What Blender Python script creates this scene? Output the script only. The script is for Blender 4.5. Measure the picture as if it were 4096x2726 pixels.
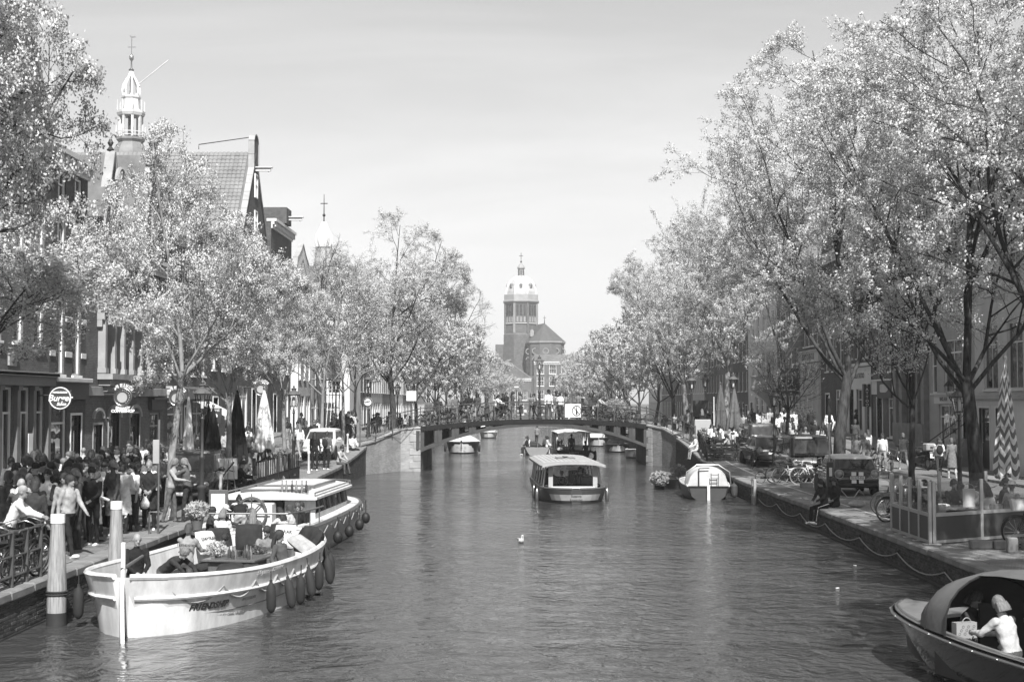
import bpy, bmesh, math, random
import numpy as np
from mathutils import Vector, Matrix, Euler, Quaternion
R = math.radians
PI = math.pi
scn = bpy.context.scene
COL = scn.collection
for o in list(bpy.data.objects):
    bpy.data.objects.remove(o)

# ---------------------------------------------------------------- camera
CAMZ = 4.1
cam_d = bpy.data.cameras.new('camera')
cam = bpy.data.objects.new('camera', cam_d)
COL.objects.link(cam)
cam.location = (0, 0, CAMZ)
cam.rotation_euler = (R(90 + 2.435), 0, R(0.574))
cam_d.lens = 50.0
cam_d.sensor_width = 36.0
cam_d.clip_start = 0.1
cam_d.clip_end = 6000
cam_d.dof.use_dof = True
cam_d.dof.focus_distance = 75
cam_d.dof.aperture_fstop = 4.0
scn.camera = cam

# ---------------------------------------------------------------- world, sun, exposure
SUN_EL, SUN_AZ = 46.0, 9.0      # elevation; degrees to the right of straight behind the camera
sdir = Vector((math.sin(R(SUN_AZ)) * math.cos(R(SUN_EL)), -math.cos(R(SUN_AZ)) * math.cos(R(SUN_EL)), math.sin(R(SUN_EL))))
w = bpy.data.worlds.new('World')
scn.world = w
w.use_nodes = True
nt = w.node_tree
nt.nodes.clear()
wo = nt.nodes.new('ShaderNodeOutputWorld')
bg = nt.nodes.new('ShaderNodeBackground')
sky = nt.nodes.new('ShaderNodeTexSky')
sky.sky_type = 'NISHITA'
sky.sun_disc = False
sky.sun_elevation = R(SUN_EL)
sky.sun_rotation = math.atan2(sdir.x, sdir.y)
sky.air_density = 2.0
sky.dust_density = 0.5
sky.ozone_density = 1.0
bw = nt.nodes.new('ShaderNodeRGBToBW')
nt.links.new(sky.outputs[0], bw.inputs[0])
# thin cirrus streaks, higher up in the same grey sky
tc = nt.nodes.new('ShaderNodeTexCoord')
mp = nt.nodes.new('ShaderNodeMapping')
mp.inputs['Scale'].default_value = (1.3, 2.0, 9.0)
mp.inputs['Rotation'].default_value = (0.0, R(6), R(20))
nz = nt.nodes.new('ShaderNodeTexNoise')
nz.inputs['Scale'].default_value = 1.7
nz.inputs['Detail'].default_value = 7
nz.inputs['Roughness'].default_value = 0.55
nz.inputs['Distortion'].default_value = 0.6
rmp = nt.nodes.new('ShaderNodeMapRange')
rmp.inputs[1].default_value = 0.43
rmp.inputs[2].default_value = 0.68
rmp.inputs[3].default_value = 0.0
rmp.inputs[4].default_value = 0.85
nt.links.new(tc.outputs['Generated'], mp.inputs[0])
nt.links.new(mp.outputs[0], nz.inputs[0])
nt.links.new(nz.outputs[0], rmp.inputs[0])
ad = nt.nodes.new('ShaderNodeMath')
ad.operation = 'ADD'
nt.links.new(bw.outputs[0], ad.inputs[0])
nt.links.new(rmp.outputs[0], ad.inputs[1])
nt.links.new(ad.outputs[0], bg.inputs[0])
bg.inputs[1].default_value = 0.072
nt.links.new(bg.outputs[0], wo.inputs[0])

sl = bpy.data.lights.new('sun', 'SUN')
sl.energy = 5.0
sl.angle = R(0.5)
sl.color = (1.0, 0.995, 0.985)
sun = bpy.data.objects.new('sun', sl)
COL.objects.link(sun)
sun.rotation_euler = (-sdir).to_track_quat('-Z', 'Y').to_euler()
sun.location = (0, 0, 90)

vs = scn.view_settings
vs.view_transform = 'Standard'
vs.look = 'None'
vs.exposure = 0.75
vs.gamma = 1.0
vs.use_curve_mapping = False
scn.cycles.use_denoising = True
scn.cycles.max_bounces = 6
scn.cycles.diffuse_bounces = 2
scn.cycles.glossy_bounces = 3
scn.cycles.transmission_bounces = 5
scn.cycles.transparent_max_bounces = 8
scn.cycles.volume_bounces = 0
scn.cycles.caustics_reflective = False
scn.cycles.caustics_refractive = False
scn.cycles.sample_clamp_indirect = 4.0

# ---------------------------------------------------------------- pixel helpers (photograph pixels, 4096 x 2726)
FPX = 50.0 / 36.0 * 4096
CROT = cam.rotation_euler.to_matrix()
def ray(u, v):
    return CROT @ Vector(((u - 2048) / FPX, -(v - 1363) / FPX, -1.0))
def pz(u, v, z):
    d = ray(u, v); t = (z - CAMZ) / d.z
    return Vector((d.x * t, d.y * t, z))
def pY(u, v, Y):
    d = ray(u, v); t = Y / d.y
    return Vector((d.x * t, Y, CAMZ + d.z * t))
def pX(u, v, X):
    d = ray(u, v); t = X / d.x
    return Vector((X, d.y * t, CAMZ + d.z * t))

# ---------------------------------------------------------------- materials (all grey: the photograph is black and white)
_mats = {}
def N(nt, t, **kw):
    n = nt.nodes.new(t)
    for k, v in kw.items():
        if k in n.inputs: n.inputs[k].default_value = v
        else: setattr(n, k, v)
    return n
def g3(g): return (g, g, g, 1)
def tonal(g): return g * .62 if g < .3 else g * (.62 + .30 * min(1, (g - .3) / .3))
def mat(name, g, rough=0.7, metal=0.0, var=0.12, vs=3.0, bump=0.0, bs=30.0, spec=0.4, coat=0.0, fine=0.0, stretch=None):
    """plain grey surface: broad and fine tone variation plus a little relief"""
    key = name
    if key in _mats: return _mats[key]
    g = tonal(g)
    m = bpy.data.materials.new(name); m.use_nodes = True
    nt = m.node_tree; b = nt.nodes['Principled BSDF']
    b.inputs['Roughness'].default_value = rough
    b.inputs['Metallic'].default_value = metal
    b.inputs['Specular IOR Level'].default_value = spec
    b.inputs['Coat Weight'].default_value = coat
    b.inputs['Coat Roughness'].default_value = 0.05
    b.inputs['Base Color'].default_value = g3(g)
    tc = N(nt, 'ShaderNodeTexCoord')
    src = tc.outputs['Object']
    if stretch:
        mp = N(nt, 'ShaderNodeMapping'); mp.inputs['Scale'].default_value = stretch
        nt.links.new(src, mp.inputs[0]); src = mp.outputs[0]
    if var > 0:
        n1 = N(nt, 'ShaderNodeTexNoise', Scale=vs, Detail=6.0, Roughness=0.65)
        nt.links.new(src, n1.inputs['Vector'])
        mr = N(nt, 'ShaderNodeMapRange')
        mr.inputs[1].default_value = 0.3; mr.inputs[2].default_value = 0.7
        mr.inputs[3].default_value = g * (1 - var); mr.inputs[4].default_value = g * (1 + var)
        nt.links.new(n1.outputs[0], mr.inputs[0])
        nt.links.new(mr.outputs[0], b.inputs['Base Color'])
    if bump > 0:
        n2 = N(nt, 'ShaderNodeTexNoise', Scale=bs, Detail=5.0, Roughness=0.7)
        nt.links.new(src, n2.inputs['Vector'])
        bp = N(nt, 'ShaderNodeBump', Strength=bump, Distance=0.02)
        nt.links.new(n2.outputs[0], bp.inputs['Height'])
        nt.links.new(bp.outputs[0], b.inputs['Normal'])
    _mats[key] = m
    return m
def wall_uv(nt):
    """position turned into (along the wall, height) for any upright wall"""
    g = N(nt, 'ShaderNodeNewGeometry')
    sp = N(nt, 'ShaderNodeSeparateXYZ'); nt.links.new(g.outputs['Position'], sp.inputs[0])
    sn = N(nt, 'ShaderNodeSeparateXYZ'); nt.links.new(g.outputs['True Normal'], sn.inputs[0])
    ab = N(nt, 'ShaderNodeMath', operation='ABSOLUTE'); nt.links.new(sn.outputs[0], ab.inputs[0])
    gt = N(nt, 'ShaderNodeMath', operation='GREATER_THAN'); nt.links.new(ab.outputs[0], gt.inputs[0]); gt.inputs[1].default_value = 0.6
    mx = N(nt, 'ShaderNodeMix'); nt.links.new(gt.outputs[0], mx.inputs[0])
    nt.links.new(sp.outputs[0], mx.inputs[2]); nt.links.new(sp.outputs[1], mx.inputs[3])
    cb = N(nt, 'ShaderNodeCombineXYZ'); nt.links.new(mx.outputs[0], cb.inputs[0]); nt.links.new(sp.outputs[2], cb.inputs[1])
    return cb.outputs[0]
def brick_mat(name, g1, g2, mortar, bump=0.5, bw=0.22, bh=0.065, ms=0.009):
    if name in _mats: return _mats[name]
    g1, g2, mortar = g1 * .8, g2 * .8, mortar * .8
    m = bpy.data.materials.new(name); m.use_nodes = True
    nt = m.node_tree; b = nt.nodes['Principled BSDF']
    b.inputs['Roughness'].default_value = 0.85
    b.inputs['Specular IOR Level'].default_value = 0.2
    uv = wall_uv(nt)
    bt = N(nt, 'ShaderNodeTexBrick', Scale=1.0)
    bt.inputs['Color1'].default_value = g3(g1); bt.inputs['Color2'].default_value = g3(g2); bt.inputs['Mortar'].default_value = g3(mortar)
    bt.inputs['Mortar Size'].default_value = ms; bt.inputs['Brick Width'].default_value = bw; bt.inputs['Row Height'].default_value = bh
    nt.links.new(uv, bt.inputs['Vector'])
    nz = N(nt, 'ShaderNodeTexNoise', Scale=0.9, Detail=8.0, Roughness=0.7); nt.links.new(uv, nz.inputs['Vector'])
    mr = N(nt, 'ShaderNodeMapRange'); mr.inputs[1].default_value = .3; mr.inputs[2].default_value = .7; mr.inputs[3].default_value = .72; mr.inputs[4].default_value = 1.25
    nt.links.new(nz.outputs[0], mr.inputs[0])
    mu = N(nt, 'ShaderNodeMix', data_type='RGBA', blend_type='MULTIPLY'); mu.inputs[0].default_value = 1.0
    nt.links.new(bt.outputs[0], mu.inputs[6]); nt.links.new(mr.outputs[0], mu.inputs[7])
    nt.links.new(mu.outputs[2], b.inputs['Base Color'])
    bp = N(nt, 'ShaderNodeBump', Strength=bump, Distance=0.012); bp.invert = True
    nt.links.new(bt.outputs['Fac'], bp.inputs['Height']); nt.links.new(bp.outputs[0], b.inputs['Normal'])
    _mats[name] = m
    return m
def glass_mat(name, g=0.02, rough=0.03, spec=0.6, wob=0.12):
    """window pane seen from outside: dark room behind, clear mirror of sky and trees with old-glass waviness"""
    if name in _mats: return _mats[name]
    m = bpy.data.materials.new(name); m.use_nodes = True
    nt = m.node_tree; b = nt.nodes['Principled BSDF']
    b.inputs['Roughness'].default_value = rough
    b.inputs['Specular IOR Level'].default_value = spec
    ge = N(nt, 'ShaderNodeNewGeometry')
    n0 = N(nt, 'ShaderNodeTexNoise', Scale=0.7, Detail=3.0); nt.links.new(ge.outputs['Position'], n0.inputs['Vector'])
    mr = N(nt, 'ShaderNodeMapRange'); mr.inputs[1].default_value = .35; mr.inputs[2].default_value = .7; mr.inputs[3].default_value = g * .4; mr.inputs[4].default_value = g * 2.2
    nt.links.new(n0.outputs[0], mr.inputs[0]); nt.links.new(mr.outputs[0], b.inputs['Base Color'])
    n2 = N(nt, 'ShaderNodeTexNoise', Scale=1.6, Detail=1.0); nt.links.new(ge.outputs['Position'], n2.inputs['Vector'])
    bp = N(nt, 'ShaderNodeBump', Strength=wob, Distance=0.05)
    nt.links.new(n2.outputs[0], bp.inputs['Height']); nt.links.new(bp.outputs[0], b.inputs['Normal'])
    _mats[name] = m
    return m
def clear_glass(name):
    if name in _mats: return _mats[name]
    m = bpy.data.materials.new(name); m.use_nodes = True
    nt = m.node_tree; nt.nodes.remove(nt.nodes['Principled BSDF'])
    out = nt.nodes['Material Output']
    t = N(nt, 'ShaderNodeBsdfTransparent', Color=(.86, .86, .86, 1)); gl = N(nt, 'ShaderNodeBsdfGlossy', Color=(1, 1, 1, 1), Roughness=0.02)
    lw = N(nt, 'ShaderNodeLayerWeight', Blend=.5)
    pw = N(nt, 'ShaderNodeMath', operation='POWER'); nt.links.new(lw.outputs['Facing'], pw.inputs[0]); pw.inputs[1].default_value = 4.0
    fr = N(nt, 'ShaderNodeMath', operation='MULTIPLY_ADD'); nt.links.new(pw.outputs[0], fr.inputs[0]); fr.inputs[1].default_value = .8; fr.inputs[2].default_value = .035
    mx = N(nt, 'ShaderNodeMixShader')
    nt.links.new(fr.outputs[0], mx.inputs[0]); nt.links.new(t.outputs[0], mx.inputs[1]); nt.links.new(gl.outputs[0], mx.inputs[2])
    nt.links.new(mx.outputs[0], out.inputs['Surface'])
    _mats[name] = m
    return m
def cloth(g, rough=0.9):
    g = max(.012, round(g, 3))
    return mat('cloth_%03d' % int(g * 1000), g, rough, var=0.28, vs=7, bump=0.5, bs=14, spec=0.15)
def paint(g, rough=0.45):
    return mat('paint_%03d_%02d' % (int(g * 1000), int(rough * 100)), g, rough, var=0.10, vs=2.2, bump=0.04, bs=14)

# ---------------------------------------------------------------- mesh builder
class MB:
    def __init__(s):
        s.v = []; s.f = []; s.m = []; s.cur = 0
    def add(s, vs, fs, M=None):
        o = len(s.v)
        if M is not None: vs = [M @ Vector(p) for p in vs]
        s.v.extend([tuple(p) for p in vs])
        s.f.extend([tuple(i + o for i in f) for f in fs])
        s.m.extend([s.cur] * len(fs))
        return s
    def bx(s, x0, x1, y0, y1, z0, z1, M=None):
        return s.add([(x0, y0, z0), (x1, y0, z0), (x1, y1, z0), (x0, y1, z0), (x0, y0, z1), (x1, y0, z1), (x1, y1, z1), (x0, y1, z1)],
                     [(0, 3, 2, 1), (4, 5, 6, 7), (0, 1, 5, 4), (1, 2, 6, 5), (2, 3, 7, 6), (3, 0, 4, 7)], M)
    def bev(s, x0, x1, y0, y1, z0, z1, b=0.01, M=None):
        """box with chamfered edges"""
        b = min(b, abs(x1 - x0) * .45, abs(y1 - y0) * .45, abs(z1 - z0) * .45)
        bm = bmesh.new()
        bmesh.ops.create_cube(bm, size=1.0)
        for v in bm.verts:
            v.co = Vector(((x0 + x1) / 2 + v.co.x * (x1 - x0), (y0 + y1) / 2 + v.co.y * (y1 - y0), (z0 + z1) / 2 + v.co.z * (z1 - z0)))
        bmesh.ops.bevel(bm, geom=bm.edges[:], offset=b, segments=1, affect='EDGES')
        s.bm(bm, M)
        return s
    def bm(s, bm, M=None):
        bm.verts.index_update()
        s.add([v.co.copy() for v in bm.verts], [[v.index for v in f.verts] for f in bm.faces], M)
        bm.free()
        return s
    def box(s, c, d, rz=0, M=None):
        m = Matrix.Translation(c) @ Matrix.Rotation(rz, 4, 'Z')
        if M is not None: m = M @ m
        return s.bx(-d[0] / 2, d[0] / 2, -d[1] / 2, d[1] / 2, -d[2] / 2, d[2] / 2, m)
    def tube(s, pts, r, n=8, caps=True, M=None, closed=False, flat=1.0):
        pts = [Vector(p) for p in pts]; k = len(pts)
        rr = r if hasattr(r, '__len__') else [r] * k
        vs = []; fs = []
        t0 = (pts[1] - pts[0]).normalized()
        a = Vector((0, 0, 1)) if abs(t0.z) < .9 else Vector((1, 0, 0))
        u = t0.cross(a).normalized()
        for i in range(k):
            if closed: t = (pts[(i + 1) % k] - pts[i - 1])
            elif i == 0: t = pts[1] - pts[0]
            elif i == k - 1: t = pts[-1] - pts[-2]
            else: t = pts[i + 1] - pts[i - 1]
            t = t.normalized() if t.length > 1e-9 else t0
            u = u - t * u.dot(t)
            u = u.normalized() if u.length > 1e-9 else t.orthogonal().normalized()
            w_ = t.cross(u)
            for j in range(n):
                an = 2 * PI * j / n
                vs.append(pts[i] + (u * math.cos(an) + w_ * math.sin(an) * flat) * rr[i])
        e = k if closed else k - 1
        for i in range(e):
            i2 = (i + 1) % k
            for j in range(n):
                j2 = (j + 1) % n
                fs.append((i * n + j, i * n + j2, i2 * n + j2, i2 * n + j))
        if caps and not closed:
            fs.append(tuple(range(n - 1, -1, -1)))
            fs.append(tuple((k - 1) * n + j for j in range(n)))
        return s.add(vs, fs, M)
    def lathe(s, prof, n=12, c=(0, 0, 0), M=None, a0=0.0):
        vs = []; fs = []; k = len(prof)
        for (r, z) in prof:
            for j in range(n):
                an = a0 + 2 * PI * j / n
                vs.append((c[0] + r * math.cos(an), c[1] + r * math.sin(an), c[2] + z))
        for i in range(k - 1):
            for j in range(n):
                j2 = (j + 1) % n
                fs.append((i * n + j, i * n + j2, (i + 1) * n + j2, (i + 1) * n + j))
        if prof[0][0] > 1e-4: fs.append(tuple(range(n - 1, -1, -1)))
        if prof[-1][0] > 1e-4: fs.append(tuple((k - 1) * n + j for j in range(n)))
        return s.add(vs, fs, M)
    def prism(s, poly, h0, h1, M=None):
        """polygon in the local XY plane, pulled up along local Z"""
        n = len(poly)
        vs = [(x, y, h0) for x, y in poly] + [(x, y, h1) for x, y in poly]
        fs = [tuple(range(n - 1, -1, -1)), tuple(range(n, 2 * n))] + [(i, (i + 1) % n, n + (i + 1) % n, n + i) for i in range(n)]
        return s.add(vs, fs, M)
    def loft(s, rings, caps=True, closed=True, M=None):
        n = len(rings[0]); vs = [p for r in rings for p in r]; fs = []
        for i in range(len(rings) - 1):
            for j in range(n if closed else n - 1):
                j2 = (j + 1) % n
                fs.append((i * n + j, i * n + j2, (i + 1) * n + j2, (i + 1) * n + j))
        if caps:
            fs.append(tuple(range(n - 1, -1, -1))); fs.append(tuple((len(rings) - 1) * n + j for j in range(n)))
        return s.add(vs, fs, M)
    def sph(s, c, r, n=10, m=7, M=None):
        if not hasattr(r, '__len__'): r = (r, r, r)
        vs = [(c[0], c[1], c[2] - r[2])]; fs = []
        for i in range(1, m):
            ph = PI * i / m - PI / 2
            for j in range(n):
                a = 2 * PI * j / n
                vs.append((c[0] + r[0] * math.cos(ph) * math.cos(a), c[1] + r[1] * math.cos(ph) * math.sin(a), c[2] + r[2] * math.sin(ph)))
        vs.append((c[0], c[1], c[2] + r[2])); L = len(vs) - 1
        for j in range(n):
            fs.append((0, 1 + (j + 1) % n, 1 + j)); fs.append((L, 1 + (m - 2) * n + j, 1 + (m - 2) * n + (j + 1) % n))
        for i in range(m - 2):
            for j in range(n):
                fs.append((1 + i * n + j, 1 + i * n + (j + 1) % n, 1 + (i + 1) * n + (j + 1) % n, 1 + (i + 1) * n + j))
        return s.add(vs, fs, M)
    def torus(s, c, R_, r, axis='X', n=28, k=6, M=None, arc=2 * PI, a0=0):
        pts = []
        cl = abs(arc - 2 * PI) < 1e-6
        kk = n if cl else n + 1
        for i in range(kk):
            a = a0 + arc * i / n
            p = (0, math.cos(a) * R_, math.sin(a) * R_) if axis == 'X' else ((math.cos(a) * R_, 0, math.sin(a) * R_) if axis == 'Y' else (math.cos(a) * R_, math.sin(a) * R_, 0))
            pts.append((c[0] + p[0], c[1] + p[1], c[2] + p[2]))
        return s.tube(pts, r, k, True, M, closed=cl)
    def mesh(s, name, mats, smooth=40):
        me = bpy.data.meshes.new(name)
        me.from_pydata(s.v, [], s.f)
        for m in (mats if isinstance(mats, (list, tuple)) else [mats]): me.materials.append(m)
        if any(s.m): me.polygons.foreach_set('material_index', s.m)
        if smooth:
            me.polygons.foreach_set('use_smooth', [True] * len(s.f))
            me.set_sharp_from_angle(angle=R(smooth))
        me.update()
        return me
    def build(s, name, mats, parent=None, smooth=40, loc=None, rz=None):
        return obj(name, s.mesh(name, mats, smooth), parent, loc, rz)
def obj(name, me, parent=None, loc=None, rz=None):
    o = bpy.data.objects.new(name, me)
    COL.objects.link(o)
    if parent is not None: o.parent = parent
    if loc is not None: o.location = loc
    if rz is not None: o.rotation_euler = (0, 0, rz)
    return o
def tag(o, label, cat, group=None):
    o['label'] = label; o['category'] = cat
    if group: o['group'] = group
    return o
def thing(name, label, cat, loc=(0, 0, 0), rz=0.0, group=None):
    o = bpy.data.objects.new(name, None)
    o.empty_display_size = 0.2
    COL.objects.link(o)
    o.location = loc; o.rotation_euler = (0, 0, rz)
    return tag(o, label, cat, group)
def struct(o):
    o['kind'] = 'structure'; return o
def stuff(o):
    o['kind'] = 'stuff'; return o
_kids = {}
def children(o): return [c for c in bpy.data.objects if c.parent == o]
def copy_tree(o, loc=None, rz=None, label=None, scale=None, kids=None):
    c = o.copy(); COL.objects.link(c)
    if loc is not None: c.location = loc
    if rz is not None: c.rotation_euler = (c.rotation_euler[0], c.rotation_euler[1], rz)
    if scale is not None: c.scale = (scale, scale, scale) if not hasattr(scale, '__len__') else scale
    if label: c['label'] = label
    for ch in (kids or o.children):
        d = ch.copy(); COL.objects.link(d); d.parent = c
        for gch in ch.children:
            e = gch.copy(); COL.objects.link(e); e.parent = d
    return c
def relabel(o, label):
    o['label'] = label; return o
_lab = bpy.data.scenes.new('workbench')      # empty side scene: modifiers and text are evaluated there, then it is removed
def evaluated_mesh(o):
    _lab.collection.objects.link(o)
    with bpy.context.temp_override(scene=_lab, view_layer=_lab.view_layers[0]):
        dg = bpy.context.evaluated_depsgraph_get()
    dg.update()
    me = bpy.data.meshes.new_from_object(o.evaluated_get(dg), depsgraph=dg)
    _lab.collection.objects.unlink(o)
    return me
_txt = {}
def text_mb(txt, size=1.0, depth=0.01, align='CENTER', bold=0.0, shear=0.0, space=1.0):
    """lettering as a mesh in the local XY plane, front facing +Z"""
    key = (txt, size, depth, align, bold, shear, space)
    if key in _txt: return _txt[key]
    cu = bpy.data.curves.new('lettering', 'FONT')
    cu.body = txt; cu.size = size; cu.extrude = depth; cu.align_x = align; cu.align_y = 'CENTER'
    cu.offset = bold; cu.shear = shear; cu.space_character = space; cu.resolution_u = 3
    o = bpy.data.objects.new('lettering', cu)
    me = evaluated_mesh(o)
    mb = MB()
    mb.add([v.co.copy() for v in me.vertices], [tuple(p.vertices) for p in me.polygons])
    bpy.data.objects.remove(o); bpy.data.curves.remove(cu); bpy.data.meshes.remove(me)
    _txt[key] = mb
    return mb
def frame(origin, right, up):
    """matrix that puts local XY on a surface: local X along right, local Y along up, local Z outwards"""
    r_ = Vector(right).normalized(); u_ = Vector(up).normalized(); n_ = r_.cross(u_)
    M = Matrix.Identity(4)
    for i in range(3):
        M[i][0] = r_[i]; M[i][1] = u_[i]; M[i][2] = n_[i]; M[i][3] = origin[i]
    return M
def letters(txt, size, M, m, parent, depth=0.006, **kw):
    t = text_mb(txt, size, depth, **kw)
    b = MB(); b.add(t.v, t.f, M)
    return b.build('lettering', m, parent, smooth=0)
def interp(x, pts):
    if x <= pts[0][0]: return pts[0][1]
    for (a, va), (b, vb) in zip(pts, pts[1:]):
        if x <= b: return va + (vb - va) * (x - a) / (b - a)
    return pts[-1][1]
def smooth01(t):
    t = max(0.0, min(1.0, t)); return t * t * (3 - 2 * t)
# ================================================================ setting: water, ground, quays, bridge
rnd = random.Random(7)
XL, XR = -9.0, 9.25           # faces of the two quay walls at the water
FXL, FXR = -17.0, 21.5        # house fronts
GL = [(0, .78), (50, .80), (60, .85), (69, 1.0), (75, 1.28), (80, 1.62), (86, 1.92), (96, 1.92), (112, 1.4), (130, 1.0), (900, .95)]
GR = [(0, .72), (62, .72), (74, .95), (81, 1.5), (87, 1.85), (100, 1.9), (116, 1.4), (135, 1.0), (900, .95)]
def gz(x, y): return interp(y, GL if x < 0 else GR)

def water_mat():
    m = bpy.data.materials.new('canal_water'); m.use_nodes = True
    nt = m.node_tree; b = nt.nodes['Principled BSDF']
    b.inputs['Base Color'].default_value = g3(0.05)
    b.inputs['Roughness'].default_value = 0.08
    b.inputs['IOR'].default_value = 1.33
    b.inputs['Specular IOR Level'].default_value = 0.5
    g = N(nt, 'ShaderNodeNewGeometry')
    hs = []
    for sc, st, amp, rot in (((.8, .9, 1), 1.0, .08, 12), ((2.4, 2.1, 1), 1.0, .075, -18), ((6.5, 6.5, 1), 1.0, .014, 25)):
        mp = N(nt, 'ShaderNodeMapping'); mp.inputs['Scale'].default_value = sc; mp.inputs['Rotation'].default_value = (0, 0, R(rot))
        nt.links.new(g.outputs['Position'], mp.inputs[0])
        nz = N(nt, 'ShaderNodeTexNoise', Scale=0.8, Detail=3.0, Roughness=0.6, Distortion=1.0)
        nt.links.new(mp.outputs[0], nz.inputs['Vector'])
        mu = N(nt, 'ShaderNodeMath', operation='MULTIPLY'); nt.links.new(nz.outputs[0], mu.inputs[0]); mu.inputs[1].default_value = amp
        hs.append(mu.outputs[0])
    a1 = N(nt, 'ShaderNodeMath', operation='ADD'); nt.links.new(hs[0], a1.inputs[0]); nt.links.new(hs[1], a1.inputs[1])
    a2 = N(nt, 'ShaderNodeMath', operation='ADD'); nt.links.new(a1.outputs[0], a2.inputs[0]); nt.links.new(hs[2], a2.inputs[1])
    # calmer and rougher patches left by wind and wakes
    n4 = N(nt, 'ShaderNodeTexNoise', Scale=0.10, Detail=4.0, Distortion=1.2); nt.links.new(g.outputs['Position'], n4.inputs['Vector'])
    mr = N(nt, 'ShaderNodeMapRange'); mr.inputs[1].default_value = .32; mr.inputs[2].default_value = .68; mr.inputs[3].default_value = .4; mr.inputs[4].default_value = 1.6
    nt.links.new(n4.outputs[0], mr.inputs[0])
    m2 = N(nt, 'ShaderNodeMath', operation='MULTIPLY'); nt.links.new(a2.outputs[0], m2.inputs[0]); nt.links.new(mr.outputs[0], m2.inputs[1])
    bp = N(nt, 'ShaderNodeBump', Strength=1.0, Distance=1.0)
    nt.links.new(m2.outputs[0], bp.inputs['Height']); nt.links.new(bp.outputs[0], b.inputs['Normal'])
    return m
mb = MB(); mb.add([(-14, -80, 0), (14, -80, 0), (14, 420, 0), (-14, 420, 0)], [(0, 1, 2, 3)])
struct(mb.build('canal_water', water_mat(), smooth=0))

def paver_mat(name, g1, g2, mo, scale=1.0, rot=0.0, bw=.21, bh=.075):
    m = bpy.data.materials.new(name); m.use_nodes = True
    nt = m.node_tree; b = nt.nodes['Principled BSDF']; b.inputs['Roughness'].default_value = .85; b.inputs['Specular IOR Level'].default_value = .25
    g = N(nt, 'ShaderNodeNewGeometry'); mp = N(nt, 'ShaderNodeMapping'); mp.inputs['Rotation'].default_value = (0, 0, rot)
    nt.links.new(g.outputs['Position'], mp.inputs[0])
    bt = N(nt, 'ShaderNodeTexBrick', Scale=scale); bt.inputs['Color1'].default_value = g3(g1); bt.inputs['Color2'].default_value = g3(g2); bt.inputs['Mortar'].default_value = g3(mo)
    bt.inputs['Mortar Size'].default_value = .006; bt.inputs['Brick Width'].default_value = bw; bt.inputs['Row Height'].default_value = bh
    nt.links.new(mp.outputs[0], bt.inputs['Vector'])
    nz = N(nt, 'ShaderNodeTexNoise', Scale=.55, Detail=9.0, Roughness=.72); nt.links.new(g.outputs['Position'], nz.inputs['Vector'])
    mr = N(nt, 'ShaderNodeMapRange'); mr.inputs[1].default_value = .3; mr.inputs[2].default_value = .7; mr.inputs[3].default_value = .68; mr.inputs[4].default_value = 1.28
    nt.links.new(nz.outputs[0], mr.inputs[0])
    mu = N(nt, 'ShaderNodeMix', data_type='RGBA', blend_type='MULTIPLY'); mu.inputs[0].default_value = 1.0
    nt.links.new(bt.outputs[0], mu.inputs[6]); nt.links.new(mr.outputs[0], mu.inputs[7]); nt.links.new(mu.outputs[2], b.inputs['Base Color'])
    bp = N(nt, 'ShaderNodeBump', Strength=.4, Distance=.01); bp.invert = True
    nt.links.new(bt.outputs['Fac'], bp.inputs['Height']); nt.links.new(bp.outputs[0], b.inputs['Normal'])
    return m
M_street = paver_mat('street_pavers', .17, .22, .09, rot=R(45))
M_walk = paver_mat('pavement_tiles', .20, .23, .11, bw=.3, bh=.3)
M_ground = mat('far_ground', .12, .9, var=.2, vs=.05)
M_stone = mat('bluestone', .30, .8, var=.28, vs=1.6, bump=.3, bs=18)
M_stone_pale = mat('pale_stone', .42, .75, var=.25, vs=1.1, bump=.25, bs=16)
M_qbrick = brick_mat('quay_brick', .085, .135, .11)
M_qb = [mat('quay_brick_a', .085, .9, var=.35, vs=3, bump=.4, bs=40, spec=.2), mat('quay_brick_b', .115, .9, var=.35, vs=3, bump=.4, bs=40, spec=.2), mat('quay_brick_c', .15, .9, var=.3, vs=3, bump=.4, bs=40, spec=.2)]
M_iron = mat('black_iron', .028, .45, var=.25, vs=6, bump=.1, bs=60)
M_irong = mat('grey_painted_iron', .105, .5, var=.25, vs=1.8, bump=.08, bs=30)
M_dark = mat('dark_timber', .045, .8, var=.3, vs=4, bump=.3, bs=20)
M_wood = mat('weathered_wood', .40, .8, var=.5, vs=4, bump=.7, bs=9, stretch=(6, 6, .35))
M_white = paint(.80, .4)
M_offwhite = paint(.62, .5)
M_steel = mat('brushed_steel', .45, .3, metal=.9, var=.1)
M_black = mat('black_rubber', .02, .6, var=.2, vs=5)
M_rope = mat('rope', .42, .9, var=.3, vs=30)

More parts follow.
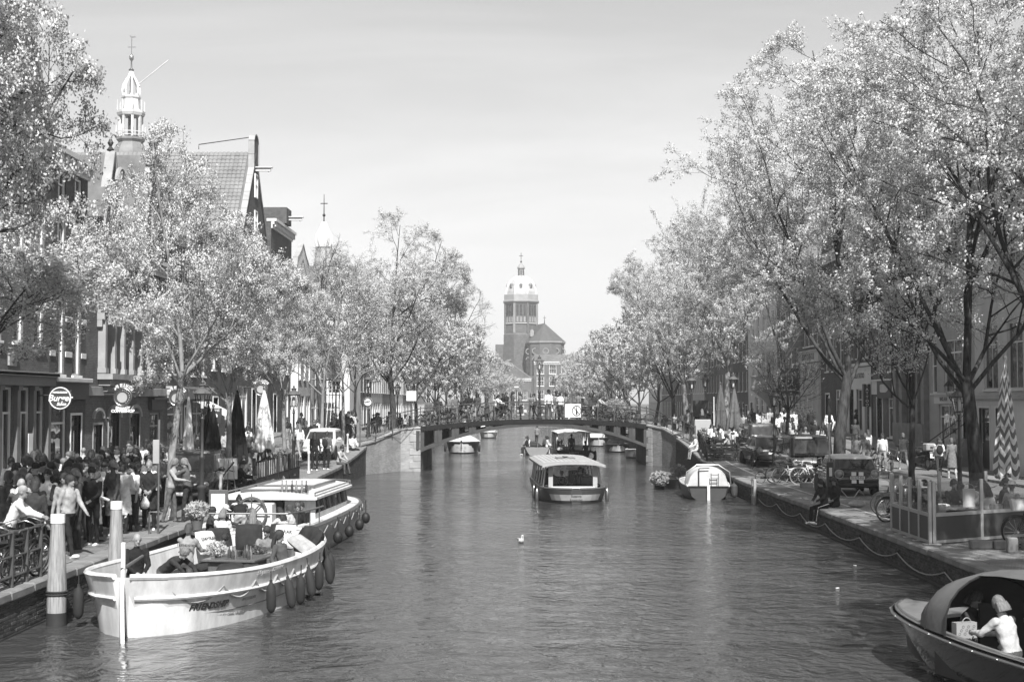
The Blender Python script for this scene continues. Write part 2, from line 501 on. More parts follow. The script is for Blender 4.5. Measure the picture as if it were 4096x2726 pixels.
# streets, pavements and the ground behind the house rows
def strip(xs, ys, zf, name, m):
    vs = [(x, y, zf(x, y)) for y in ys for x in xs]; n = len(xs); fs = []
    for i in range(len(ys) - 1):
        for j in range(n - 1): fs.append((i * n + j, i * n + j + 1, (i + 1) * n + j + 1, (i + 1) * n + j))
    b = MB(); b.add(vs, fs); return struct(b.build(name, m))
YS = [-60, -20, 0, 10, 20, 30, 40, 46, 50, 53.5, 57, 60, 63, 66, 69, 72, 75, 78, 80, 83, 86, 90, 96, 101, 106, 112, 118, 124, 130, 145, 170, 210, 260, 330, 420]
strip([FXL - .4, -15.0, -12.5, XL - .42], YS, lambda x, y: gz(x, y), 'quay_street_left', M_street)
strip([XR + .42, 12.5, 16, 19.4, FXR + .4], YS, lambda x, y: gz(x, y), 'quay_street_right', M_street)
for nm, x0, x1 in (('pavement_left', FXL - .3, -15.1), ('pavement_right', 19.5, FXR + .3)):
    b = MB()
    for ya, yb in zip(YS, YS[1:]):
        za, zb = gz(x0, ya), gz(x0, yb)
        b.add([(x0, ya, za - .05), (x1, ya, za - .05), (x1, yb, zb - .05), (x0, yb, zb - .05), (x0, ya, za + .11), (x1, ya, za + .11), (x1, yb, zb + .11), (x0, yb, zb + .11)],
              [(4, 5, 6, 7), (0, 4, 7, 3), (1, 2, 6, 5)])
    struct(b.build(nm, M_walk))
b = MB(); b.add([(-1000, -300, .55), (FXL - .3, -300, .55), (FXL - .3, 420, .55), (-1000, 420, .55)], [(0, 1, 2, 3)])
b.add([(FXR + .3, -300, .55), (1000, -300, .55), (1000, 420, .55), (FXR + .3, 420, .55)], [(0, 1, 2, 3)])
b.add([(-1000, 420, .94), (1000, 420, .94), (1000, 1800, .94), (-1000, 1800, .94)], [(0, 1, 2, 3)])
b.add([(-14, 419.9, -.5), (14, 419.9, -.5), (14, 419.9, .94), (-14, 419.9, .94)], [(0, 1, 2, 3)])
struct(b.build('ground', M_ground, smooth=0))

# quay walls: a masonry core, single bricks proud of it, coping stones on top
brick_me = []
for k in range(3):
    q = MB(); q.bev(-.104, .104, -.012, .02, -.028, .028, .005); brick_me.append(q.mesh('brick', M_qb[k], 0))
def quay(side, label, near, ranges):
    X = XL if side < 0 else XR
    root = thing('quay_wall', label, 'quay wall', (X, 0, 0))
    b = MB()
    for ya, yb in zip(YS, YS[1:]):
        za, zb = gz(X, ya) - .17, gz(X, yb) - .17
        xa, xb = 0, side * .5
        b.add([(xa, ya, -1.2), (xa, yb, -1.2), (xa, yb, zb), (xa, ya, za), (xb, ya, za), (xb, yb, zb)], [(0, 1, 2, 3), (3, 2, 5, 4)])
    b.build('masonry', M_qbrick, root, smooth=0)
    cells = []
    for (ya, yb) in ranges:
        z = -.05; row = 0
        while z < 2.2:
            y = ya + (row % 2) * .11
            while y < yb:
                if z + .04 < gz(X, y) - .17: cells.append((y, z))
                y += .22
            z += .068; row += 1
    cells.sort(key=lambda c: c[0])
    rest = MB()
    for i, (y, z) in enumerate(cells):
        k = rnd.choice((0, 0, 1, 1, 2)); dx = rnd.uniform(-.004, .004); tw = rnd.uniform(-.02, .02)
        M = Matrix.Translation((dx, y, z)) @ Matrix.Rotation((-PI / 2 if side > 0 else PI / 2) + tw, 4, 'Z')
        if i < near:
            o = obj('brick', brick_me[k], root); o.matrix_local = M
        else:
            rest.cur = k
            x0, x1, y0, y1, z0, z1 = -.104, .104, -.012, .02, -.028, .028
            rest.add([(x0, y0, z0), (x1, y0, z0), (x1, y0, z1), (x0, y0, z1), (x0, y1, z0), (x1, y1, z0), (x1, y1, z1), (x0, y1, z1)],
                     [(0, 1, 2, 3), (3, 2, 6, 7), (0, 4, 5, 1), (0, 3, 7, 4), (1, 5, 6, 2)], M)
    if rest.f: stuff(rest.build('brick_courses', M_qb, root, smooth=0))
    # coping: one stone every metre or so
    y = 14.0; k = 0
    while y < 118:
        L = rnd.uniform(.85, 1.25); y2 = y + L
        z0, z1 = gz(X, y), gz(X, y2)
        q = MB(); e = .008; xo = -side * .05; xi = side * .43
        a = sorted((xo, xi)); dz = rnd.uniform(-.008, .012)
        q.bev(a[0], a[1], -L / 2 + e, L / 2 - e, -.17, .004, .03)
        o = q.build('coping_stone', M_stone, root, smooth=0)
        o.location = (0, (y + y2) / 2, (z0 + z1) / 2 + dz); o.rotation_euler = (math.atan2(z1 - z0, L), 0, rnd.uniform(-.006, .006))
        y = y2; k += 1
    # timber fender beam along the waterline
    q = MB(); q.bev(-.10 if side < 0 else -.02, .02 if side < 0 else .10, 14, 79, -.15, .05, .02)
    w_ = q.build('waterline_beam', M_dark, root, smooth=0); w_.scale = (1 if side < 0 else -1, 1, 1)
    return root
quay(-1, 'dark brick canal wall on the side with the striped-fender white sloops', 300, [(23.5, 34), (62, 79)])
quay(1, 'dark brick canal wall below the glass terrace screen and parked cars', 300, [(27, 89)])
# parking line and kerb stones on the right
b = MB()
for ya, yb in zip(YS, YS[1:]):
    if 30 < ya < 75:
        b.add([(10.35, ya, gz(9, ya) + .006), (10.45, ya, gz(9, ya) + .006), (10.45, yb, gz(9, yb) + .006), (10.35, yb, gz(9, yb) + .006)], [(0, 1, 2, 3)])
struct(b.build('parking_line', mat('worn_line', .5, .8, var=.5, vs=4), smooth=0))

# ---------------------------------------------------------------- the arched iron footbridge
BA, BB = Vector((-6.25, 83.9, 0)), Vector((7.75, 91.8, 0))
BW = 8.5
def zdeck(t): return 2.58 + .40 * 4 * t * (1 - t)
def zlow(t): return 1.12 + 1.46 * (1 - abs(2 * t - 1) ** 2.1)
def bp_(t, off=0.0, z=0.0):
    p = BA.lerp(BB, t); return Vector((p.x, p.y + off, z))
bdir = (BB - BA).normalized(); bnor = Vector((bdir.y, -bdir.x, 0))    # towards the camera
root = thing('arched_bridge', 'low arched iron bridge across the canal with crowd along its railing', 'bridge', (0, 0, 0))
b = MB(); n = 28
rings = []
for i in range(n + 1):
    t = i / n; p = bp_(t); q = bp_(t, BW)
    rings.append([(p.x, p.y, zdeck(t)), (q.x, q.y, zdeck(t)), (q.x, q.y, zdeck(t) - .12), (p.x, p.y, zdeck(t) - .12)])
b.loft(rings)
b.build('deck', M_street, root)
M_girder = M_irong
for off, nm in ((0.0, 0), (BW, 1)):
    gp = None
    b = MB(); rings = []
    for i in range(n + 1):          # deck edge beam
        t = i / n; p = bp_(t, off); o_ = bnor * (.10 if nm == 0 else -.02)
        a_ = p + o_; c_ = p - bnor * (.10 if nm == 0 else -.10)
        rings.append([(a_.x, a_.y, zdeck(t) + .05), (c_.x, c_.y, zdeck(t) + .05), (c_.x, c_.y, zdeck(t) - .24), (a_.x, a_.y, zdeck(t) - .24)])
    b.loft(rings); b.build('edge_beam', M_iron if nm == 0 else M_girder, root)
    b = MB(); rings = []
    for i in range(n + 1):          # arch rib
        t = i / n; p = bp_(t, off); a_ = p + bnor * .07; c_ = p - bnor * .12
        hh = .20
        rings.append([(a_.x, a_.y, zlow(t) + hh), (c_.x, c_.y, zlow(t) + hh), (c_.x, c_.y, zlow(t)), (a_.x, a_.y, zlow(t))])
    b.loft(rings); b.build('arch_rib', M_girder, root)
    for i in range(15):             # upright web plates between rib and deck
        t = i / 14; h0, h1 = zlow(t) + .15, zdeck(t) - .2
        if h1 - h0 < .02: continue
        p = bp_(t, off); wd = .24 if abs(t - .5) > .12 else .6
        M = frame((p.x, p.y, 0), bdir, (0, 0, 1))
        q = MB(); q.bx(-wd, wd, h0, h1, -.05, .05, M)
        q.bx(-.03, .03, h0, h1, -.05, .085, M)
        q.build('web_plate', M_girder, root, smooth=0)
# cross girders below the deck and a row of mooring lights
for i in range(1, 14):
    t = i / 14; p = bp_(t); q_ = bp_(t, BW)
    q = MB(); q.tube([(p.x, p.y, zdeck(t) - .22), (q_.x, q_.y, zdeck(t) - .22)], .09, 4)
    q.build('cross_girder', M_iron, root, smooth=0)
# railing: near one runs past both ends down the ramps
def railing(pts, parent, name):
    """pts: list of (Vector foot, spacing done outside) along the railing"""
    rr = obj(name, None, parent) if False else None
    top = MB(); base = pts
    b = MB(); b.tube([p + Vector((0, 0, 1.06)) for p in pts], .028, 6)
    rail = b.build('railing', M_irong, parent)
    b = MB(); b.tube([p + Vector((0, 0, .88)) for p in pts], .014, 5); b.build('middle_rail', M_irong, rail)
    b = MB(); b.tube([p + Vector((0, 0, .13)) for p in pts], .016, 5); b.build('lower_rail', M_irong, rail)
    post = MB(); post.bx(-.025, .025, -.025, .025, 0, 1.12); post.lathe([(.045, 0), (.045, .06), (.03, .09)], 8); post.sph((0, 0, 1.14), .038, 8, 6)
    pm = post.mesh('railing_post', M_irong)
    for p in pts: obj('railing_post', pm, rail, p)
    for a, c in zip(pts, pts[1:]):
        q = MB(); z1 = Vector((0, 0, .14)); z2 = Vector((0, 0, .87)); mid = (a + c) / 2 + Vector((0, 0, .505))
        q.tube([a + z1, c + z2], .010, 4); q.tube([a + z2, c + z1], .010, 4)
        q.tube([(a + c) / 2 + Vector((0, 0, .14)), (a + c) / 2 + Vector((0, 0, .87))], .009, 4)
        dd = (c - a); dd.z = 0; M = frame(mid, dd, (0, 0, 1)); q.torus((0, 0, 0), .10, .010, 'Z', 14, 4, M)
        q.build('railing_brace', M_irong, rail)
    return rail
LR = [Vector((-9.25, 79.2, 1.70)), Vector((-8.55, 80.9, 1.95)), Vector((-7.75, 82.6, 2.28))]
RR_ = [Vector((8.5, 90.6, 2.35)), Vector((9.1, 88.6, 1.95)), Vector((9.5, 86.4, 1.86)), Vector((9.6, 83.9, 1.72)), Vector((9.65, 81.4, 1.55))]
pts = LR + [bp_(i / 13, .12, zdeck(i / 13) + .05) for i in range(14)] + RR_
railing(pts, root, 'railing')
railing([bp_(i / 13, BW - .12, zdeck(i / 13) + .05) for i in range(14)], root, 'railing')

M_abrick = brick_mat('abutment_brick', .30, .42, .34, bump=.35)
M_abr2 = brick_mat('abutment_brick_shaded', .22, .32, .26, bump=.35)  # darker copy of the pier brick, shade put into its colour
def abutment(label, foot, zt, m, quoin, qdir):
    root = thing('bridge_abutment', label, 'abutment', (foot[0][0], foot[0][1], 0))
    o = Vector((foot[0][0], foot[0][1], 0)); nn = len(foot); b = MB()
    vs = [(x - o.x, y - o.y, -1.2) for x, y in foot] + [(x - o.x, y - o.y, z) for (x, y), z in zip(foot, zt)]
    b.add(vs, [tuple(range(nn, 2 * nn))] + [(i, (i + 1) % nn, nn + (i + 1) % nn, nn + i) for i in range(nn)])
    b.build('masonry', m, root, smooth=0)
    # capping stones along the sloping top
    for (xa, ya), (xb, yb), za, zb in zip(foot, foot[1:], zt, zt[1:]):
        L = math.hypot(xb - xa, yb - ya); k = max(1, int(L / 1.0)); d = Vector((xb - xa, yb - ya, zb - za)) / k
        for i in range(k):
            p = Vector((xa, ya, za)) + d * i - o
            q = MB(); yaw = math.atan2(d.y, d.x); pit = math.atan2(d.z, math.hypot(d.x, d.y))
            M = Matrix.Translation(p) @ Matrix.Rotation(yaw, 4, 'Z') @ Matrix.Rotation(-pit, 4, 'Y')
            q.bev(.006, d.length - .006, -.06, .36, -.06, .06, .015, M); q.build('capping_stone', M_stone_pale, root, smooth=0)
    # dressed corner stones
    z = -.2; k = 0
    while z < quoin[2] - .1:
        h = rnd.uniform(.36, .46); q = MB(); w1 = .62 if k % 2 else .40
        M = frame((quoin[0] - o.x, quoin[1] - o.y, 0), qdir, (0, 0, 1))
        q.bev(-w1, .03, z + .006, min(z + h, quoin[2] - .07) - .006, -.3, .03, .02, M)
        q.build('corner_stone', M_stone_pale, root, smooth=0); z += h; k += 1
    return root
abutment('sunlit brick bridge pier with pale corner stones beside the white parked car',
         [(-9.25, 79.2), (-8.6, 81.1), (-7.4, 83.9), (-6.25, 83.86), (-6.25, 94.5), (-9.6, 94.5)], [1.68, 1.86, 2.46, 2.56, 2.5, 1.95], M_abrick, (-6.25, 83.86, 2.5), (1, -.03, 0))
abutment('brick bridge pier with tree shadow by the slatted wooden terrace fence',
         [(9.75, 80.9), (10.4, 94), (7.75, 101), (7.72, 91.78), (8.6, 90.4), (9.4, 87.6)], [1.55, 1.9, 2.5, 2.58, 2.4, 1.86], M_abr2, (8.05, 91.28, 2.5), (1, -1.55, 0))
# the ramps behind the abutments, so the bridge road meets the streets
for nm, pl in (('bridge_ramp_left', [(-6.3, 84.0, 2.57), (-6.3, 94.2, 2.57), (-10.2, 95, 1.94), (-10.2, 79.6, 1.66), (-9.35, 79.4, 1.68), (-8.75, 81.3, 1.87), (-7.5, 84.1, 2.46)]), ('bridge_ramp_right', [(7.8, 91.9, 2.58), (7.8, 100.3, 2.58), (11.6, 100, 1.92), (11.6, 84, 1.75), (9.75, 84, 1.72), (9.5, 87.8, 1.88), (8.7, 90.6, 2.4)])):
    b = MB(); b.add([(x, y, z + .012) for x, y, z in pl], [tuple(range(len(pl)))]); struct(b.build(nm, M_street, smooth=0))

# ---------------------------------------------------------------- the hazy spring air
b = MB(); b.bx(-1010, 1010, -310, 1810, -2.2, 78)
hz = stuff(b.build('haze', [], smooth=0)); hm = bpy.data.materials.new('haze_air'); hm.use_nodes = True
hm.node_tree.nodes.remove(hm.node_tree.nodes['Principled BSDF'])
pv = N(hm.node_tree, 'ShaderNodeVolumePrincipled', Density=.00034); pv.inputs['Color'].default_value = g3(.95); pv.inputs['Anisotropy'].default_value = 0.0
hm.node_tree.links.new(pv.outputs[0], hm.node_tree.nodes['Material Output'].inputs['Volume']); hz.data.materials.append(hm)
# ================================================================ houses
M_b1 = brick_mat('house_brick_dark', .075, .12, .16)
M_b2 = brick_mat('house_brick_mid', .12, .18, .22)
M_b3 = brick_mat('house_brick_brown', .10, .145, .10)
M_b4 = brick_mat('house_brick_pale', .20, .27, .30)
M_pl1 = mat('stucco_cream', .56, .8, var=.14, vs=.8, bump=.15, bs=12)
M_pl2 = mat('stucco_grey', .44, .8, var=.16, vs=.8, bump=.15, bs=12)
M_pl3 = mat('stucco_white', .66, .75, var=.10, vs=.8, bump=.1, bs=12)
M_glass = glass_mat('window_glass', .03)
M_roof = mat('roof_tile', .20, .8, var=.3, vs=1.5, bump=.3, bs=14)
M_slate = mat('slate', .13, .6, var=.3, vs=2, bump=.2, bs=14)
M_lead = mat('lead_sheet', .38, .5, var=.2, vs=1.2)
M_shop = mat('shop_dark', .06, .5, var=.2)
M_door = mat('painted_door', .05, .35, var=.2)
M_grn = mat('grey_shop_paint', .26, .5, var=.12)
_win = {}
def win_meshes(w, h, kind, fm):
    key = (round(w, 2), round(h, 2), kind, fm.name)
    if key in _win: return _win[key]
    f = MB(); fw = .075
    f.bx(-w / 2, -w / 2 + fw, -.17, -.06, 0, h); f.bx(w / 2 - fw, w / 2, -.17, -.06, 0, h)
    f.bx(-w / 2 + fw, w / 2 - fw, -.17, -.06, 0, fw); f.bx(-w / 2 + fw, w / 2 - fw, -.17, -.06, h - fw, h)
    iw = w - 2 * fw
    if kind in ('sash', 'cross', 'fine'):
        f.bx(-iw / 2, iw / 2, -.155, -.08, h * .52, h * .52 + .06)
    if kind == 'cross': f.bx(-.03, .03, -.15, -.085, fw, h - fw)
    if kind == 'fine':
        for a in (-1 / 6, 1 / 6): f.bx(a * iw - .014, a * iw + .014, -.14, -.1, fw, h - fw)
        for k in range(1, 6):
            if k != 3: f.bx(-iw / 2, iw / 2, -.14, -.1, h * k / 6 - .013, h * k / 6 + .013)
    if kind == 'T':
        f.bx(-iw / 2, iw / 2, -.155, -.08, h * .68, h * .68 + .07); f.bx(-.03, .03, -.15, -.085, fw, h * .68)
    if kind == 'shop':
        f.bx(-iw / 2, iw / 2, -.155, -.08, h * .74, h * .74 + .07)
        k = max(1, round(w / 1.3))
        for i in range(1, k): f.bx(-iw / 2 + iw * i / k - .03, -iw / 2 + iw * i / k + .03, -.15, -.085, fw, h - fw)
    p = MB(); p.bx(-iw / 2, iw / 2, -.135, -.12, fw, h - fw)
    s = MB(); s.bev(-w / 2 - .08, w / 2 + .08, -.2, .075, -.09, -.004, .01)
    _win[key] = (f.mesh('window', fm, 0), p.mesh('pane', M_glass, 0), s.mesh('sill', fm if fm is not M_shop else M_stone, 0))
    return _win[key]
def holes_wall(b, x0, x1, z0, z1, holes, y0=-.24, y1=0.0):
    xs = sorted({x0, x1, *[h[0] for h in holes], *[h[1] for h in holes]}); zs = sorted({z0, z1, *[h[2] for h in holes], *[h[3] for h in holes]})
    for xa, xb in zip(xs, xs[1:]):
        for za, zb in zip(zs, zs[1:]):
            cx, cz = (xa + xb) / 2, (za + zb) / 2
            if cx < x0 or cx > x1 or cz < z0 or cz > z1: continue
            if any(h[0] < cx < h[1] and h[2] < cz < h[3] for h in holes): continue
            b.add([(xa, y1, za), (xb, y1, za), (xb, y1, zb), (xa, y1, zb)], [(0, 1, 2, 3)])
    for (xa, xb, za, zb) in holes:
        b.add([(xa, y1, za), (xb, y1, za), (xb, y0, za), (xa, y0, za), (xa, y1, zb), (xb, y1, zb), (xb, y0, zb), (xa, y0, zb)],
              [(0, 1, 2, 3), (4, 7, 6, 5), (0, 3, 7, 4), (1, 5, 6, 2)])
def tiles(root, P0, along, down, L, H, m, cap=None, tw=.27, th=.32):
    """overlapping pantiles on a roof slope: P0 = upper corner, along/down unit vectors"""
    along = Vector(along); down = Vector(down); nor = along.cross(down).normalized()
    if nor.z < 0: nor = -nor
    b = MB(); r = random.Random(3); nr = int(H / th); nc = int(L / tw)
    for i in range(nr):
        for j in range(nc):
            p = Vector(P0) + along * (j * tw) + down * (i * th) + nor * (.03 + r.uniform(-.006, .006))
            vs = []
            for k, (a, hgt) in enumerate(((0, .0), (.07, .045), (.15, .055), (.22, .02), (.265, .0))):
                vs.append(p + along * a + nor * (hgt - .012)); vs.append(p + along * a + down * (th + .03) + nor * (hgt + .022))
            b.add(vs, [(0, 2, 3, 1), (2, 4, 5, 3), (4, 6, 7, 5), (6, 8, 9, 7), (1, 3, 5, 7, 9)])
    return stuff(b.build('roof_tiles', m, root, smooth=50))
def house(label, side, y0, y1, top, wm, fm, rows=(), shop=(), roof='flat', ridge=3.0, D=11.0, bands=(), cornice=True, rm=None, name='canal_house', roofover=None, tilt=0.0, g=None, bandm=None, cat='house', X=None, gable=None, dark_sill=False):
    yc = (y0 + y1) / 2; W = y1 - y0 - .02
    X = X if X is not None else (FXL if side < 0 else FXR)
    g = gz(X, yc) + .02 if g is None else g
    root = thing(name, label, cat, (X, yc, g), R(-90) if side < 0 else R(90))
    hx = W / 2; b = MB(); holes = []
    for (xs, z, w, h, kind) in list(rows) + list(shop):
        for x in xs: holes.append((x - w / 2, x + w / 2, z, z + h))
    holes_wall(b, -hx, hx, -.9, top, holes)
    b.add([(-hx, 0, -.9), (hx, 0, -.9), (hx, -D, -.9), (-hx, -D, -.9), (-hx, 0, top), (hx, 0, top), (hx, -D, top), (-hx, -D, top)], [(0, 4, 7, 3), (1, 2, 6, 5), (2, 3, 7, 6), (4, 5, 6, 7)])
    b.build('wall', wm, root, smooth=0)
    for (xs, z, w, h, kind) in rows:
        f, p, s = win_meshes(w, h, kind, fm)
        for x in xs:
            o = obj('window', f, root, (x, 0, z)); obj('pane', p, o); obj('sill', s, o)
    for (xs, z, w, h, kind) in shop:
        for x in xs:
            if kind == 'door':
                q = MB(); q.bx(-w / 2, w / 2, -.2, -.14, 0, h); q.bx(-w / 2 + .12, w / 2 - .12, -.14, -.125, .15, h * .4)
                o = q.build('door', M_door, root, smooth=0, loc=(x, 0, z))
                q = MB(); q.bx(-w / 2 + .14, w / 2 - .14, -.14, -.128, h * .48, h * .78); q.bx(-w / 2 + .06, w / 2 - .06, -.14, -.128, h * .84, h * .97); q.build('pane', M_glass, o, smooth=0)
                q = MB(); q.sph((w / 2 - .18, -.11, h * .44), .035, 8, 6); q.build('handle', M_steel, o)
                q = MB(); q.bx(-w / 2 - .09, -w / 2, -.1, .03, 0, h + .09); q.bx(w / 2, w / 2 + .09, -.1, .03, 0, h + .09); q.bx(-w / 2, w / 2, -.1, .03, h, h + .09); q.build('door_frame', fm, o, smooth=0)
                q = MB(); q.bev(-w / 2 - .1, w / 2 + .1, -.15, .35, -z - .05, -.01, .02) if z > .08 else q.bev(-w / 2, w / 2, -.15, .12, -.1, -.005, .01)
                q.build('doorstep', M_stone, o, smooth=0)
            else:
                f, p, s = win_meshes(w, h, 'shop' if kind == 'shop' else kind, fm)
                o = obj('shop_window', f, root, (x, 0, z)); obj('pane', p, o); obj('sill', s, o)
    for (z, h, pr) in bands:
        q = MB(); q.bev(-hx - .004, hx + .004, .002, pr, z, z + h, .012); q.build('string_course', bandm or fm, root, smooth=0)
    if cornice:
        q = MB(); q.bx(-hx - .006, hx + .006, .003, .10, top - .62, top - .36); q.bx(-hx - .01, hx + .01, .004, .22, top - .36, top - .16); q.bx(-hx - .03, hx + .03, -.3, .36, top - .16, top + .03)
        q.build('cornice', M_offwhite if wm is not M_pl3 else M_pl2, root, smooth=0)
        k = int(W / .55)
        for i in range(k):
            x = -hx + .25 + i * (W - .5) / max(1, k - 1); q = MB(); q.bx(x - .06, x + .06, .10, .30, top - .5, top - .17); q.build('bracket', M_offwhite, root, smooth=0)
    rm = rm or M_roof
    if roof == 'perp':      # ridge at right angles to the street, gable to the front
        for sg in (-1, 1):
            q = MB(); q.add([(sg * (hx + .05), .02, top - .05), (sg * (hx + .05), -D, top - .05), (0, -D, top + ridge), (0, .02, top + ridge), (sg * (hx + .05), .02, top - .2), (0, .02, top + ridge - .15)], [(0, 1, 2, 3), (0, 3, 5, 4)])
            q.build('roof_slope', rm, root, smooth=0)
        q = MB(); q.add([(-hx, -D, top), (hx, -D, top), (0, -D, top + ridge)], [(0, 1, 2)]); q.build('rear_gable', wm, root, smooth=0)
        gp = gable or [(-hx, 0), (-hx, .1), (0, ridge + .3), (hx, .1), (hx, 0)]
        M = frame((0, 0, top), (1, 0, 0), (0, 0, 1)); q = MB(); q.prism(gp, -.02, .28, M @ Matrix.Translation((0, 0, 0)) if False else Matrix.Translation((0, -.01, top)) @ Matrix.Rotation(R(90), 4, 'X'))
        q.build('gable', wm, root, smooth=0)
        for (xa, za), (xb, zb) in zip(gp[1:-1], gp[2:-1]):       # coping stones along the gable edge
            L = math.hypot(xb - xa, zb - za); k = max(1, int(L / .7))
            if L < .05: continue
            for i in range(k):
                t = (i + .5) / k; ang = math.atan2(zb - za, xb - xa); q = MB()
                M = Matrix.Translation((xa + (xb - xa) * t, -.13, top + za + (zb - za) * t)) @ Matrix.Rotation(-ang, 4, 'Y')
                q.bev(-L / k / 2 + .006, L / k / 2 - .006, -.19, .19, -.03, .07, .012, M); q.build('gable_coping', M_stone_pale, root, smooth=0)
    elif roof == 'par':     # ridge along the street
        for a, c in ((.05, -D / 2), (-D, -D / 2)):
            q = MB(); q.add([(-hx, a, top), (hx, a, top), (hx, c, top + ridge), (-hx, c, top + ridge)], [(0, 1, 2, 3)]); q.build('roof_slope', rm, root, smooth=0)
        q = MB()
        for x in (-hx, hx): q.add([(x, .03, top), (x, -D, top), (x, -D / 2, top + ridge)], [(0, 1, 2)])
        q.build('gable_end', wm, root, smooth=0)
    elif roof == 'flat':
        q = MB(); q.add([(-hx + .1, -.35, top), (hx - .1, -.35, top), (hx - .1, -D, top), (-hx + .1, -D, top), (-hx + .1, -2.4, top + ridge * .55), (hx - .1, -2.4, top + ridge * .55), (hx - .1, -D, top + ridge * .55), (-hx + .1, -D, top + ridge * .55)], [(0, 1, 5, 4), (4, 5, 6, 7), (0, 4, 7, 3), (1, 2, 6, 5)])
        q.build('roof', rm, root, smooth=0)
    return root
def chimney(root, x, y, z, h=1.4, m=None):
    q = MB(); q.bx(x - .35, x + .35, y - .3, y + .3, z, z + h); q.bx(x - .42, x + .42, y - .37, y + .37, z + h - .25, z + h - .1)
    q.lathe([(.12, 0), (.10, .4)], 8, (x - .15, y, z + h)); q.lathe([(.12, 0), (.10, .4)], 8, (x + .15, y, z + h)); q.build('chimney', m or M_b1, root, smooth=0)
def hoist(root, z, y=1.15):
    q = MB(); q.bev(-.09, .09, -.1, y, z, z + .2, .01); q.bev(-.2, .2, -.1, y + .1, z + .2, z + .27, .01); q.torus((0, y - .15, z - .12), .07, .018, 'X', 10, 5, arc=4.2, a0=-2.6); q.tube([(0, y - .15, z), (0, y - .15, z - .05)], .015, 5)
    q.build('hoist_beam', M_offwhite, root, smooth=0)
def pilaster(root, x, z0, z1, w, m, d=.14):
    q = MB(); q.bx(x - w / 2, x + w / 2, .003, d, z0 + .2, z1 - .15); q.bx(x - w / 2 - .05, x + w / 2 + .05, .003, d + .05, z0, z0 + .2); q.bx(x - w / 2 - .05, x + w / 2 + .05, .003, d + .06, z1 - .15, z1); q.build('pilaster', m, root, smooth=0)
def fascia(root, x0, x1, z0, z1, m, d=.2):
    q = MB(); q.bx(x0, x1, .004, d, z0, z1); q.bx(x0 - .05, x1 + .05, .005, d + .12, z1, z1 + .1); return q.build('fascia', m, root, smooth=0)
def on(root, x, z, d=.205):     # sign plane on a facade
    return frame((x, d, z), (-1, 0, 0), (0, 0, 1))

# ---- left bank (local +x points towards the camera)
h1 = house('brown brick corner house with tall grey timber shopfront and white sashes', -1, 41.0, 50.5, 12.6, M_b2, M_white,
           rows=[([-3.6, -1.6, .4, 2.4], 5.25, .95, 2.1, 'sash'), ([-3.6, -1.6, .4, 2.4], 8.4, .95, 1.9, 'sash')],
           shop=[([-3.7, -2.25, -.6, 1.05, 2.8], 1.0, 1.15, 2.75, 'T')], roof='perp', ridge=7.0, bands=[(4.15, .14, .4)], bandm=M_grn, cornice=True)
fascia(h1, -4.7, 4.7, 3.82, 4.14, M_grn, .28)
for x in (-4.5, -2.97, -1.42, .22, 1.92, 3.7): pilaster(h1, x, 0, 3.8, .28, M_grn)
q = MB(); q.bx(-4.7, 4.7, .003, .16, 0, .85); q.build('stall_riser', M_grn, h1, smooth=0)
q = MB(); q.bx(-2.7, -2.25, .16, .18, 1.1, 2.2); q.build('menu_board', M_white, h1, smooth=0)
q = MB(); q.bev(-1.35, -.65, .004, .08, 4.45, 5.05, .02); q.build('stone_tablet', M_stone_pale, h1, smooth=0)
q = MB(); q.sph((-1.0, .08, 4.75), (.18, .05, .22), 10, 7); q.build('carved_relief', M_stone, h1)
chimney(h1, 2.5, -4, 16.3, 1.8, M_pl3); chimney(h1, -2.5, -6, 17.0, 1.4)

h2 = house('narrow brick house with white stone bands and burger restaurant sign', -1, 50.5, 54.7, 12.4, M_b3, M_white,
           rows=[([-.95, .95], 4.25, .95, 2.75, 'sash'), ([-.95, .95], 7.9, .95, 2.3, 'sash'), ([-.95, .95], 10.6, .9, 1.1, 'sash')],
           shop=[([.95], .15, 1.7, 3.1, 'shop'), ([-1.0], .15, 1.2, 2.6, 'door')], roof='flat', ridge=3.5, cornice=True)
for z in (4.9, 6.2, 7.4, 8.6, 9.9):
    for x0, x1 in ((-2.08, -1.5), (-.38, .38), (1.5, 2.08)):
        q = MB(); q.bev(x0, x1, .002, .035, z, z + .2, .008); q.build('white_stone_band', M_white, h2, smooth=0)
fascia(h2, -2.05, 2.05, 3.35, 3.95, M_shop, .16)
q = MB(); q.bev(-2.1, 2.1, .002, .3, 3.98, 4.14, .02); q.build('shop_cornice', M_offwhite, h2, smooth=0)
for t_, x in (('Burger', .75),): letters(t_, .42, on(h2, x, 3.62, .17), M_offwhite, h2, shear=.3)

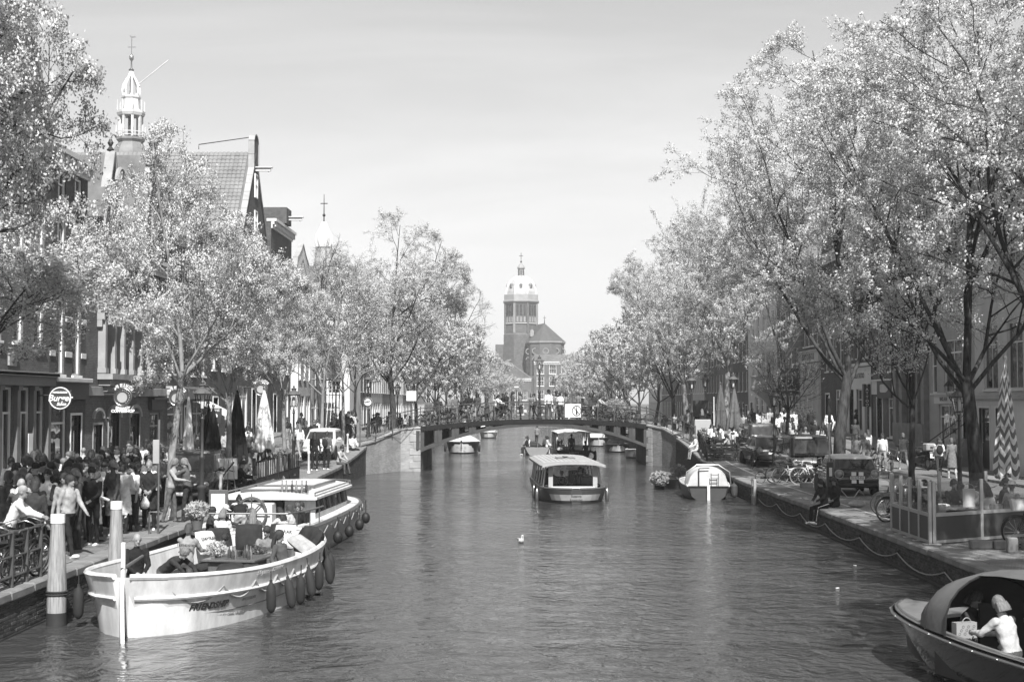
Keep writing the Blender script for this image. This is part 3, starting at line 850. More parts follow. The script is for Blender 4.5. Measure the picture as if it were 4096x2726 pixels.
h3 = house('ornate brick coffeeshop house with corbelled stone bays and arched doors', -1, 54.7, 66.6, 9.6, M_b2, M_stone_pale,
           rows=[([3.6, 2.3], 4.5, .85, 2.9, 'cross'), ([-.4, -1.7], 4.5, .85, 2.9, 'cross'), ([-4.6], 4.5, 1.0, 2.9, 'cross'), ([3.6, 2.3, -.4, -1.7, -4.6], 7.95, .85, 1.0, 'sash')],
           shop=[([4.3], .1, 1.15, 2.2, 'door'), ([2.1], .1, 1.5, 2.7, 'door'), ([-1.0], .1, 1.5, 2.6, 'door'), ([-4.4], .3, 1.8, 2.4, 'shop')], roof='par', ridge=4.3, bands=[(3.45, .35, .14), (7.62, .2, .1)], bandm=M_stone_pale)
q = MB(); q.bx(-5.9, 5.9, .002, .07, -.2, .08); q.build('plinth', M_stone, h3, smooth=0)
for cx, w_ in ((2.1, 1.5), (-1.0, 1.5), (4.3, 1.15)):      # arches over the doors
    vs_ = [(cx + (w_ / 2 + .02) * math.cos(a), 2.55 + (w_ / 2) * .55 * math.sin(a)) for a in [PI * i / 10 for i in range(11)]]
    for i in range(10):
        (xa, za), (xb, zb) = vs_[i], vs_[i + 1]; xo = [cx + (x - cx) * 1.3 for x in (xa, xb)]; zo = [2.55 + (z - 2.55) * 1.35 for z in (za, zb)]
        q = MB(); q.prism([(xa, za), (xb, zb), (xo[1], zo[1]), (xo[0], zo[0])], -.09, -.003, Matrix.Rotation(R(90), 4, 'X')); q.build('arch_stone', M_stone_pale, h3, smooth=0)
for cx in (2.95, -1.05):                                   # corbelled bays
    q = MB(); q.bx(cx - 1.5, cx + 1.5, .003, .62, 4.1, 4.32); q.bx(cx - 1.3, cx + 1.3, .003, .46, 3.85, 4.1); q.bx(cx - 1.1, cx + 1.1, .003, .3, 3.62, 3.85); q.build('bay_corbel', M_stone_pale, h3, smooth=0)
    for k in range(5):
        for sx in (-1, 1):
            q = MB(); x = cx + sx * (1.52 - .01 * k); q.bx(x - .13, x + .13, .003, .6 - .1 * k, 7.3 - .28 * k, 7.58 - .28 * k); q.build('corbel_step', M_stone_pale, h3, smooth=0)
    for sx in (-1, 0, 1): pilaster(h3, cx + sx * 1.32, 4.35, 7.4, .26, M_stone_pale, .3)
for cx, wd, ht in ((2.9, 3.2, 3.9), (-3.4, 4.0, 5.0)):      # two gothic dormer gables at the eaves
    q = MB(); gp = [(cx - wd / 2, 0), (cx - wd / 2, .6), (cx - wd / 2 + .35, .7), (cx, ht), (cx + wd / 2 - .35, .7), (cx + wd / 2, .6), (cx + wd / 2, 0)]
    q.prism(gp, -.12, .2, Matrix.Translation((0, 0, 9.5)) @ Matrix.Rotation(R(90), 4, 'X')); d_ = q.build('dormer_gable', M_b2, h3, smooth=0)
    for sg in (-1, 1):
        q = MB(); q.add([(cx + sg * wd / 2, .1, 10.1), (cx + sg * wd / 2, -3.6, 10.1), (cx, -5.2, 9.4 + ht), (cx, .1, 9.4 + ht)], [(0, 1, 2, 3)]); q.build('dormer_roof', M_roof, h3, smooth=0)
        for k in range(6):
            t = (k + .5) / 6; q = MB(); ang = math.atan2(ht - .7, wd / 2 - .35)
            M = Matrix.Translation((cx + sg * (wd / 2 - .35) * (1 - t), -.02, 10.22 + (ht - .7) * t)) @ Matrix.Rotation(sg * ang, 4, 'Y'); q.bev(-.3, .3, -.2, .2, -.03, .1, .015, M); q.build('gable_coping', M_stone_pale, d_, smooth=0)
    f, p, s_ = win_meshes(.9, 1.9, 'cross', M_stone_pale); o = obj('window', f, h3, (cx, .27, 10.2)); obj('pane', p, o)
    q = MB(); q.torus((0, .125, 2.0), .52, .09, 'Y', 14, 5, arc=PI); q.build('window_arch', M_stone_pale, o)
    q = MB(); q.lathe([(.10, 0), (.16, .12), (.05, .25), (.13, .4), (.02, .62)], 8, (cx, -.04, 9.5 + ht)); q.build('finial', M_shop, h3)
tiles(h3, (-5.9, -5.4, 13.85), (1, 0, 0), Vector((0, 5.45, -4.25)).normalized(), 11.8, 6.7, M_roof)
chimney(h3, 5.4, -5.2, 13.4, 1.2, M_b2)
fascia(h3, -5.6, -3.2, 2.85, 3.3, M_shop, .18)

h4 = house('dark brick house with white sashes and open slanted awning', -1, 66.6, 76.0, 11.2, M_b1, M_white,
           rows=[([-3.4, -1.2, 1.0, 3.2], 4.3, 1.0, 2.6, 'fine'), ([-3.4, -1.2, 1.0, 3.2], 7.7, 1.0, 2.1, 'fine')],
           shop=[([2.4], .4, 3.2, 2.6, 'shop'), ([-2.4], .4, 2.6, 2.6, 'shop'), ([0.1], .1, 1.1, 2.6, 'door')], roof='par', ridge=3.0)
fascia(h4, -4.5, 4.5, 3.1, 3.6, M_pl2, .22)
q = MB(); q.add([(-4.0, .2, 3.0), (-.9, .2, 3.0), (-.9, 1.7, 2.25), (-4.0, 1.7, 2.25), (-4.0, .2, 2.97), (-.9, .2, 2.97), (-.9, 1.7, 2.22), (-4.0, 1.7, 2.22)], [(0, 1, 2, 3), (7, 6, 5, 4), (0, 4, 5, 1), (2, 6, 7, 3), (1, 5, 6, 2), (0, 3, 7, 4)]); q.bx(-4.0, -.9, 1.69, 1.72, 2.05, 2.24)
q.build('awning', paint(.75, .7), h4, smooth=0)
h5 = house('tall brick warehouse with long tiled roof and stone edged neck gable', -1, 83.2, 94.2, 10.2, M_b1, M_white,
           rows=[([-3.6, -1.2, 1.2, 3.6], 4.2, 1.15, 2.4, 'fine'), ([-3.6, -1.2, 1.2, 3.6], 7.4, 1.15, 2.0, 'fine')], shop=[([-3.3, 3.3], .5, 2.6, 2.6, 'shop'), ([0], .1, 1.3, 2.8, 'door')],
           roof='perp', ridge=7.6, cornice=False, D=20, gable=[(-5.49, 0), (-5.49, .2), (-.75, 6.5), (-.75, 8.2), (-.5, 8.55), (0, 8.7), (.5, 8.55), (.75, 8.2), (.75, 6.5), (5.49, .2), (5.49, 0)])
for z, xs in ((10.6, (-2.2, 2.2)), (12.6, (0,)), (14.9, (0,))):
    for x in xs:
        f, p, s_ = win_meshes(.9, 1.5, 'cross', M_white); o = obj('window', f, h5, (x, .14, z)); obj('pane', p, o)
hoist(h5, 16.6, .95)
tiles(h5, (.06, -19.9, 17.78), (0, 1, 0), Vector((5.5, 0, -7.6)).normalized(), 19.6, 9.4, mat('sunny_pantiles', .30, .75, var=.25, vs=1.2, bump=.2, bs=14))  # lighter copy of the roof tile, sunshine put into its colour
q = MB(); q.tube([(0, -3.6, 18.0), (0, -3.6, 18.3), (0, -.4, 18.75)], .03, 5); q.build('roof_stay', M_iron, h5)
h4b = house('plain brick house with white cornice between awning house and warehouse', -1, 76.0, 83.2, 9.8, M_b3, M_white,
            rows=[([-2.4, 0, 2.4], 4.2, 1.05, 2.3, 'fine'), ([-2.4, 0, 2.4], 7.2, 1.05, 1.7, 'fine')], shop=[([-1.9], .5, 2.4, 2.5, 'shop'), ([1.9], .1, 1.2, 2.6, 'door')], roof='flat', ridge=2)
h6 = house('dark brick house with projecting white hoist beam and roof terrace', -1, 94.2, 102.5, 14.4, M_b1, M_white,
           rows=[([-2.8, 0, 2.8], z, 1.1, 2.0, 'fine') for z in (4.2, 7.3, 10.4)], shop=[([-2.2], .5, 2.4, 2.6, 'shop'), ([2.2], .1, 1.2, 2.6, 'door')], roof='flat', ridge=1.0)
hoist(h6, 14.8, 1.4); q = MB(); q.bx(-1.0, 1.0, -1.8, .5, 14.5, 15.6); q.build('hoist_dormer', M_b1, h6, smooth=0)
h7 = house('white plastered house with tiled roof, chimney and scaffold', -1, 102.5, 113, 10.2, M_pl3, M_white,
           rows=[([-3.6, -1.2, 1.2, 3.6], z, 1.0, 2.0, 'fine') for z in (4.2, 7.3)], shop=[([-3, 0, 3], .5, 2.2, 2.5, 'shop')], roof='perp', ridge=3.2, gable=[(-5.2, 0), (-5.2, .3), (-3.6, 1.2), (-2.6, 3.0), (-1.2, 3.6), (0, 4.3), (1.2, 3.6), (2.6, 3.0), (3.6, 1.2), (5.2, .3), (5.2, 0)])
pilaster(h7, 5.0, .1, 10.0, .45, M_white, .5); chimney(h7, 3.5, -3, 11.0, 3.0, M_pl3)
gens = [('brick', M_b1, M_white), ('stucco', M_pl2, M_white), ('brick', M_b2, M_white), ('pale', M_pl1, M_white), ('brick', M_b3, M_offwhite)]
def generic(side, y0, y1, i, top, gable=True, words=''):
    _, wm, fm = gens[i % 5]; W = y1 - y0; k = max(2, int(W / 2.3)); xs = [-W / 2 + W * (j + .5) / k for j in range(k)]
    rows = [(xs, z, 1.0, 1.9, 'sash' if i % 2 else 'cross') for z in [4.1 + 3.0 * q_ for q_ in range(int((top - 4.2) / 3.0))]]
    sh = [(xs[1:], .5, min(1.6, W / k - .3), 2.5, 'shop'), ([xs[0]], .1, 1.1, 2.6, 'door')]
    r_ = house(words, side, y0, y1, top, wm, fm, rows, sh, roof='perp' if gable else 'flat', ridge=3.4, cornice=not gable, D=9)
    if gable: hoist(r_, top + 2.4)
    return r_
T = ['grey', 'dark', 'brown']
gl = [(113, 121, 1, 9.6, 1, 'grey stucco house with gable behind the big tree past the bridge'), (130, 137, 3, 12, 1, 'cream narrow house with gable on the far left quay'), (137, 147, 0, 14, 0, 'dark brick house with flat cornice on the far left quay'), (147, 156, 4, 12.8, 1, 'brown brick gabled house half hidden by far left trees'), (156, 168, 1, 13.2, 0, 'grey flat topped house far along the left quay'), (168, 180, 2, 12, 1, 'brick gabled house far along the left quay'), (180, 196, 3, 13.5, 0, 'cream wide house far along the left quay'), (196, 214, 0, 12.4, 1, 'dark wide gabled house far along the left quay'), (214, 240, 1, 13, 0, 'long grey house near the left end of the canal')]
for a in gl: generic(-1, a[0], a[1], a[2], a[3], a[4], a[5])
hw = house('white house with tiled roof and tall white chimney facing down the quay', -1, 0, 8.4, 10.6, M_pl3, M_white, rows=[([-2.8, 0, 2.8], z, 1.1, 2.0, 'fine') for z in (3.6, 6.6)], shop=[([-2, 2], .4, 1.8, 2.4, 'shop')], roof='par', ridge=4.4, D=8, X=-19.4, g=1.2)
hw.location = (-19.4, 122.4, 1.2); hw.rotation_euler = (0, 0, R(180)); chimney(hw, .6, -1.4, 11.4, 3.2, M_pl3)
for x in (-3.9, 3.9): q = MB(); q.bx(x - .35, x + .35, -.4, .25, 10.4, 13.4); q.bx(x - .5, x + .5, -.5, .35, 13.4, 13.7); q.build('gable_pier', M_pl3, hw, smooth=0)
# scaffold in front of the white house
sc = thing('scaffold', 'steel pipe scaffold with netting in front of white plastered house', 'scaffold', (FXL + 1.2, 104, gz(-17, 106)))
for i in range(5):
    for x in (0, 1.1):
        q = MB(); q.tube([(x, i * 2.0, 0), (x, i * 2.0, 8.4)], .03, 6); q.build('upright', M_steel, sc)
for z in (2.0, 4.1, 6.2, 8.2):
    for x in (0, 1.1):
        q = MB(); q.tube([(x, -.2, z), (x, 8.2, z)], .025, 6); q.build('ledger', M_steel, sc)
    q = MB(); q.bx(.1, 1.0, -.1, 8.1, z + .03, z + .08); q.build('platform', M_wood, sc, smooth=0)
for i in range(4):
    q = MB(); q.tube([(1.13, i * 2.0, .1), (1.13, i * 2.0 + 2, 4.1)], .022, 6); q.build('brace', M_steel, sc)
q = MB(); q.bx(1.16, 1.18, 0, 8, 4.2, 8.1); q.build('netting', mat('scaffold_net', .45, .9, var=.2, vs=.8), sc, smooth=0)

# ---- right bank (local +x points away from the camera)
r0 = house('pale plastered house at the edge with dark door and wide sash windows', 1, 56.5, 68.4, 12.8, M_pl1, M_offwhite,
           rows=[([-3.6, .3, 3.6], 3.9, 2.0, 3.0, 'T'), ([-3.6, .3, 3.6], 8.3, 1.6, 2.4, 'T')], shop=[([2.2, 4.6], .15, 1.5, 2.9, 'door'), ([-2.4], .6, 2.4, 2.4, 'shop')], roof='flat', bands=[(3.45, .2, .18)], bandm=M_pl2)
r1 = house('grey house with white framed shopfront, wall lantern and stone stoop', 1, 68.4, 76.2, 12.0, M_pl2, M_white,
           rows=[([-.4], 3.6, 3.0, 2.7, 'shop'), ([-2.9, 2.9], 3.6, .95, 2.7, 'sash'), ([-2.6, 0, 2.6], 7.6, 1.1, 2.3, 'sash')], shop=[([.6], .5, 2.9, 2.5, 'shop'), ([-2.6], 1.35, 1.2, 2.2, 'door')], roof='flat')
fascia(r1, -1.1, 2.3, 3.05, 3.5, M_pl1, .2); letters('BAKLAVA', .3, on(r1, .6, 3.28), M_shop, r1)
for k in range(6):     # stoop steps
    q = MB(); q.bev(-3.4, -1.8, .05 + .0, 1.85 - .28 * k, -.1 if k == 0 else .2 * k - .02, .2 * (k + 1), .015); q.build('step', M_stone, r1, smooth=0)
for x in (-3.4, -1.8):
    q = MB(); q.tube([(x, 1.7, .2), (x, 1.7, 1.15), (x, .1, 2.3)], .025, 6); q.tube([(x, .1, 1.3), (x, .1, 2.3)], .02, 6); q.build('stoop_rail', M_iron, r1)
r2 = house('stone church front with tall pilasters and dark arched portal', 1, 76.2, 82.6, 13.5, M_b3, M_stone,
           rows=[([0], 6.2, 1.4, 4.4, 'cross')], shop=[([0], .3, 1.6, 4.6, 'door')], roof='perp', ridge=3, cornice=False, name='chapel_front', cat='chapel')
for x in (-2.9, -1.6, 1.6, 2.9): pilaster(r2, x, .1, 9.5, .62, M_stone, .28)
q = MB(); q.bx(-3.1, 3.1, .003, .35, -.2, 1.5); q.bx(-.85, .85, .0, .4, -.2, .3); q.build('plinth', M_stone, r2, smooth=0)
r3 = house('brown brick house with dark guitar signboard over the shop', 1, 82.6, 88.6, 12.4, M_b2, M_white,
           rows=[([-1.4, 1.2], 4.1, .85, 2.6, 'sash'), ([-1.4, 1.2], 7.8, .85, 2.2, 'sash')], shop=[([-1.5], .2, 1.6, 2.3, 'shop'), ([1.2], .1, 1.3, 2.4, 'door')], roof='perp', ridge=3)
fascia(r3, -2.6, 2.6, 2.75, 3.55, M_offwhite, .16)
q = MB(); q.bx(-2.3, 1.0, .165, .22, 2.5, 3.7); q.build('signboard', M_shop, r3, smooth=0)
q = MB(); q.prism([(.95 * math.cos(a) * (1 + .12 * math.cos(3 * a)), .32 * math.sin(a) * (1 + .25 * math.cos(2 * a))) for a in [2 * PI * i / 24 for i in range(24)]], 0, .015, on(r3, -.6, 3.1, .222)); q.build('sign_emblem', M_pl1, r3, smooth=0)
r4 = house('white tattoo parlour with brick upper floors and dark doorway', 1, 88.6, 95.6, 13.0, M_b3, M_offwhite,
           rows=[([-1.9, .2, 2.2], 5.0, 1.15, 2.7, 'sash'), ([-1.9, .2, 2.2], 8.9, 1.1, 2.2, 'sash')], shop=[([2.0], .1, 1.3, 2.9, 'door'), ([-.2], .3, 1.6, 2.7, 'shop'), ([-2.3], .1, 1.2, 2.8, 'door')], roof='flat', bands=[(4.45, .2, .25)])
q = MB(); holes_wall(q, -3.45, 3.45, 0, 4.4, [(1.35, 2.65, .1, 3.0), (-1.0, .6, .3, 3.0), (-2.9, -1.7, .1, 2.9)], -.02, .07); q.build('white_shopfront', M_pl3, r4, smooth=0)
letters('HIP HOLA TATOO', .46, on(r4, .2, 3.85, .08), M_shop, r4, bold=.01)
q = MB(); q.bx(-3.35, -2.95, .08, .5, 1.9, 3.3); sg_ = q.build('hanging_sign', M_shop, r4, smooth=0)
letters('T\nA\nT\nT\nO\nO', .24, frame((-3.352, .30, 2.60), (0, -1, 0), (0, 0, 1)), M_white, sg_)
r5 = house('brick house with wide sash windows above dark shop behind thick trunk', 1, 95.6, 103.5, 12.6, M_b1, M_white,
           rows=[([-2.3, 0, 2.3], 4.3, 1.2, 2.6, 'sash'), ([-2.3, 0, 2.3], 8.1, 1.2, 2.2, 'sash')], shop=[([-1.6], .3, 2.6, 2.7, 'shop'), ([2.2], .1, 1.3, 2.6, 'door')], roof='perp', ridge=3)
r6 = house('plaster house with four tall fluted panels under lettered lintel', 1, 103.5, 111.5, 13.0, M_b1, M_white,
           rows=[([-2.4, -.8, .8, 2.4], 6.6, 1.05, 2.6, 'sash'), ([-2, 0, 2], 10.0, 1.0, 2.0, 'sash')], shop=[], roof='flat')
for i in range(4):
    x = -2.7 + i * 1.8; q = MB(); q.bx(x - .85, x + .85, .003, .12, .05, 5.3); q.bx(x - .74, x - .66, .12, .17, .3, 5.2); q.bx(x + .66, x + .74, .12, .17, .3, 5.2); q.bx(x - .4, x - .34, .12, .15, .3, 5.2); q.bx(x + .2, x + .26, .12, .15, .3, 5.2); q.build('fluted_panel', M_pl1, r6, smooth=0)
f6 = fascia(r6, -3.8, 3.8, 5.35, 6.15, M_pl1, .25); letters('FERRY QUINTUS', .62, on(r6, 0, 5.75, .256), M_shop, r6, bold=.012)
r7 = house('brick and white shop house with black square hanging sign', 1, 111.5, 122, 12.8, M_b2, M_white,
           rows=[([-3.6, -1.2, 1.2, 3.6], 4.4, 1.1, 2.5, 'sash'), ([-3.6, -1.2, 1.2, 3.6], 8.0, 1.1, 2.2, 'sash')], shop=[([-3.4, -.8, 1.8], .3, 2.0, 2.9, 'shop'), ([4.1], .1, 1.2, 2.7, 'door')], roof='perp', ridge=3.2)
q = MB(); q.bx(-4.9, -4.8, .1, 2.1, 3.3, 5.3); sg_ = q.build('hanging_sign', M_shop, r7, smooth=0); q = MB(); q.torus((-4.92, 1.1, 4.4), .5, .05, 'X', 20, 5); q.bx(-4.93, -4.91, .5, 1.7, 3.55, 3.66); q.build('sign_emblem', M_pl1, sg_)
r8 = house('white stucco house with bowed balcony on big bracket', 1, 122, 138, 14.5, M_pl1, M_white,
           rows=[([-6, -3.6, -1.0, 2.0, 5.0], 4.6, 1.3, 2.8, 'cross'), ([-6, -3.6, -1.0, 2.0, 5.0], 8.6, 1.2, 2.4, 'cross')], shop=[([-6, -3, 0, 3], .4, 1.9, 3.0, 'shop'), ([6], .1, 1.3, 2.8, 'door')], roof='flat')
for a0, z0, rr_ in ((-5.5, 4.0, 1.9),):
    q = MB(); q.lathe([(.25, -1.6), (.9, -.8), (1.7, -.1), (rr_, 0), (rr_, .25), (rr_ - .05, .28), (rr_ - .05, 1.1), (rr_ + .05, 1.12), (rr_ + .05, 1.22), (0, 1.22)], 18, (a0, 0, z0)); q.build('balcony', M_pl2, r8)
gr = [(138, 148, 0, 13.5, 0, 'dark brick house with tall narrow windows beyond balcony house'), (148, 160, 2, 13, 1, 'brick gabled house beside the dark tall windowed house'), (160, 172, 4, 13.6, 0, 'brown house with cornice along the far right quay'), (172, 186, 1, 12.6, 1, 'grey stucco gabled house along the far right quay'), (186, 204, 0, 13.4, 0, 'dark wide house along the far right quay'), (204, 226, 2, 12.2, 1, 'brick wide gabled house along the far right quay'), (226, 250, 3, 12.8, 0, 'cream long house near the right end of the canal')]
for a in gr: generic(1, a[0], a[1], a[2], a[3], a[4], a[5])

# ---- the canal's end: a tall brick house with white windows below the basilica
he = house('tall narrow brick house with white windows closing the canal view', -1, 300, 308, 11.5, M_b2, M_white,
           rows=[([-2.6, 0, 2.6], z, 1.5, 2.0, 'fine') for z in (3.6, 6.4, 9.0)], shop=[([-2, 2], .4, 1.8, 2.4, 'shop')], roof='flat', X=6.0, g=.95)
he.location = (5.6, 300, .95); he.rotation_euler = (0, 0, R(180))
he2 = house('low house with pointed gable beside the canal end house', -1, 300, 309, 8.0, M_b2, M_white,
            rows=[([-3, -1, 1, 3], z, 1.2, 1.9, 'fine') for z in (3.4,)], shop=[([-2, 2], .4, 1.8, 2.4, 'shop')], roof='perp', ridge=3, X=-3.4, g=.95)
he2.location = (-3.4, 301, .95); he2.rotation_euler = (0, 0, R(180))
he3 = house('low brick house with dark roof right of the canal end house', -1, 300, 312, 9.0, M_b1, M_white,
            rows=[([-4, -1.5, 1.5, 4], 4.0, 1.3, 2.0, 'fine')], shop=[([-3, 0, 3], .4, 1.8, 2.4, 'shop')], roof='par', ridge=4, g=.95)
he3.location = (15.8, 303, .95); he3.rotation_euler = (0, 0, R(180)); chimney(he3, -3, -3, 12.5, 1.6, M_pl3)

# ---------------------------------------------------------------- the domed basilica, 500 m off
M_cb = brick_mat('basilica_brick', .12, .17, .14, bump=.2, bw=.6, bh=.2)
M_cs = mat('basilica_stone', .36, .8, var=.2, vs=.3)
bas = thing('domed_basilica', 'domed brick basilica with lantern and cross rising beyond the canal', 'church', (-1.8, 500, .9))
Rd = 6.0; oc = PI / 8
q = MB(); q.lathe([(Rd + .6, 0), (Rd + .6, 27.5), (Rd, 28), (Rd, 39.6)], 8, a0=oc); q.build('drum', M_cb, bas, smooth=0)
q = MB(); q.lathe([(Rd + .1, 31.2), (Rd + .35, 31.4), (Rd + .1, 31.8)], 8, a0=oc); q.build('drum_string_course', M_cs, bas, smooth=0)
q = MB(); q.lathe([(Rd + .1, 38.6), (Rd + .8, 39.4), (Rd + .8, 39.8), (Rd + .5, 40.0)], 8, a0=oc); q.build('drum_cornice', M_cs, bas, smooth=0)
q = MB(); q.lathe([(Rd + .45, 39.9), (Rd + .45, 42.0), (Rd + .2, 42.2)], 8, a0=oc); q.build('parapet', mat('pale_copper', .40, .6, var=.15, vs=.5), bas, smooth=0)
dome = [(Rd * .93 * math.cos(a), 42.0 + 7.0 * math.sin(a)) for a in [R(x) for x in (0, 10, 22, 34, 46, 58, 70, 77)]]
q = MB(); q.lathe(dome, 8, a0=oc); dm = q.build('dome', mat('dome_slate', .48, .5, var=.25, vs=.6), bas, smooth=0)
for k in range(8):
    a = oc + k * PI / 4; q = MB(); q.tube([((r_ + .12) * math.cos(a), (r_ + .12) * math.sin(a), z) for r_, z in dome], .3, 6); q.build('dome_rib', mat('pale_lead', .66, .5, var=.1), dm)
    a2 = a + PI / 8; M = Matrix.Rotation(a2, 4, 'Z'); q = MB(); q.bx(4.2, 5.15, -.5, .5, 44.6, 45.7, M); q.prism([(-.6, 0), (.6, 0), (0, .5)], 0, .95, M @ frame((4.2, 0, 45.7), (0, 1, 0), (0, 0, 1))); d_ = q.build('dormer', M_cs, dm, smooth=0)
    q = MB(); q.torus((5.17, 0, 45.15), .28, .1, 'X', 14, 5, M); q.build('dormer_window', M_shop, d_)
    for sx in (-1.25, 0, 1.25):
        q = MB(); q.bx(Rd * .925, Rd * .965, sx - .34, sx + .34, 34.6, 38.2, M); q.build('drum_window', M_glass, bas, smooth=0)
        q = MB(); q.bx(Rd * .925, Rd * .955, sx - .3, sx + .3, 32.0, 33.9, M); q.build('blind_panel', M_cs, bas, smooth=0)
    M = Matrix.Rotation(a, 4, 'Z'); q = MB(); q.bx(Rd - .1, Rd + .28, -.35, .35, 28, 38.8, M); q.build('corner_buttress', M_cs if k % 2 else M_cb, bas, smooth=0)
q = MB(); q.lathe([(1.8, 48.2), (1.5, 49.0), (1.15, 49.2), (1.15, 51.6), (1.5, 51.8), (1.5, 52.2), (.9, 53.1), (.25, 53.8), (.1, 54.0)], 8, a0=oc); q.build('lantern', M_cs, bas, smooth=0)
for k in range(8):
    M = Matrix.Rotation(oc + (k + .5) * PI / 4, 4, 'Z'); q = MB(); q.bx(1.03, 1.12, -.2, .2, 49.4, 51.2, M); q.build('lantern_opening', M_shop, bas, smooth=0)
q = MB(); q.sph((0, 0, 54.3), .35, 10, 8); q.bx(-.09, .09, -.09, .09, 54.5, 57.6); q.bx(-.65, .65, -.09, .09, 56.3, 56.5); q.build('cross', M_iron, bas)
# choir: apse and roof, nearer than the dome
q = MB(); ap = [(-5, 0), (-5, -14), (5, -14), (5, 0)]; cx, cy = 8.4, -8.0
def apse_ring(r_, z): return [(cx + r_ * math.cos(a), cy - r_ * .9 * math.sin(a) - 5, z) for a in [PI * i / 5 for i in range(6)]] + [(cx - r_, cy + 7, z), (cx + r_, cy + 7, z)]
q.loft([apse_ring(6.4, 0), apse_ring(6.4, 24.2)], caps=False); q.build('apse_wall', M_cb, bas, smooth=0)
q = MB(); q.loft([apse_ring(6.4, 23.6), apse_ring(6.9, 24.0), apse_ring(6.9, 24.5), apse_ring(6.5, 24.6)], caps=False); q.build('apse_cornice', M_cs, bas, smooth=0)
top_ = [(cx - 3.2 if i > 1 else cx + .0, cy - 1.5, 31.2) for i in range(6)]
q = MB(); rg = apse_ring(6.8, 24.5); rt = [(cx - .3, cy - 3, 31.2)] * 6 + [(cx - 3.0, cy + 7, 31.2), (cx - .3, cy + 7, 31.2)]
q.loft([rg, rt], caps=False); q.build('choir_roof', M_slate, bas, smooth=0)
for i in range(5):
    a = PI * (i + .5) / 5; px_, py_ = cx + 6.4 * math.cos(PI / 10) * math.cos(a), cy - 5 - 5.76 * math.cos(PI / 10) * math.sin(a)
    M = frame((px_, py_, 0), (math.sin(a), -(-math.cos(a)) * 0 + math.cos(a), 0), (0, 0, 1))
    q = MB(); q.torus((px_, py_, 21.0), .95, .18, 'Y', 18, 5); q.build('rose_window', M_cs, bas)
    q = MB(); q.bx(px_ - .8, px_ + .8, py_ - .18, py_ + .1, 13.0, 18.0); q.build('choir_window', M_glass, bas, smooth=0)
    q = MB(); q.torus((px_, py_ - .15, 18.0), .9, .15, 'Y', 14, 5, arc=PI); q.build('window_arch', M_cs, bas)
q = MB(); q.bx(3.2, 4.4, -13.6, -12.0, 26.3, 28.2); q.prism([(3.0, 0), (4.6, 0), (3.8, .8)], 0, 1.5, Matrix.Translation((0, -12.0, 28.2)) @ Matrix.Rotation(R(90), 4, 'X')); q.build('roof_dormer', M_cs, bas, smooth=0)
q = MB(); q.tube([(cx - .3, cy - 3, 31), (cx - .3, cy - 3, 34)], [.18, .03], 6); q.bx(cx - .8, cx + .2, cy - 3.05, cy - 2.95, 33.1, 33.25); q.build('roof_cross', M_iron, bas)
q = MB(); q.bx(-9, 6, -2, 14, 0, 24); q.build('transept', M_cb, bas, smooth=0)
bas.scale = (1, 1, .965)

# ---------------------------------------------------------------- the old church tower with open crown, left
M_tw = mat('tower_lead', .58, .55, var=.22, vs=.5)
tw = thing('church_tower', 'white open-crowned church tower with weathervane above the left roofs', 'tower', (-70.2, 250, .9))
q = MB(); q.lathe([(5.2, 0), (5.2, 34), (5.5, 34.4), (5.5, 35)], 4, a0=PI / 4); q.build('shaft', M_b2, tw, smooth=0)
q = MB(); q.lathe([(3.4, 35), (3.4, 44.5), (3.6, 45.0), (3.6, 45.8)], 8, a0=oc); q.build('lower_stage', M_tw, tw, smooth=0)
q = MB(); q.lathe([(2.2, 45.8), (2.3, 46.6), (3.2, 47.8), (3.3, 49.0), (2.7, 50.4), (2.1, 51.3), (2.5, 51.8), (2.5, 52.2)], 8, a0=oc); q.build('lower_onion', mat('tower_slate', .30, .5, var=.2, vs=.6), tw, smooth=30)
for k in range(8):
    a = oc + k * PI / 4; M = Matrix.Rotation(a, 4, 'Z')
    q = MB(); q.bx(1.75, 2.15, -.2, .2, 52.2, 56.4, M); q.build('gallery_pillar', M_tw, tw, smooth=0)
    q = MB(); q.tube([(2.5, 0, 52.2), (2.5, 0, 54.2), (2.5, 0, 54.5)], [.13, .1, .02], 6, M=M); q.build('pinnacle', M_tw, tw)
    q = MB(); q.tube([(2.35, 0, 57.3), (2.35, 0, 58.8), (2.35, 0, 59.3)], [.12, .1, .02], 6, M=M); q.build('pinnacle', M_tw, tw)
    q = MB(); q.tube([(1.55 * s_, 0, z) for s_, z in ((.86, 60.0), (1.0, 61.0), (.92, 62.0), (.6, 63.0), (.26, 63.9), (.12, 64.8))], .15, 6, M=M); q.build('crown_rib', mat('bright_lead', .78, .5, var=.1), tw)
    q = MB(); q.bx(2.4, 2.46, -.9, .9, 53.1, 53.25, Matrix.Rotation(a + PI / 8, 4, 'Z')); q.bx(2.4, 2.46, -.9, .9, 52.5, 52.62, Matrix.Rotation(a + PI / 8, 4, 'Z')); q.build('gallery_rail', M_tw, tw, smooth=0)
q = MB(); q.lathe([(2.3, 56.3), (2.5, 56.8), (2.5, 57.2), (2.1, 57.3), (1.7, 57.5), (1.5, 59.4), (1.7, 59.7), (1.7, 60.0), (1.3, 60.1)], 8, a0=oc); q.build('upper_stage', M_tw, tw, smooth=0)
q = MB(); q.lathe([(.5, 52.2), (.5, 56.3)], 8); q.build('bell_core', M_shop, tw)
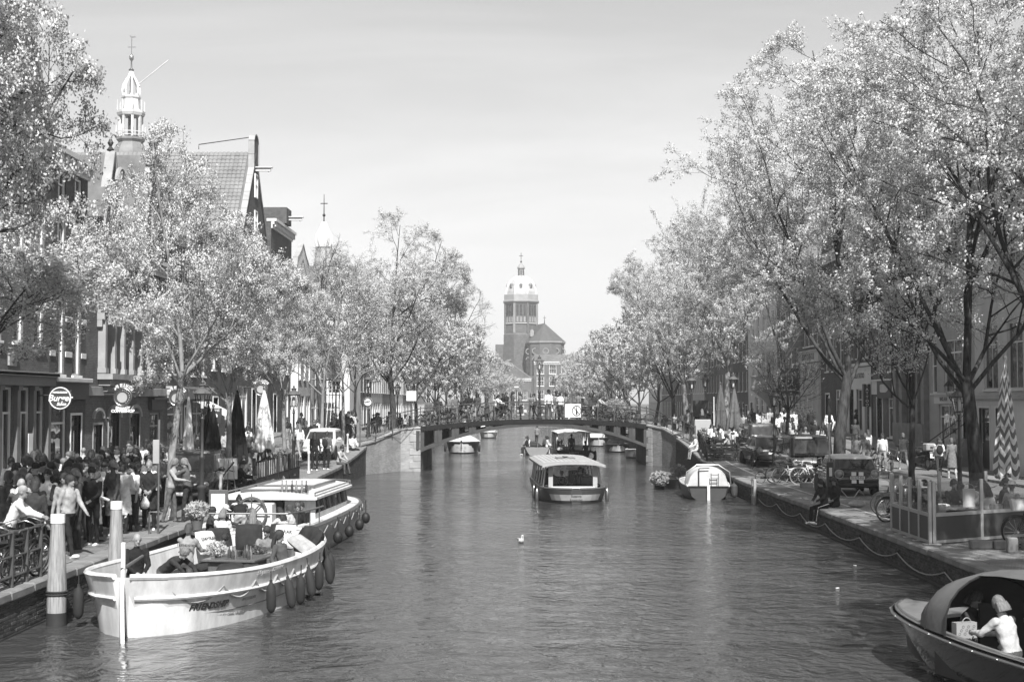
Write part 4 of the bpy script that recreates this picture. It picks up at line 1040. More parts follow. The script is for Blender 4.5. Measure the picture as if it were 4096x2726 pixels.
q = MB(); q.lathe([(.3, 64.6), (.5, 65.0), (.16, 65.3), (.12, 66.6), (.4, 67.0), (.42, 67.5), (.05, 68.0)], 10); q.tube([(0, 0, 68), (0, 0, 71)], .07, 6); q.bx(-.7, .7, -.05, .05, 69.2, 69.35); q.prism([(0, 0), (.75, .1), (.6, .35), (.1, .3), (-.4, .5), (-.3, .15)], -.04, .04, Matrix.Translation((0, 0, 71)) @ Matrix.Rotation(R(90), 4, 'X')); q.build('weathervane', M_steel, tw)
q = MB(); q.tube([(1.2, 0, 62.2), (6.6, 0, 66.8)], .1, 6); q.build('flagpole', M_tw, tw)
tw.scale = (1, 1, .955)
# a second, smaller cupola further along
t2 = thing('small_cupola', 'small white onion cupola with cross above scaffolded roof', 'tower', (-28.6, 200, 4.2))
q = MB(); q.lathe([(2.0, -5), (2.0, 17.5), (1.5, 18.0), (1.5, 19.2)], 8, a0=oc); q.build('base', M_b4, t2, smooth=0)
q = MB(); q.lathe([(1.3, 19.2), (1.25, 19.6), (1.0, 21.4), (1.15, 21.7)], 8, a0=oc); q.build('arcade', M_pl2, t2, smooth=0)
for k in range(8):
    M = Matrix.Rotation(oc + k * PI / 4, 4, 'Z'); q = MB(); q.tube([(1.28, 0, 19.2), (1.05, 0, 21.6)], .12, 6, M=M); q.build('arcade_post', M_cs, t2)
    q = MB(); q.tube([(r_, 0, z) for r_, z in ((.95, 21.7), (1.2, 22.5), (1.05, 23.4), (.55, 24.3), (.2, 25.2))], .13, 6, M=M); q.build('crown_rib', mat('bright_lead', .78, .5, var=.1), t2)
q = MB(); q.lathe([(.9, 21.7), (1.05, 22.5), (.9, 23.4), (.45, 24.3), (.12, 25.2)], 8, a0=oc); q.build('onion', M_tw, t2)
q = MB(); q.tube([(0, 0, 25), (0, 0, 29.2)], [.1, .04], 6); q.sph((0, 0, 26.2), .22); q.bx(-.5, .5, -.05, .05, 27.8, 27.92); q.build('cross', M_iron, t2)
# ================================================================ trees
def leaf_mat(name, g):
    m = bpy.data.materials.new(name); m.use_nodes = True
    nt = m.node_tree; nt.nodes.remove(nt.nodes['Principled BSDF']); out = nt.nodes['Material Output']
    ge = N(nt, 'ShaderNodeNewGeometry')
    nz = N(nt, 'ShaderNodeTexNoise', Scale=1.3, Detail=2.0); nt.links.new(ge.outputs['Position'], nz.inputs['Vector'])
    mr = N(nt, 'ShaderNodeMapRange'); mr.inputs[1].default_value = .3; mr.inputs[2].default_value = .7; mr.inputs[3].default_value = g * .82; mr.inputs[4].default_value = g * 1.12
    nt.links.new(nz.outputs[0], mr.inputs[0])
    rn = N(nt, 'ShaderNodeMath', operation='MULTIPLY_ADD'); nt.links.new(ge.outputs['Random Per Island'], rn.inputs[0]); rn.inputs[1].default_value = .16; rn.inputs[2].default_value = .92
    mu = N(nt, 'ShaderNodeMath', operation='MULTIPLY'); nt.links.new(mr.outputs[0], mu.inputs[0]); nt.links.new(rn.outputs[0], mu.inputs[1])
    d = N(nt, 'ShaderNodeBsdfDiffuse'); t = N(nt, 'ShaderNodeBsdfTranslucent'); mx = N(nt, 'ShaderNodeMixShader'); mx.inputs[0].default_value = .38
    nt.links.new(mu.outputs[0], d.inputs[0]); nt.links.new(mu.outputs[0], t.inputs[0])
    nt.links.new(d.outputs[0], mx.inputs[1]); nt.links.new(t.outputs[0], mx.inputs[2]); nt.links.new(mx.outputs[0], out.inputs['Surface'])
    return m
M_leaf = leaf_mat('spring_foliage', .72)
M_bark = mat('elm_bark', .085, .9, var=.7, vs=4, bump=.9, bs=7, spec=.15, stretch=(2.5, 2.5, .8))
M_twig = mat('twig_bark', .10, .9, var=.25, vs=4, spec=.15)
M_palebark = mat('pale_bark', .33, .9, var=.45, vs=4, bump=.6, bs=8, spec=.15, stretch=(2, 2, .8))

def np_mesh(name, V, F, mats, smooth=True):
    me = bpy.data.meshes.new(name)
    V = np.asarray(V, dtype=np.float32); F = np.asarray(F, dtype=np.int32); k = F.shape[1]
    me.vertices.add(len(V)); me.vertices.foreach_set('co', V.ravel())
    me.loops.add(F.size); me.loops.foreach_set('vertex_index', F.ravel())
    me.polygons.add(len(F)); me.polygons.foreach_set('loop_start', np.arange(0, F.size, k, dtype=np.int32))
    if smooth: me.polygons.foreach_set('use_smooth', np.ones(len(F), dtype=bool))
    for m in mats: me.materials.append(m)
    me.update(calc_edges=True); me.validate()
    return me
def tubes_np(branches, nside):
    """branches: list of (points Nx3, radii N) -> verts, quads"""
    V = []; F = []; off = 0
    ang = np.arange(nside) * 2 * np.pi / nside; ca, sa = np.cos(ang), np.sin(ang)
    for P, r in branches:
        P = np.asarray(P); r = np.asarray(r); n = len(P)
        T = np.gradient(P, axis=0); T /= (np.linalg.norm(T, axis=1, keepdims=True) + 1e-9)
        ref = np.array([0.31, .95, .02]) if abs(T[0][1]) < .8 else np.array([.95, .3, .02])
        U = np.cross(T, ref); U /= (np.linalg.norm(U, axis=1, keepdims=True) + 1e-9); W = np.cross(T, U)
        ring = P[:, None, :] + r[:, None, None] * (U[:, None, :] * ca[None, :, None] + W[:, None, :] * sa[None, :, None])
        V.append(ring.reshape(-1, 3))
        i = np.arange(n - 1)[:, None] * nside; j = np.arange(nside)[None, :]; j2 = (np.arange(nside)[None, :] + 1) % nside
        q = np.stack([i + j, i + j2, i + nside + j2, i + nside + j], axis=-1).reshape(-1, 4) + off
        F.append(q); off += n * nside
    return np.concatenate(V), np.concatenate(F)
def make_tree(seed, H, Rc, zb, tr, fork, leaf=1.0, lsize=.085, nl=(7, 7, 6, 5), clumps=5, per=7, up=.35, droop=0.0, narrow=False, sx=1.0, crad=.07):
    """seed, height, crown radius, crown base height, trunk radius, height of the first fork"""
    rg = np.random.default_rng(seed); cz = (H + zb) / 2; hz = (H - zb) / 2
    def env(p):     # how far out in the crown, 1 = on its surface
        zz = (p[2] - cz) / hz
        rr = Rc * (1.0 if zz < -.2 else 1.0 - .35 * (zz + .2) ** 2 if not narrow else max(.25, 1 - .8 * (zz + .2)))
        return math.sqrt((math.hypot(p[0], p[1]) / rr) ** 2 + zz * zz)
    big = []; thin = []; tips = []
    def path(p, d, L, n, wob, upw):
        pts = [p.copy()]; d = d / np.linalg.norm(d)
        for i in range(n):
            d = d + rg.normal(0, wob, 3) + np.array([0, 0, upw / n]); d /= np.linalg.norm(d)
            q = pts[-1] + d * L / n
            if env(q) > 1.12: break
            pts.append(q)
        if len(pts) < 2: pts.append(pts[0] + d * .15)
        return np.array(pts), d
    def side(d, ang):
        a = rg.normal(0, 1, 3); a -= d * a.dot(d); a /= np.linalg.norm(a) + 1e-9
        return d * math.cos(ang) + a * math.sin(ang)
    # trunk
    n = 7; tp = [np.zeros(3)]; d = np.array([rg.normal(0, .03), rg.normal(0, .03), 1.0])
    for i in range(n):
        d = d + np.array([rg.normal(0, .035), rg.normal(0, .035), 0]); tp.append(tp[-1] + d / np.linalg.norm(d) * fork / n)
    tp = np.array(tp); tr_ = tr * np.linspace(1.0, .72, n + 1); tr_[0] *= 1.35; tr_[1] *= 1.08
    tp[0][2] = -.25
    big.append((tp, tr_)); top = tp[-1]
    lead, _ = path(top, np.array([rg.normal(0, .12), rg.normal(0, .12), 1.0]), (H - fork) * .92, 8, .09, .25)
    lr = np.linspace(tr * .52, .02, len(lead)); big.append((lead, lr))
    def children_of(pts, rad, level, lo=.25):
        cnt = nl[level] ; out = []
        for k in range(cnt):
            t = lo + (1 - lo) * (k + rg.uniform(.1, .9)) / cnt; x = t * (len(pts) - 1); i = min(int(x), len(pts) - 2); f = x - i
            p = pts[i] * (1 - f) + pts[i + 1] * f; dd = pts[i + 1] - pts[i]; dd /= np.linalg.norm(dd) + 1e-9
            out.append((p, dd, rad[i] * (1 - f) + rad[i + 1] * f, t))
        return out
    limbs = [(lead, lr)]
    k0 = nl[0]
    for k in range(k0):
        a = 2 * PI * (k + rg.uniform(-.3, .3)) / k0; el = rg.uniform(.55, 1.15)
        src = top - np.array([0, 0, rg.uniform(0, fork * .12)]) if k < k0 * .6 else lead[min(len(lead) - 2, 1 + k % 3)]
        dd = np.array([math.cos(a) * math.cos(el) * sx, math.sin(a) * math.cos(el), math.sin(el)])
        L = rg.uniform(.75, 1.05) * min(Rc / max(.25, math.cos(el)), (H - fork)) * 1.0
        pts, _ = path(src, dd, L, 7, .12, up); rad = np.linspace(tr * rg.uniform(.26, .36), .018, len(pts)); big.append((pts, rad)); limbs.append((pts, rad))
    for pts, rad in limbs:
        for (p, dd, r_, t) in children_of(pts, rad, 1, .22):
            L = (H - fork) * rg.uniform(.22, .36) * (1.15 - .5 * t)
            p2, _ = path(p, side(dd, rg.uniform(.5, 1.0)), L, 5, .16, up * .6); r2 = np.linspace(min(r_ * .6, .07), .010, len(p2)); big.append((p2, r2))
            for (p3, d3, r3, t3) in children_of(p2, r2, 2, .2):
                L3 = (H - fork) * rg.uniform(.10, .17); p4, _ = path(p3, side(d3, rg.uniform(.45, 1.0)), L3, 4, .2, up * .5 - droop); r4 = np.linspace(min(r3 * .6, .022), .005, len(p4)); thin.append((p4, r4))
                for (p5, d5, r5, t5) in children_of(p4, r4, 3, .15):
                    L5 = rg.uniform(.35, .8) * (H / 16); p6, _ = path(p5, side(d5, rg.uniform(.4, 1.1)), L5, 3, .2, .1 - droop); thin.append((p6, np.linspace(.007, .003, len(p6)))); tips.append(p6)
                tips.append(p4[len(p4) // 2:])
    V1, F1 = tubes_np([b for b in big], 7)
    V2, F2 = tubes_np(thin, 3)
    # foliage: clumps of small faces strung along the twigs
    C = []
    for p in tips:
        if rg.random() > leaf: continue
        k = clumps
        t = rg.random(k) * (len(p) - 1); i = np.minimum(t.astype(int), len(p) - 2); f = (t - i)[:, None]
        C.append(p[i] * (1 - f) + p[i + 1] * f + rg.normal(0, .05, (k, 3)))
    if C:
        C = np.concatenate(C); n = len(C)
        ctr = np.repeat(C, per, axis=0) + rg.normal(0, crad, (n * per, 3))
        A = rg.normal(0, 1, (n * per, 3)); A /= np.linalg.norm(A, axis=1, keepdims=True)
        B = rg.normal(0, 1, (n * per, 3)); B -= A * (A * B).sum(1, keepdims=True); B /= np.linalg.norm(B, axis=1, keepdims=True)
        s = lsize * rg.uniform(.6, 1.25, (n * per, 1)) * .5; w = s * rg.uniform(.55, .95, (n * per, 1))
        V3 = np.stack([ctr - A * s, ctr + B * w * .9 - A * s * .1, ctr + A * s, ctr - B * w + A * s * .1], axis=1).reshape(-1, 3)
        F3 = np.arange(n * per * 4).reshape(-1, 4)
        cc_ = np.repeat(C, per * 4, axis=0); nn_ = V3 - cc_; nn_ /= np.linalg.norm(nn_, axis=1, keepdims=True) + 1e-6
        cr_ = (cc_ - np.array([0, 0, cz - hz * .3])) / np.array([Rc, Rc, hz]); cr_ /= np.linalg.norm(cr_, axis=1, keepdims=True) + 1e-6
        nn_ = nn_ + .55 * cr_; nn_ /= np.linalg.norm(nn_, axis=1, keepdims=True) + 1e-6
        q4 = V3.reshape(-1, 4, 3); gn = np.cross(q4[:, 1] - q4[:, 0], q4[:, 2] - q4[:, 0]); fl = (gn * nn_.reshape(-1, 4, 3).sum(1)).sum(1) < 0
        F3[fl] = F3[fl][:, ::-1]
        lm = np_mesh('crown', V3, F3, [M_leaf], True); lm.normals_split_custom_set_from_vertices(nn_.astype(np.float32))
    else: lm = None
    return np_mesh('trunk', V1, F1, [M_bark]), np_mesh('branches', V2, F2, [M_twig]), lm
def tree(proto, label, loc, rz=0.0, sc=1.0, bark=None, group=None, tilt=(0, 0)):
    t, b, l = proto
    root = thing('elm_tree', label, 'tree', loc, rz, group)
    root.scale = (sc, sc, sc) if not hasattr(sc, '__len__') else sc
    root.rotation_euler = (tilt[0], tilt[1], rz)
    o = obj('trunk', t, root)
    if bark: o.material_slots[0].link = 'OBJECT'; o.material_slots[0].material = bark
    obj('branches', b, root)
    if l: obj('crown', l, root)
    return root
P_big = [make_tree(11, 19.5, 7.4, 4.2, .29, 4.6, nl=(8, 8, 7, 5), clumps=4, per=13, lsize=.08),
         make_tree(23, 19.0, 7.0, 4.0, .27, 4.8, nl=(8, 8, 7, 5), clumps=4, per=13, lsize=.08),
         make_tree(37, 18.0, 6.6, 4.0, .27, 4.4, nl=(9, 8, 7, 5), clumps=4, per=13, lsize=.08, leaf=.9)]
P_med = [make_tree(41, 12.2, 3.5, 3.4, .15, 4.0, nl=(7, 7, 6, 5), clumps=3, per=14, lsize=.066, narrow=True),
         make_tree(53, 10.6, 3.3, 3.2, .14, 3.7, nl=(7, 7, 6, 5), clumps=3, per=14, lsize=.066),
         make_tree(67, 11.2, 4.4, 3.4, .17, 4.2, nl=(8, 8, 6, 5), clumps=3, per=14, lsize=.066)]
P_thin = make_tree(71, 9.0, 2.6, 2.6, .10, 2.9, nl=(6, 6, 5, 4), clumps=2, per=8, lsize=.07, leaf=.4)
P_bare = make_tree(83, 13.0, 3.6, 4.0, .15, 4.0, nl=(7, 7, 6, 5), clumps=2, per=4, lsize=.07, leaf=.12)
P_far = [make_tree(91, 16.0, 6.0, 3.4, .22, 3.6, nl=(7, 6, 5, 4), clumps=5, per=5, lsize=.17),
         make_tree(97, 15.0, 5.6, 3.2, .21, 3.4, nl=(7, 6, 5, 4), clumps=5, per=5, lsize=.17)]
def T_(proto, label, x, y, **kw): return tree(proto, label, (x, y, gz(x, y)), **kw)
# left bank
T_(P_med[2], 'leafy elm leaning in over the bicycle railing beside the white-capped mooring pole', -11.6, 26.4, rz=.6, sc=(.82, .82, 1.12))
T_(P_med[1], 'leafy elm in front of the tall grey timber shopfront', -13.4, 32.8, rz=2.2, sc=(1.15, 1.15, .82))
T_(P_med[0], 'slender tall elm with mottled trunk behind the kissing couple', -10.5, 41.8, rz=3.3, sc=(.85, .85, 1.05), bark=M_palebark)
T_(P_med[1], 'elm between the street lantern and the folded black parasol', -10.5, 50, rz=1.4, sc=(.85, .85, .95), bark=M_palebark)
T_(P_med[2], 'pale trunked elm beside the folded white parasol', -10.6, 62.5, rz=2.5, sc=(.62, .62, .8), bark=M_palebark)
T_(P_thin, 'thin young elm above the white parked car', -11.0, 76.5, rz=.3, sc=1.15, bark=M_palebark)
T_(P_thin, 'thin young elm by the round white traffic sign', -10.6, 82.5, rz=2.9, sc=1.1, bark=M_palebark)
T_(P_bare, 'nearly bare elm in front of the white plastered house', -13.2, 92, rz=.5, sc=1.02)
T_(P_big[2], 'big round elm just past the left end of the bridge', -9.6, 103, rz=1.0, sc=.90)
T_(P_thin, 'low thin elm behind the left bridge ramp', -11.8, 98, rz=2.0, sc=1.1)
T_(P_far[0], 'elm on the left quay one row past the bridge', -9.3, 121, rz=.2, sc=.86)
T_(P_far[1], 'elm on the left quay two rows past the bridge', -9.1, 138, rz=1.3, sc=.86)
T_(P_bare, 'tall bare elm rising between leafy ones past the bridge', -7.6, 152, rz=1.9, sc=1.28)
for i, (x, y, s_) in enumerate(((-8.8, 158, .85), (-8.6, 180, .82), (-8.4, 205, .82), (-8.0, 235, .86), (-7.4, 268, .8), (-12, 170, .8))):
    T_(P_far[i % 2], 'elm in the hazy far row along the left quay', x, y, rz=i * 1.7, sc=s_, group='far left quay elms')
# right bank
T_(P_big[1], 'big elm shading the dark-hulled sloop with canopy', 13.2, 25.5, rz=.9, sc=.86)
T_(P_big[0], 'tall elm beside the terrace, out of the striped parasol', 13.7, 36.6, rz=2.3, sc=.92, tilt=(0, R(-4)))
T_(P_big[2], 'thick knotted elm behind the terrace street lantern', 13.2, 41.9, rz=.2, sc=.9)
T_(P_thin, 'thin dark elm with bare twigs behind the glass terrace screen', 13.0, 48.2, rz=1.1, sc=1.2)
T_(P_big[0], 'big elm with mossy mottled trunk between black van and small black hatchback', 12.5, 57.2, rz=.6, sc=.96)
T_(P_bare, 'dark slim elm with twiggy crown behind the black van', 12.7, 70, rz=2.2, sc=.72)
T_(P_big[1], 'big pale trunked elm behind the two folded grey parasols', 12.3, 89, rz=1.8, sc=.93, bark=M_palebark)
T_(P_big[2], 'pale elm at the right end of the bridge', 11.9, 106, rz=.8, sc=.88, bark=M_palebark)
T_(P_far[0], 'dark trunked elm just past the right end of the bridge', 11.8, 114, rz=1.1, sc=.82)
T_(P_far[1], 'elm on the right quay one row past the bridge', 11.4, 126, rz=2.0, sc=.85)
for i, (x, y, s_) in enumerate(((11.2, 140, .85), (10.9, 156, .82), (10.6, 174, .82), (10.2, 195, .82), (9.6, 220, .85), (9.2, 250, .8), (9.8, 282, .8))):
    T_(P_far[(i + 1) % 2], 'elm in the hazy far row along the right quay', x, y, rz=i * 2.1, sc=s_, group='far right quay elms')
T_(P_far[0], 'dense elm before the pointed gable house at the canal end', -5.6, 284, rz=1.0, sc=.8)
T_(P_far[1], 'dense elm before the low house at the canal end', 13.5, 290, rz=2.0, sc=.75)
T_(P_big[2], 'elm on the right quay behind the viewpoint shading the near water', 13.0, 13.5, rz=3.0, sc=.9)
# ================================================================ boats (local +x = bow, z = 0 at the waterline)
def hull_shape(L, B, zs, hb, flare=.86, draft=.35, rake_b=.35, rake_s=.15, ns=22, vee=.6):
    """rings of the outer skin, from stern to bow; zs(t) sheer height, hb(t) relative half breadth"""
    rings = []
    for i in range(ns + 1):
        t = i / ns; x = -L / 2 + L * t; h = max(.004, hb(t)) * B / 2; z = zs(t); fl = flare * (1 - .25 * abs(2 * t - 1) ** 3)
        half = [(h, z), (h * (1 - (1 - fl) * .3), z * .62), (h * (1 - (1 - fl) * .62), z * .3), (h * fl, .02), (h * fl * vee, -draft * .6), (0, -draft)]
        ring = []
        for (y, zz) in half + [(-y, zz) for (y, zz) in half[-2::-1]]:
            k = max(0, zz) / z
            dx = rake_b * k * smooth01((t - .6) / .4) - rake_s * k * smooth01((.35 - t) / .35) - (1 - k) * rake_b * .9 * smooth01((t - .75) / .25) + (1 - k) * rake_s * .9 * smooth01((.3 - t) / .3)
            ring.append((x + dx, y, zz))
        rings.append(ring)
    return rings
def edge(rings, side, z=0.0, inset=0.0):
    out = []
    for r in rings:
        p = r[0] if side > 0 else r[-1]
        y = p[1] - math.copysign(min(inset, abs(p[1])), p[1]) if inset else p[1]
        out.append(Vector((p[0], y, p[2] + z)))
    return out
def hull_parts(root, rings, m, rail_m, floor_z, floor_m, inner_m, wall=.07, rail_r=.05, strake=None, cap=True):
    b = MB(); b.loft(rings, caps=False, closed=False)
    for r in (rings[0], rings[-1]):
        n_ = len(r); b.add(r, [(i, i + 1, n_ - 2 - i, n_ - 1 - i) for i in range(n_ // 2 - 1)] + [(n_ // 2 - 1, n_ // 2, n_ // 2 + 1)])
    b.build('hull', m, root, smooth=75)
    inner = []
    for r in rings:
        zt = r[0][2]; y = max(.002, abs(r[0][1]) - wall)
        ya = max(.002, abs(r[2][1]) - wall); inner.append([(r[0][0] * .985, y, zt), (r[0][0] * .965, ya, floor_z), (r[0][0] * .965, -ya, floor_z), (r[0][0] * .985, -y, zt)])
    b = MB(); b.loft(inner, caps=False, closed=False); b.build('inner_lining', inner_m, root, smooth=30)
    for sd in (1, -1):
        b = MB(); b.tube([p + Vector((0, -sd * wall * .5, .01)) for p in edge(rings, sd)], rail_r, 6); b.build('gunwale_rail', rail_m, root)
        if strake:
            pts = []
            for r in rings:
                p = r[1] if sd > 0 else r[-2]; q_ = r[0] if sd > 0 else r[-1]; pts.append(Vector(p).lerp(Vector(q_), strake[0]) + Vector((0, sd * .012, 0)))
            b = MB(); b.tube(pts, strake[1], 6); b.build('rubbing_strake', strake[2], root)
def fender_mesh(h=.62, r=.105, m=None):
    b = MB(); b.lathe([(.02, -h / 2), (r * .6, -h / 2 + .03), (r, -h / 2 + .1), (r * 1.05, 0), (r, h / 2 - .1), (r * .55, h / 2 - .03), (.03, h / 2), (.03, h / 2 + .05)], 12); b.tube([(0, 0, h / 2), (0, 0, h / 2 + .22)], .012, 5)
    return b.mesh('fender', m or M_black)
def put(root, u): return root.matrix_world @ Vector(u)
def world(root):
    bpy.context.view_layer.update(); return root.matrix_world.copy()
def cushion(name, label, W, D, H, m, loc, rz=0, rx=0, ry=0, cat='cushion', group=None, txt=None):
    b = MB(); n = 8; rings = []
    vs_ = []; fs_ = []
    for s_ in (1, -1):
        for i in range(n + 1):
            for j in range(n + 1):
                u, v = i / n * 2 - 1, j / n * 2 - 1
                k = max(0, (1 - u ** 4) * (1 - v ** 4)) ** .45
                pin = 1 - .07 * (u * u * v * v)
                wr = .015 * math.sin(7 * u + 3 * v + W * 40) * k
                vs_.append((u * W / 2 * pin * (1 - .06 * (1 - v * v) * 0), v * D / 2 * pin, s_ * (H / 2 * k + wr)))
    o_ = (n + 1) ** 2
    for s_ in (0, 1):
        for i in range(n):
            for j in range(n):
                a = s_ * o_ + i * (n + 1) + j; f = (a, a + n + 1, a + n + 2, a + 1); fs_.append(f if s_ == 0 else f[::-1])
    b.add(vs_, fs_)
    o = b.build(name, m, smooth=60); o.location = loc; o.rotation_euler = (rx, ry, rz); tag(o, label, cat, group)
    if txt:
        for t_, dy, sz in txt: letters(t_, sz, Matrix.Translation((0, dy, H / 2 + .012)), cloth(.12), o, depth=.004)
    return o
M_wh = mat('white_boat_paint', .68, .4, var=.26, vs=2.0, bump=.10, bs=5, coat=.1, stretch=(1.6, 1.6, .5))
M_bc = mat('beige_boat_paint', .40, .4, var=.12, vs=1.0, coat=.2)
M_teak = mat('varnished_teak', .16, .35, var=.3, vs=5, stretch=(1, 8, 8), coat=.3)
M_navy = mat('dark_boat_paint', .035, .4, var=.15, coat=.1)
M_midh = mat('tour_boat_paint', .085, .45, var=.12, coat=.1)
M_fend = mat('fender_cover', .035, .8, var=.2, bump=.2, bs=30)
M_cl = clear_glass('clear_screen')

# ---- the white open sloop at the left quay
TH = R(9)
fr = thing('open_sloop', 'white open canal sloop with dark fenders along its side and drinks table', 'boat', (0, 0, 0), PI / 2 - TH)
ctr = Vector((-6.97, 24.85, 0)) + Vector((math.sin(TH), math.cos(TH), 0)) * 4.25
fr.location = ctr
LF, BF = 8.5, 3.35
fz = lambda t: .92 + .14 * (2 * t - 1) ** 2 + (.12 * max(0, t - .6))
fh = lambda t: max(0.02, (1 - abs(2 * t - 1) ** 3.1)) ** .56
rF = hull_shape(LF, BF, fz, fh, .84, .4, .3, .16, 26)
hull_parts(fr, rF, M_wh, M_wh, -.2, M_teak, M_wh, .09, .055, strake=(.05, .04, M_wh))
for k in (2, 3):            # clinker plank lines on the skin
    for sd in (1, -1):
        pts_ = [Vector(r[k] if sd > 0 else r[-1 - k]) + Vector((0, sd * .004, 0)) for r in rF[1:-1]]
        b = MB(); b.tube(pts_, .010, 4); b.build('plank_edge', paint(.3, .5), fr)
b = MB(); fl = [[(r[0][0] * .95, max(.01, abs(r[2][1]) - .12), -.19), (r[0][0] * .95, -max(.01, abs(r[2][1]) - .12), -.19)] for r in rF]; b.loft(fl, caps=False, closed=False); b.build('floor', M_teak, fr)
b = MB(); b.bev(-.03, .03, -.035, .035, -.5, 1.66, .01, Matrix.Translation((-LF / 2 - .12, 0, 0))); b.build('stern_post', M_wh, fr, smooth=0)
b = MB(); b.prism([(0, -.5), (-.42, -.5), (-.5, -.1), (-.22, .55), (-.16, 1.0), (0, 1.0)], -.03, .03, Matrix.Translation((-LF / 2 - .17, 0, 0)) @ Matrix.Rotation(R(28), 4, 'Z') @ Matrix.Rotation(R(90), 4, 'X')); b.build('rudder', M_wh, fr, smooth=0)
b = MB(); b.tube([(-LF / 2 - .15, 0, 1.2), (-LF / 2 + .9, .1, 1.32)], [.035, .025], 8); b.build('tiller', M_teak, fr)
fm_ = fender_mesh(.58, .09, M_fend)
for t in (.33, .43, .52, .60, .68, .77, .86, .93):      # fenders on the open-water side
    r = rF[int(t * 26)]; p = r[-1]; o = obj('fender', fm_, fr, (p[0], p[1] - .11, p[2] - .56)); o.rotation_euler = (R(-4 + 7 * math.sin(t * 40)), R(5 * math.cos(t * 31)), 0); o.location.z += .05 * math.sin(t * 57)
for t in (.12, .45):
    r = rF[int(t * 26)]; p = r[0]; obj('fender', fm_, fr, (p[0], p[1] + .1, p[2] - .55))
# looped rope along the skin
for sd in (1, -1):
    for i in range(1, 24, 3):
        a_, c_ = (Vector(rF[i][1] if sd > 0 else rF[i][-2]), Vector(rF[min(26, i + 3)][1] if sd > 0 else rF[min(26, i + 3)][-2])); a_.z += .16; c_.z += .16
        pts_ = [a_.lerp(c_, u) + Vector((0, sd * .035, -.26 * 4 * u * (1 - u))) for u in [k / 8 for k in range(9)]]
        b = MB(); b.tube(pts_, .022, 5); b.build('rope_loop', M_rope, fr)
wl_ = [[(Vector(r[3]) * 1.004 + Vector((0, 0, -.05))), Vector(r[3]).lerp(Vector(r[2]), .22) * 1.004] for r in rF]; wr_ = [[(Vector(r[-4]) * 1.004 + Vector((0, 0, -.05))), Vector(r[-4]).lerp(Vector(r[-3]), .22) * 1.004] for r in rF]
for w_ in (wl_, wr_): b = MB(); b.loft(w_, caps=False, closed=False); b.build('waterline_band', M_dark, fr)
# side benches with dark seat pads, table, bar
b = MB()
for sd in (1, -1):
    pts_ = [(r[0][0] * .93, sd * max(.02, abs(r[1][1]) - .12), .42) for r in rF[10:25]]; pin_ = [(x, sd * max(0.0, abs(y) - .52), .42) for x, y, z in pts_]
    b = MB(); b.loft([[p, q_, (q_[0], q_[1], -.19), (p[0], p[1], -.19)] for p, q_ in zip(pts_, pin_)]); b.build('bench', M_wh, fr, smooth=30)
b = MB(); b.bev(.4, 1.35, -.6, .35, -.19, .80, .02); b.bev(.3, 1.45, -.7, .45, .80, .85, .01); b.build('bar_table', M_teak, fr, smooth=0)
b = MB(); b.loft([[(r[0][0] * .93, max(.05, abs(r[1][1]) - .12), .60), (r[0][0] * .93, -max(.05, abs(r[1][1]) - .12), .60), (r[0][0] * .93, -max(.05, abs(r[1][1]) - .12), -.19), (r[0][0] * .93, max(.05, abs(r[1][1]) - .12), -.19)] for r in rF[1:5]]); b.build('stern_locker', M_wh, fr, smooth=30)
b = MB(); b.bev(-1.7, -.2, -1.25, -.45, -.19, .60, .03); b.build('engine_locker', M_wh, fr, smooth=0)
# lettering on the skin, port quarter as seen from the water
def skin_frame(rings, i, k, sd, du=0.0, dz=0.0, off=.012):
    a_, c_ = Vector(rings[i][k] if sd > 0 else rings[i][-1 - k]), Vector(rings[i + 1][k] if sd > 0 else rings[i + 1][-1 - k]); up_ = Vector(rings[i][k - 1] if sd > 0 else rings[i][-k]) - a_
    r_ = (c_ - a_).normalized(); up_ = (up_ - r_ * up_.dot(r_)).normalized(); n_ = r_.cross(up_)
    out_ = n_ if n_.y * sd > 0 else -n_
    return a_ + out_ * off + r_ * du + up_ * dz, r_, up_
def skin_text(root, rings, txt, i, k, size, m, dz=0.0, sd=-1, shear=.2, bold=0.0):
    """letters laid one by one along the curved skin"""
    pts = [Vector(r[k] if sd > 0 else r[-1 - k]) for r in rings[i:]]
    x = 0.0; seg = 0; mb_ = MB()
    for ch in txt:
        wch = size * (.30 if ch in 'I1.: ' else .62)
        d = x + wch / 2
        acc = 0.0
        for a_, c_ in zip(pts, pts[1:]):
            l = (c_ - a_).length
            if acc + l >= d: break
            acc += l
        r_ = (c_ - a_).normalized(); base = a_ + r_ * (d - acc)
        j = pts.index(a_) + i; up_ = Vector(rings[j][k - 1] if sd > 0 else rings[j][-k]) - a_
        up_ = (up_ - r_ * up_.dot(r_)).normalized(); n_ = r_.cross(up_)
        if ch != ' ':
            t_ = text_mb(ch, size, .004, shear=shear, bold=bold); mb_.add(t_.v, t_.f, frame(base + n_ * .010 + up_ * dz, r_, up_))
        x += wch
    return mb_.build('lettering', m, root, smooth=0)
skin_text(fr, rF, 'FRIENDSHIP', 2, 2, .17, M_shop, .14, bold=.006)
skin_text(fr, rF, 'AMSTERDAM', 6, 2, .09, M_pl2, .15, shear=0)
skin_text(fr, rF, 'LUXURY CANAL CRUISES', 4, 2, .075, M_pl2, -.09, shear=0)
skin_text(fr, rF, '50 pass.', 7, 1, .13, M_pl2, .30)
skin_text(fr, rF, '03800196', 9, 1, .12, M_pl2, .30)
WF = world(fr)
def inF(x, y, z): return WF @ Vector((x, y, z))
ZF = PI / 2 - TH
D_ = cloth(.045)
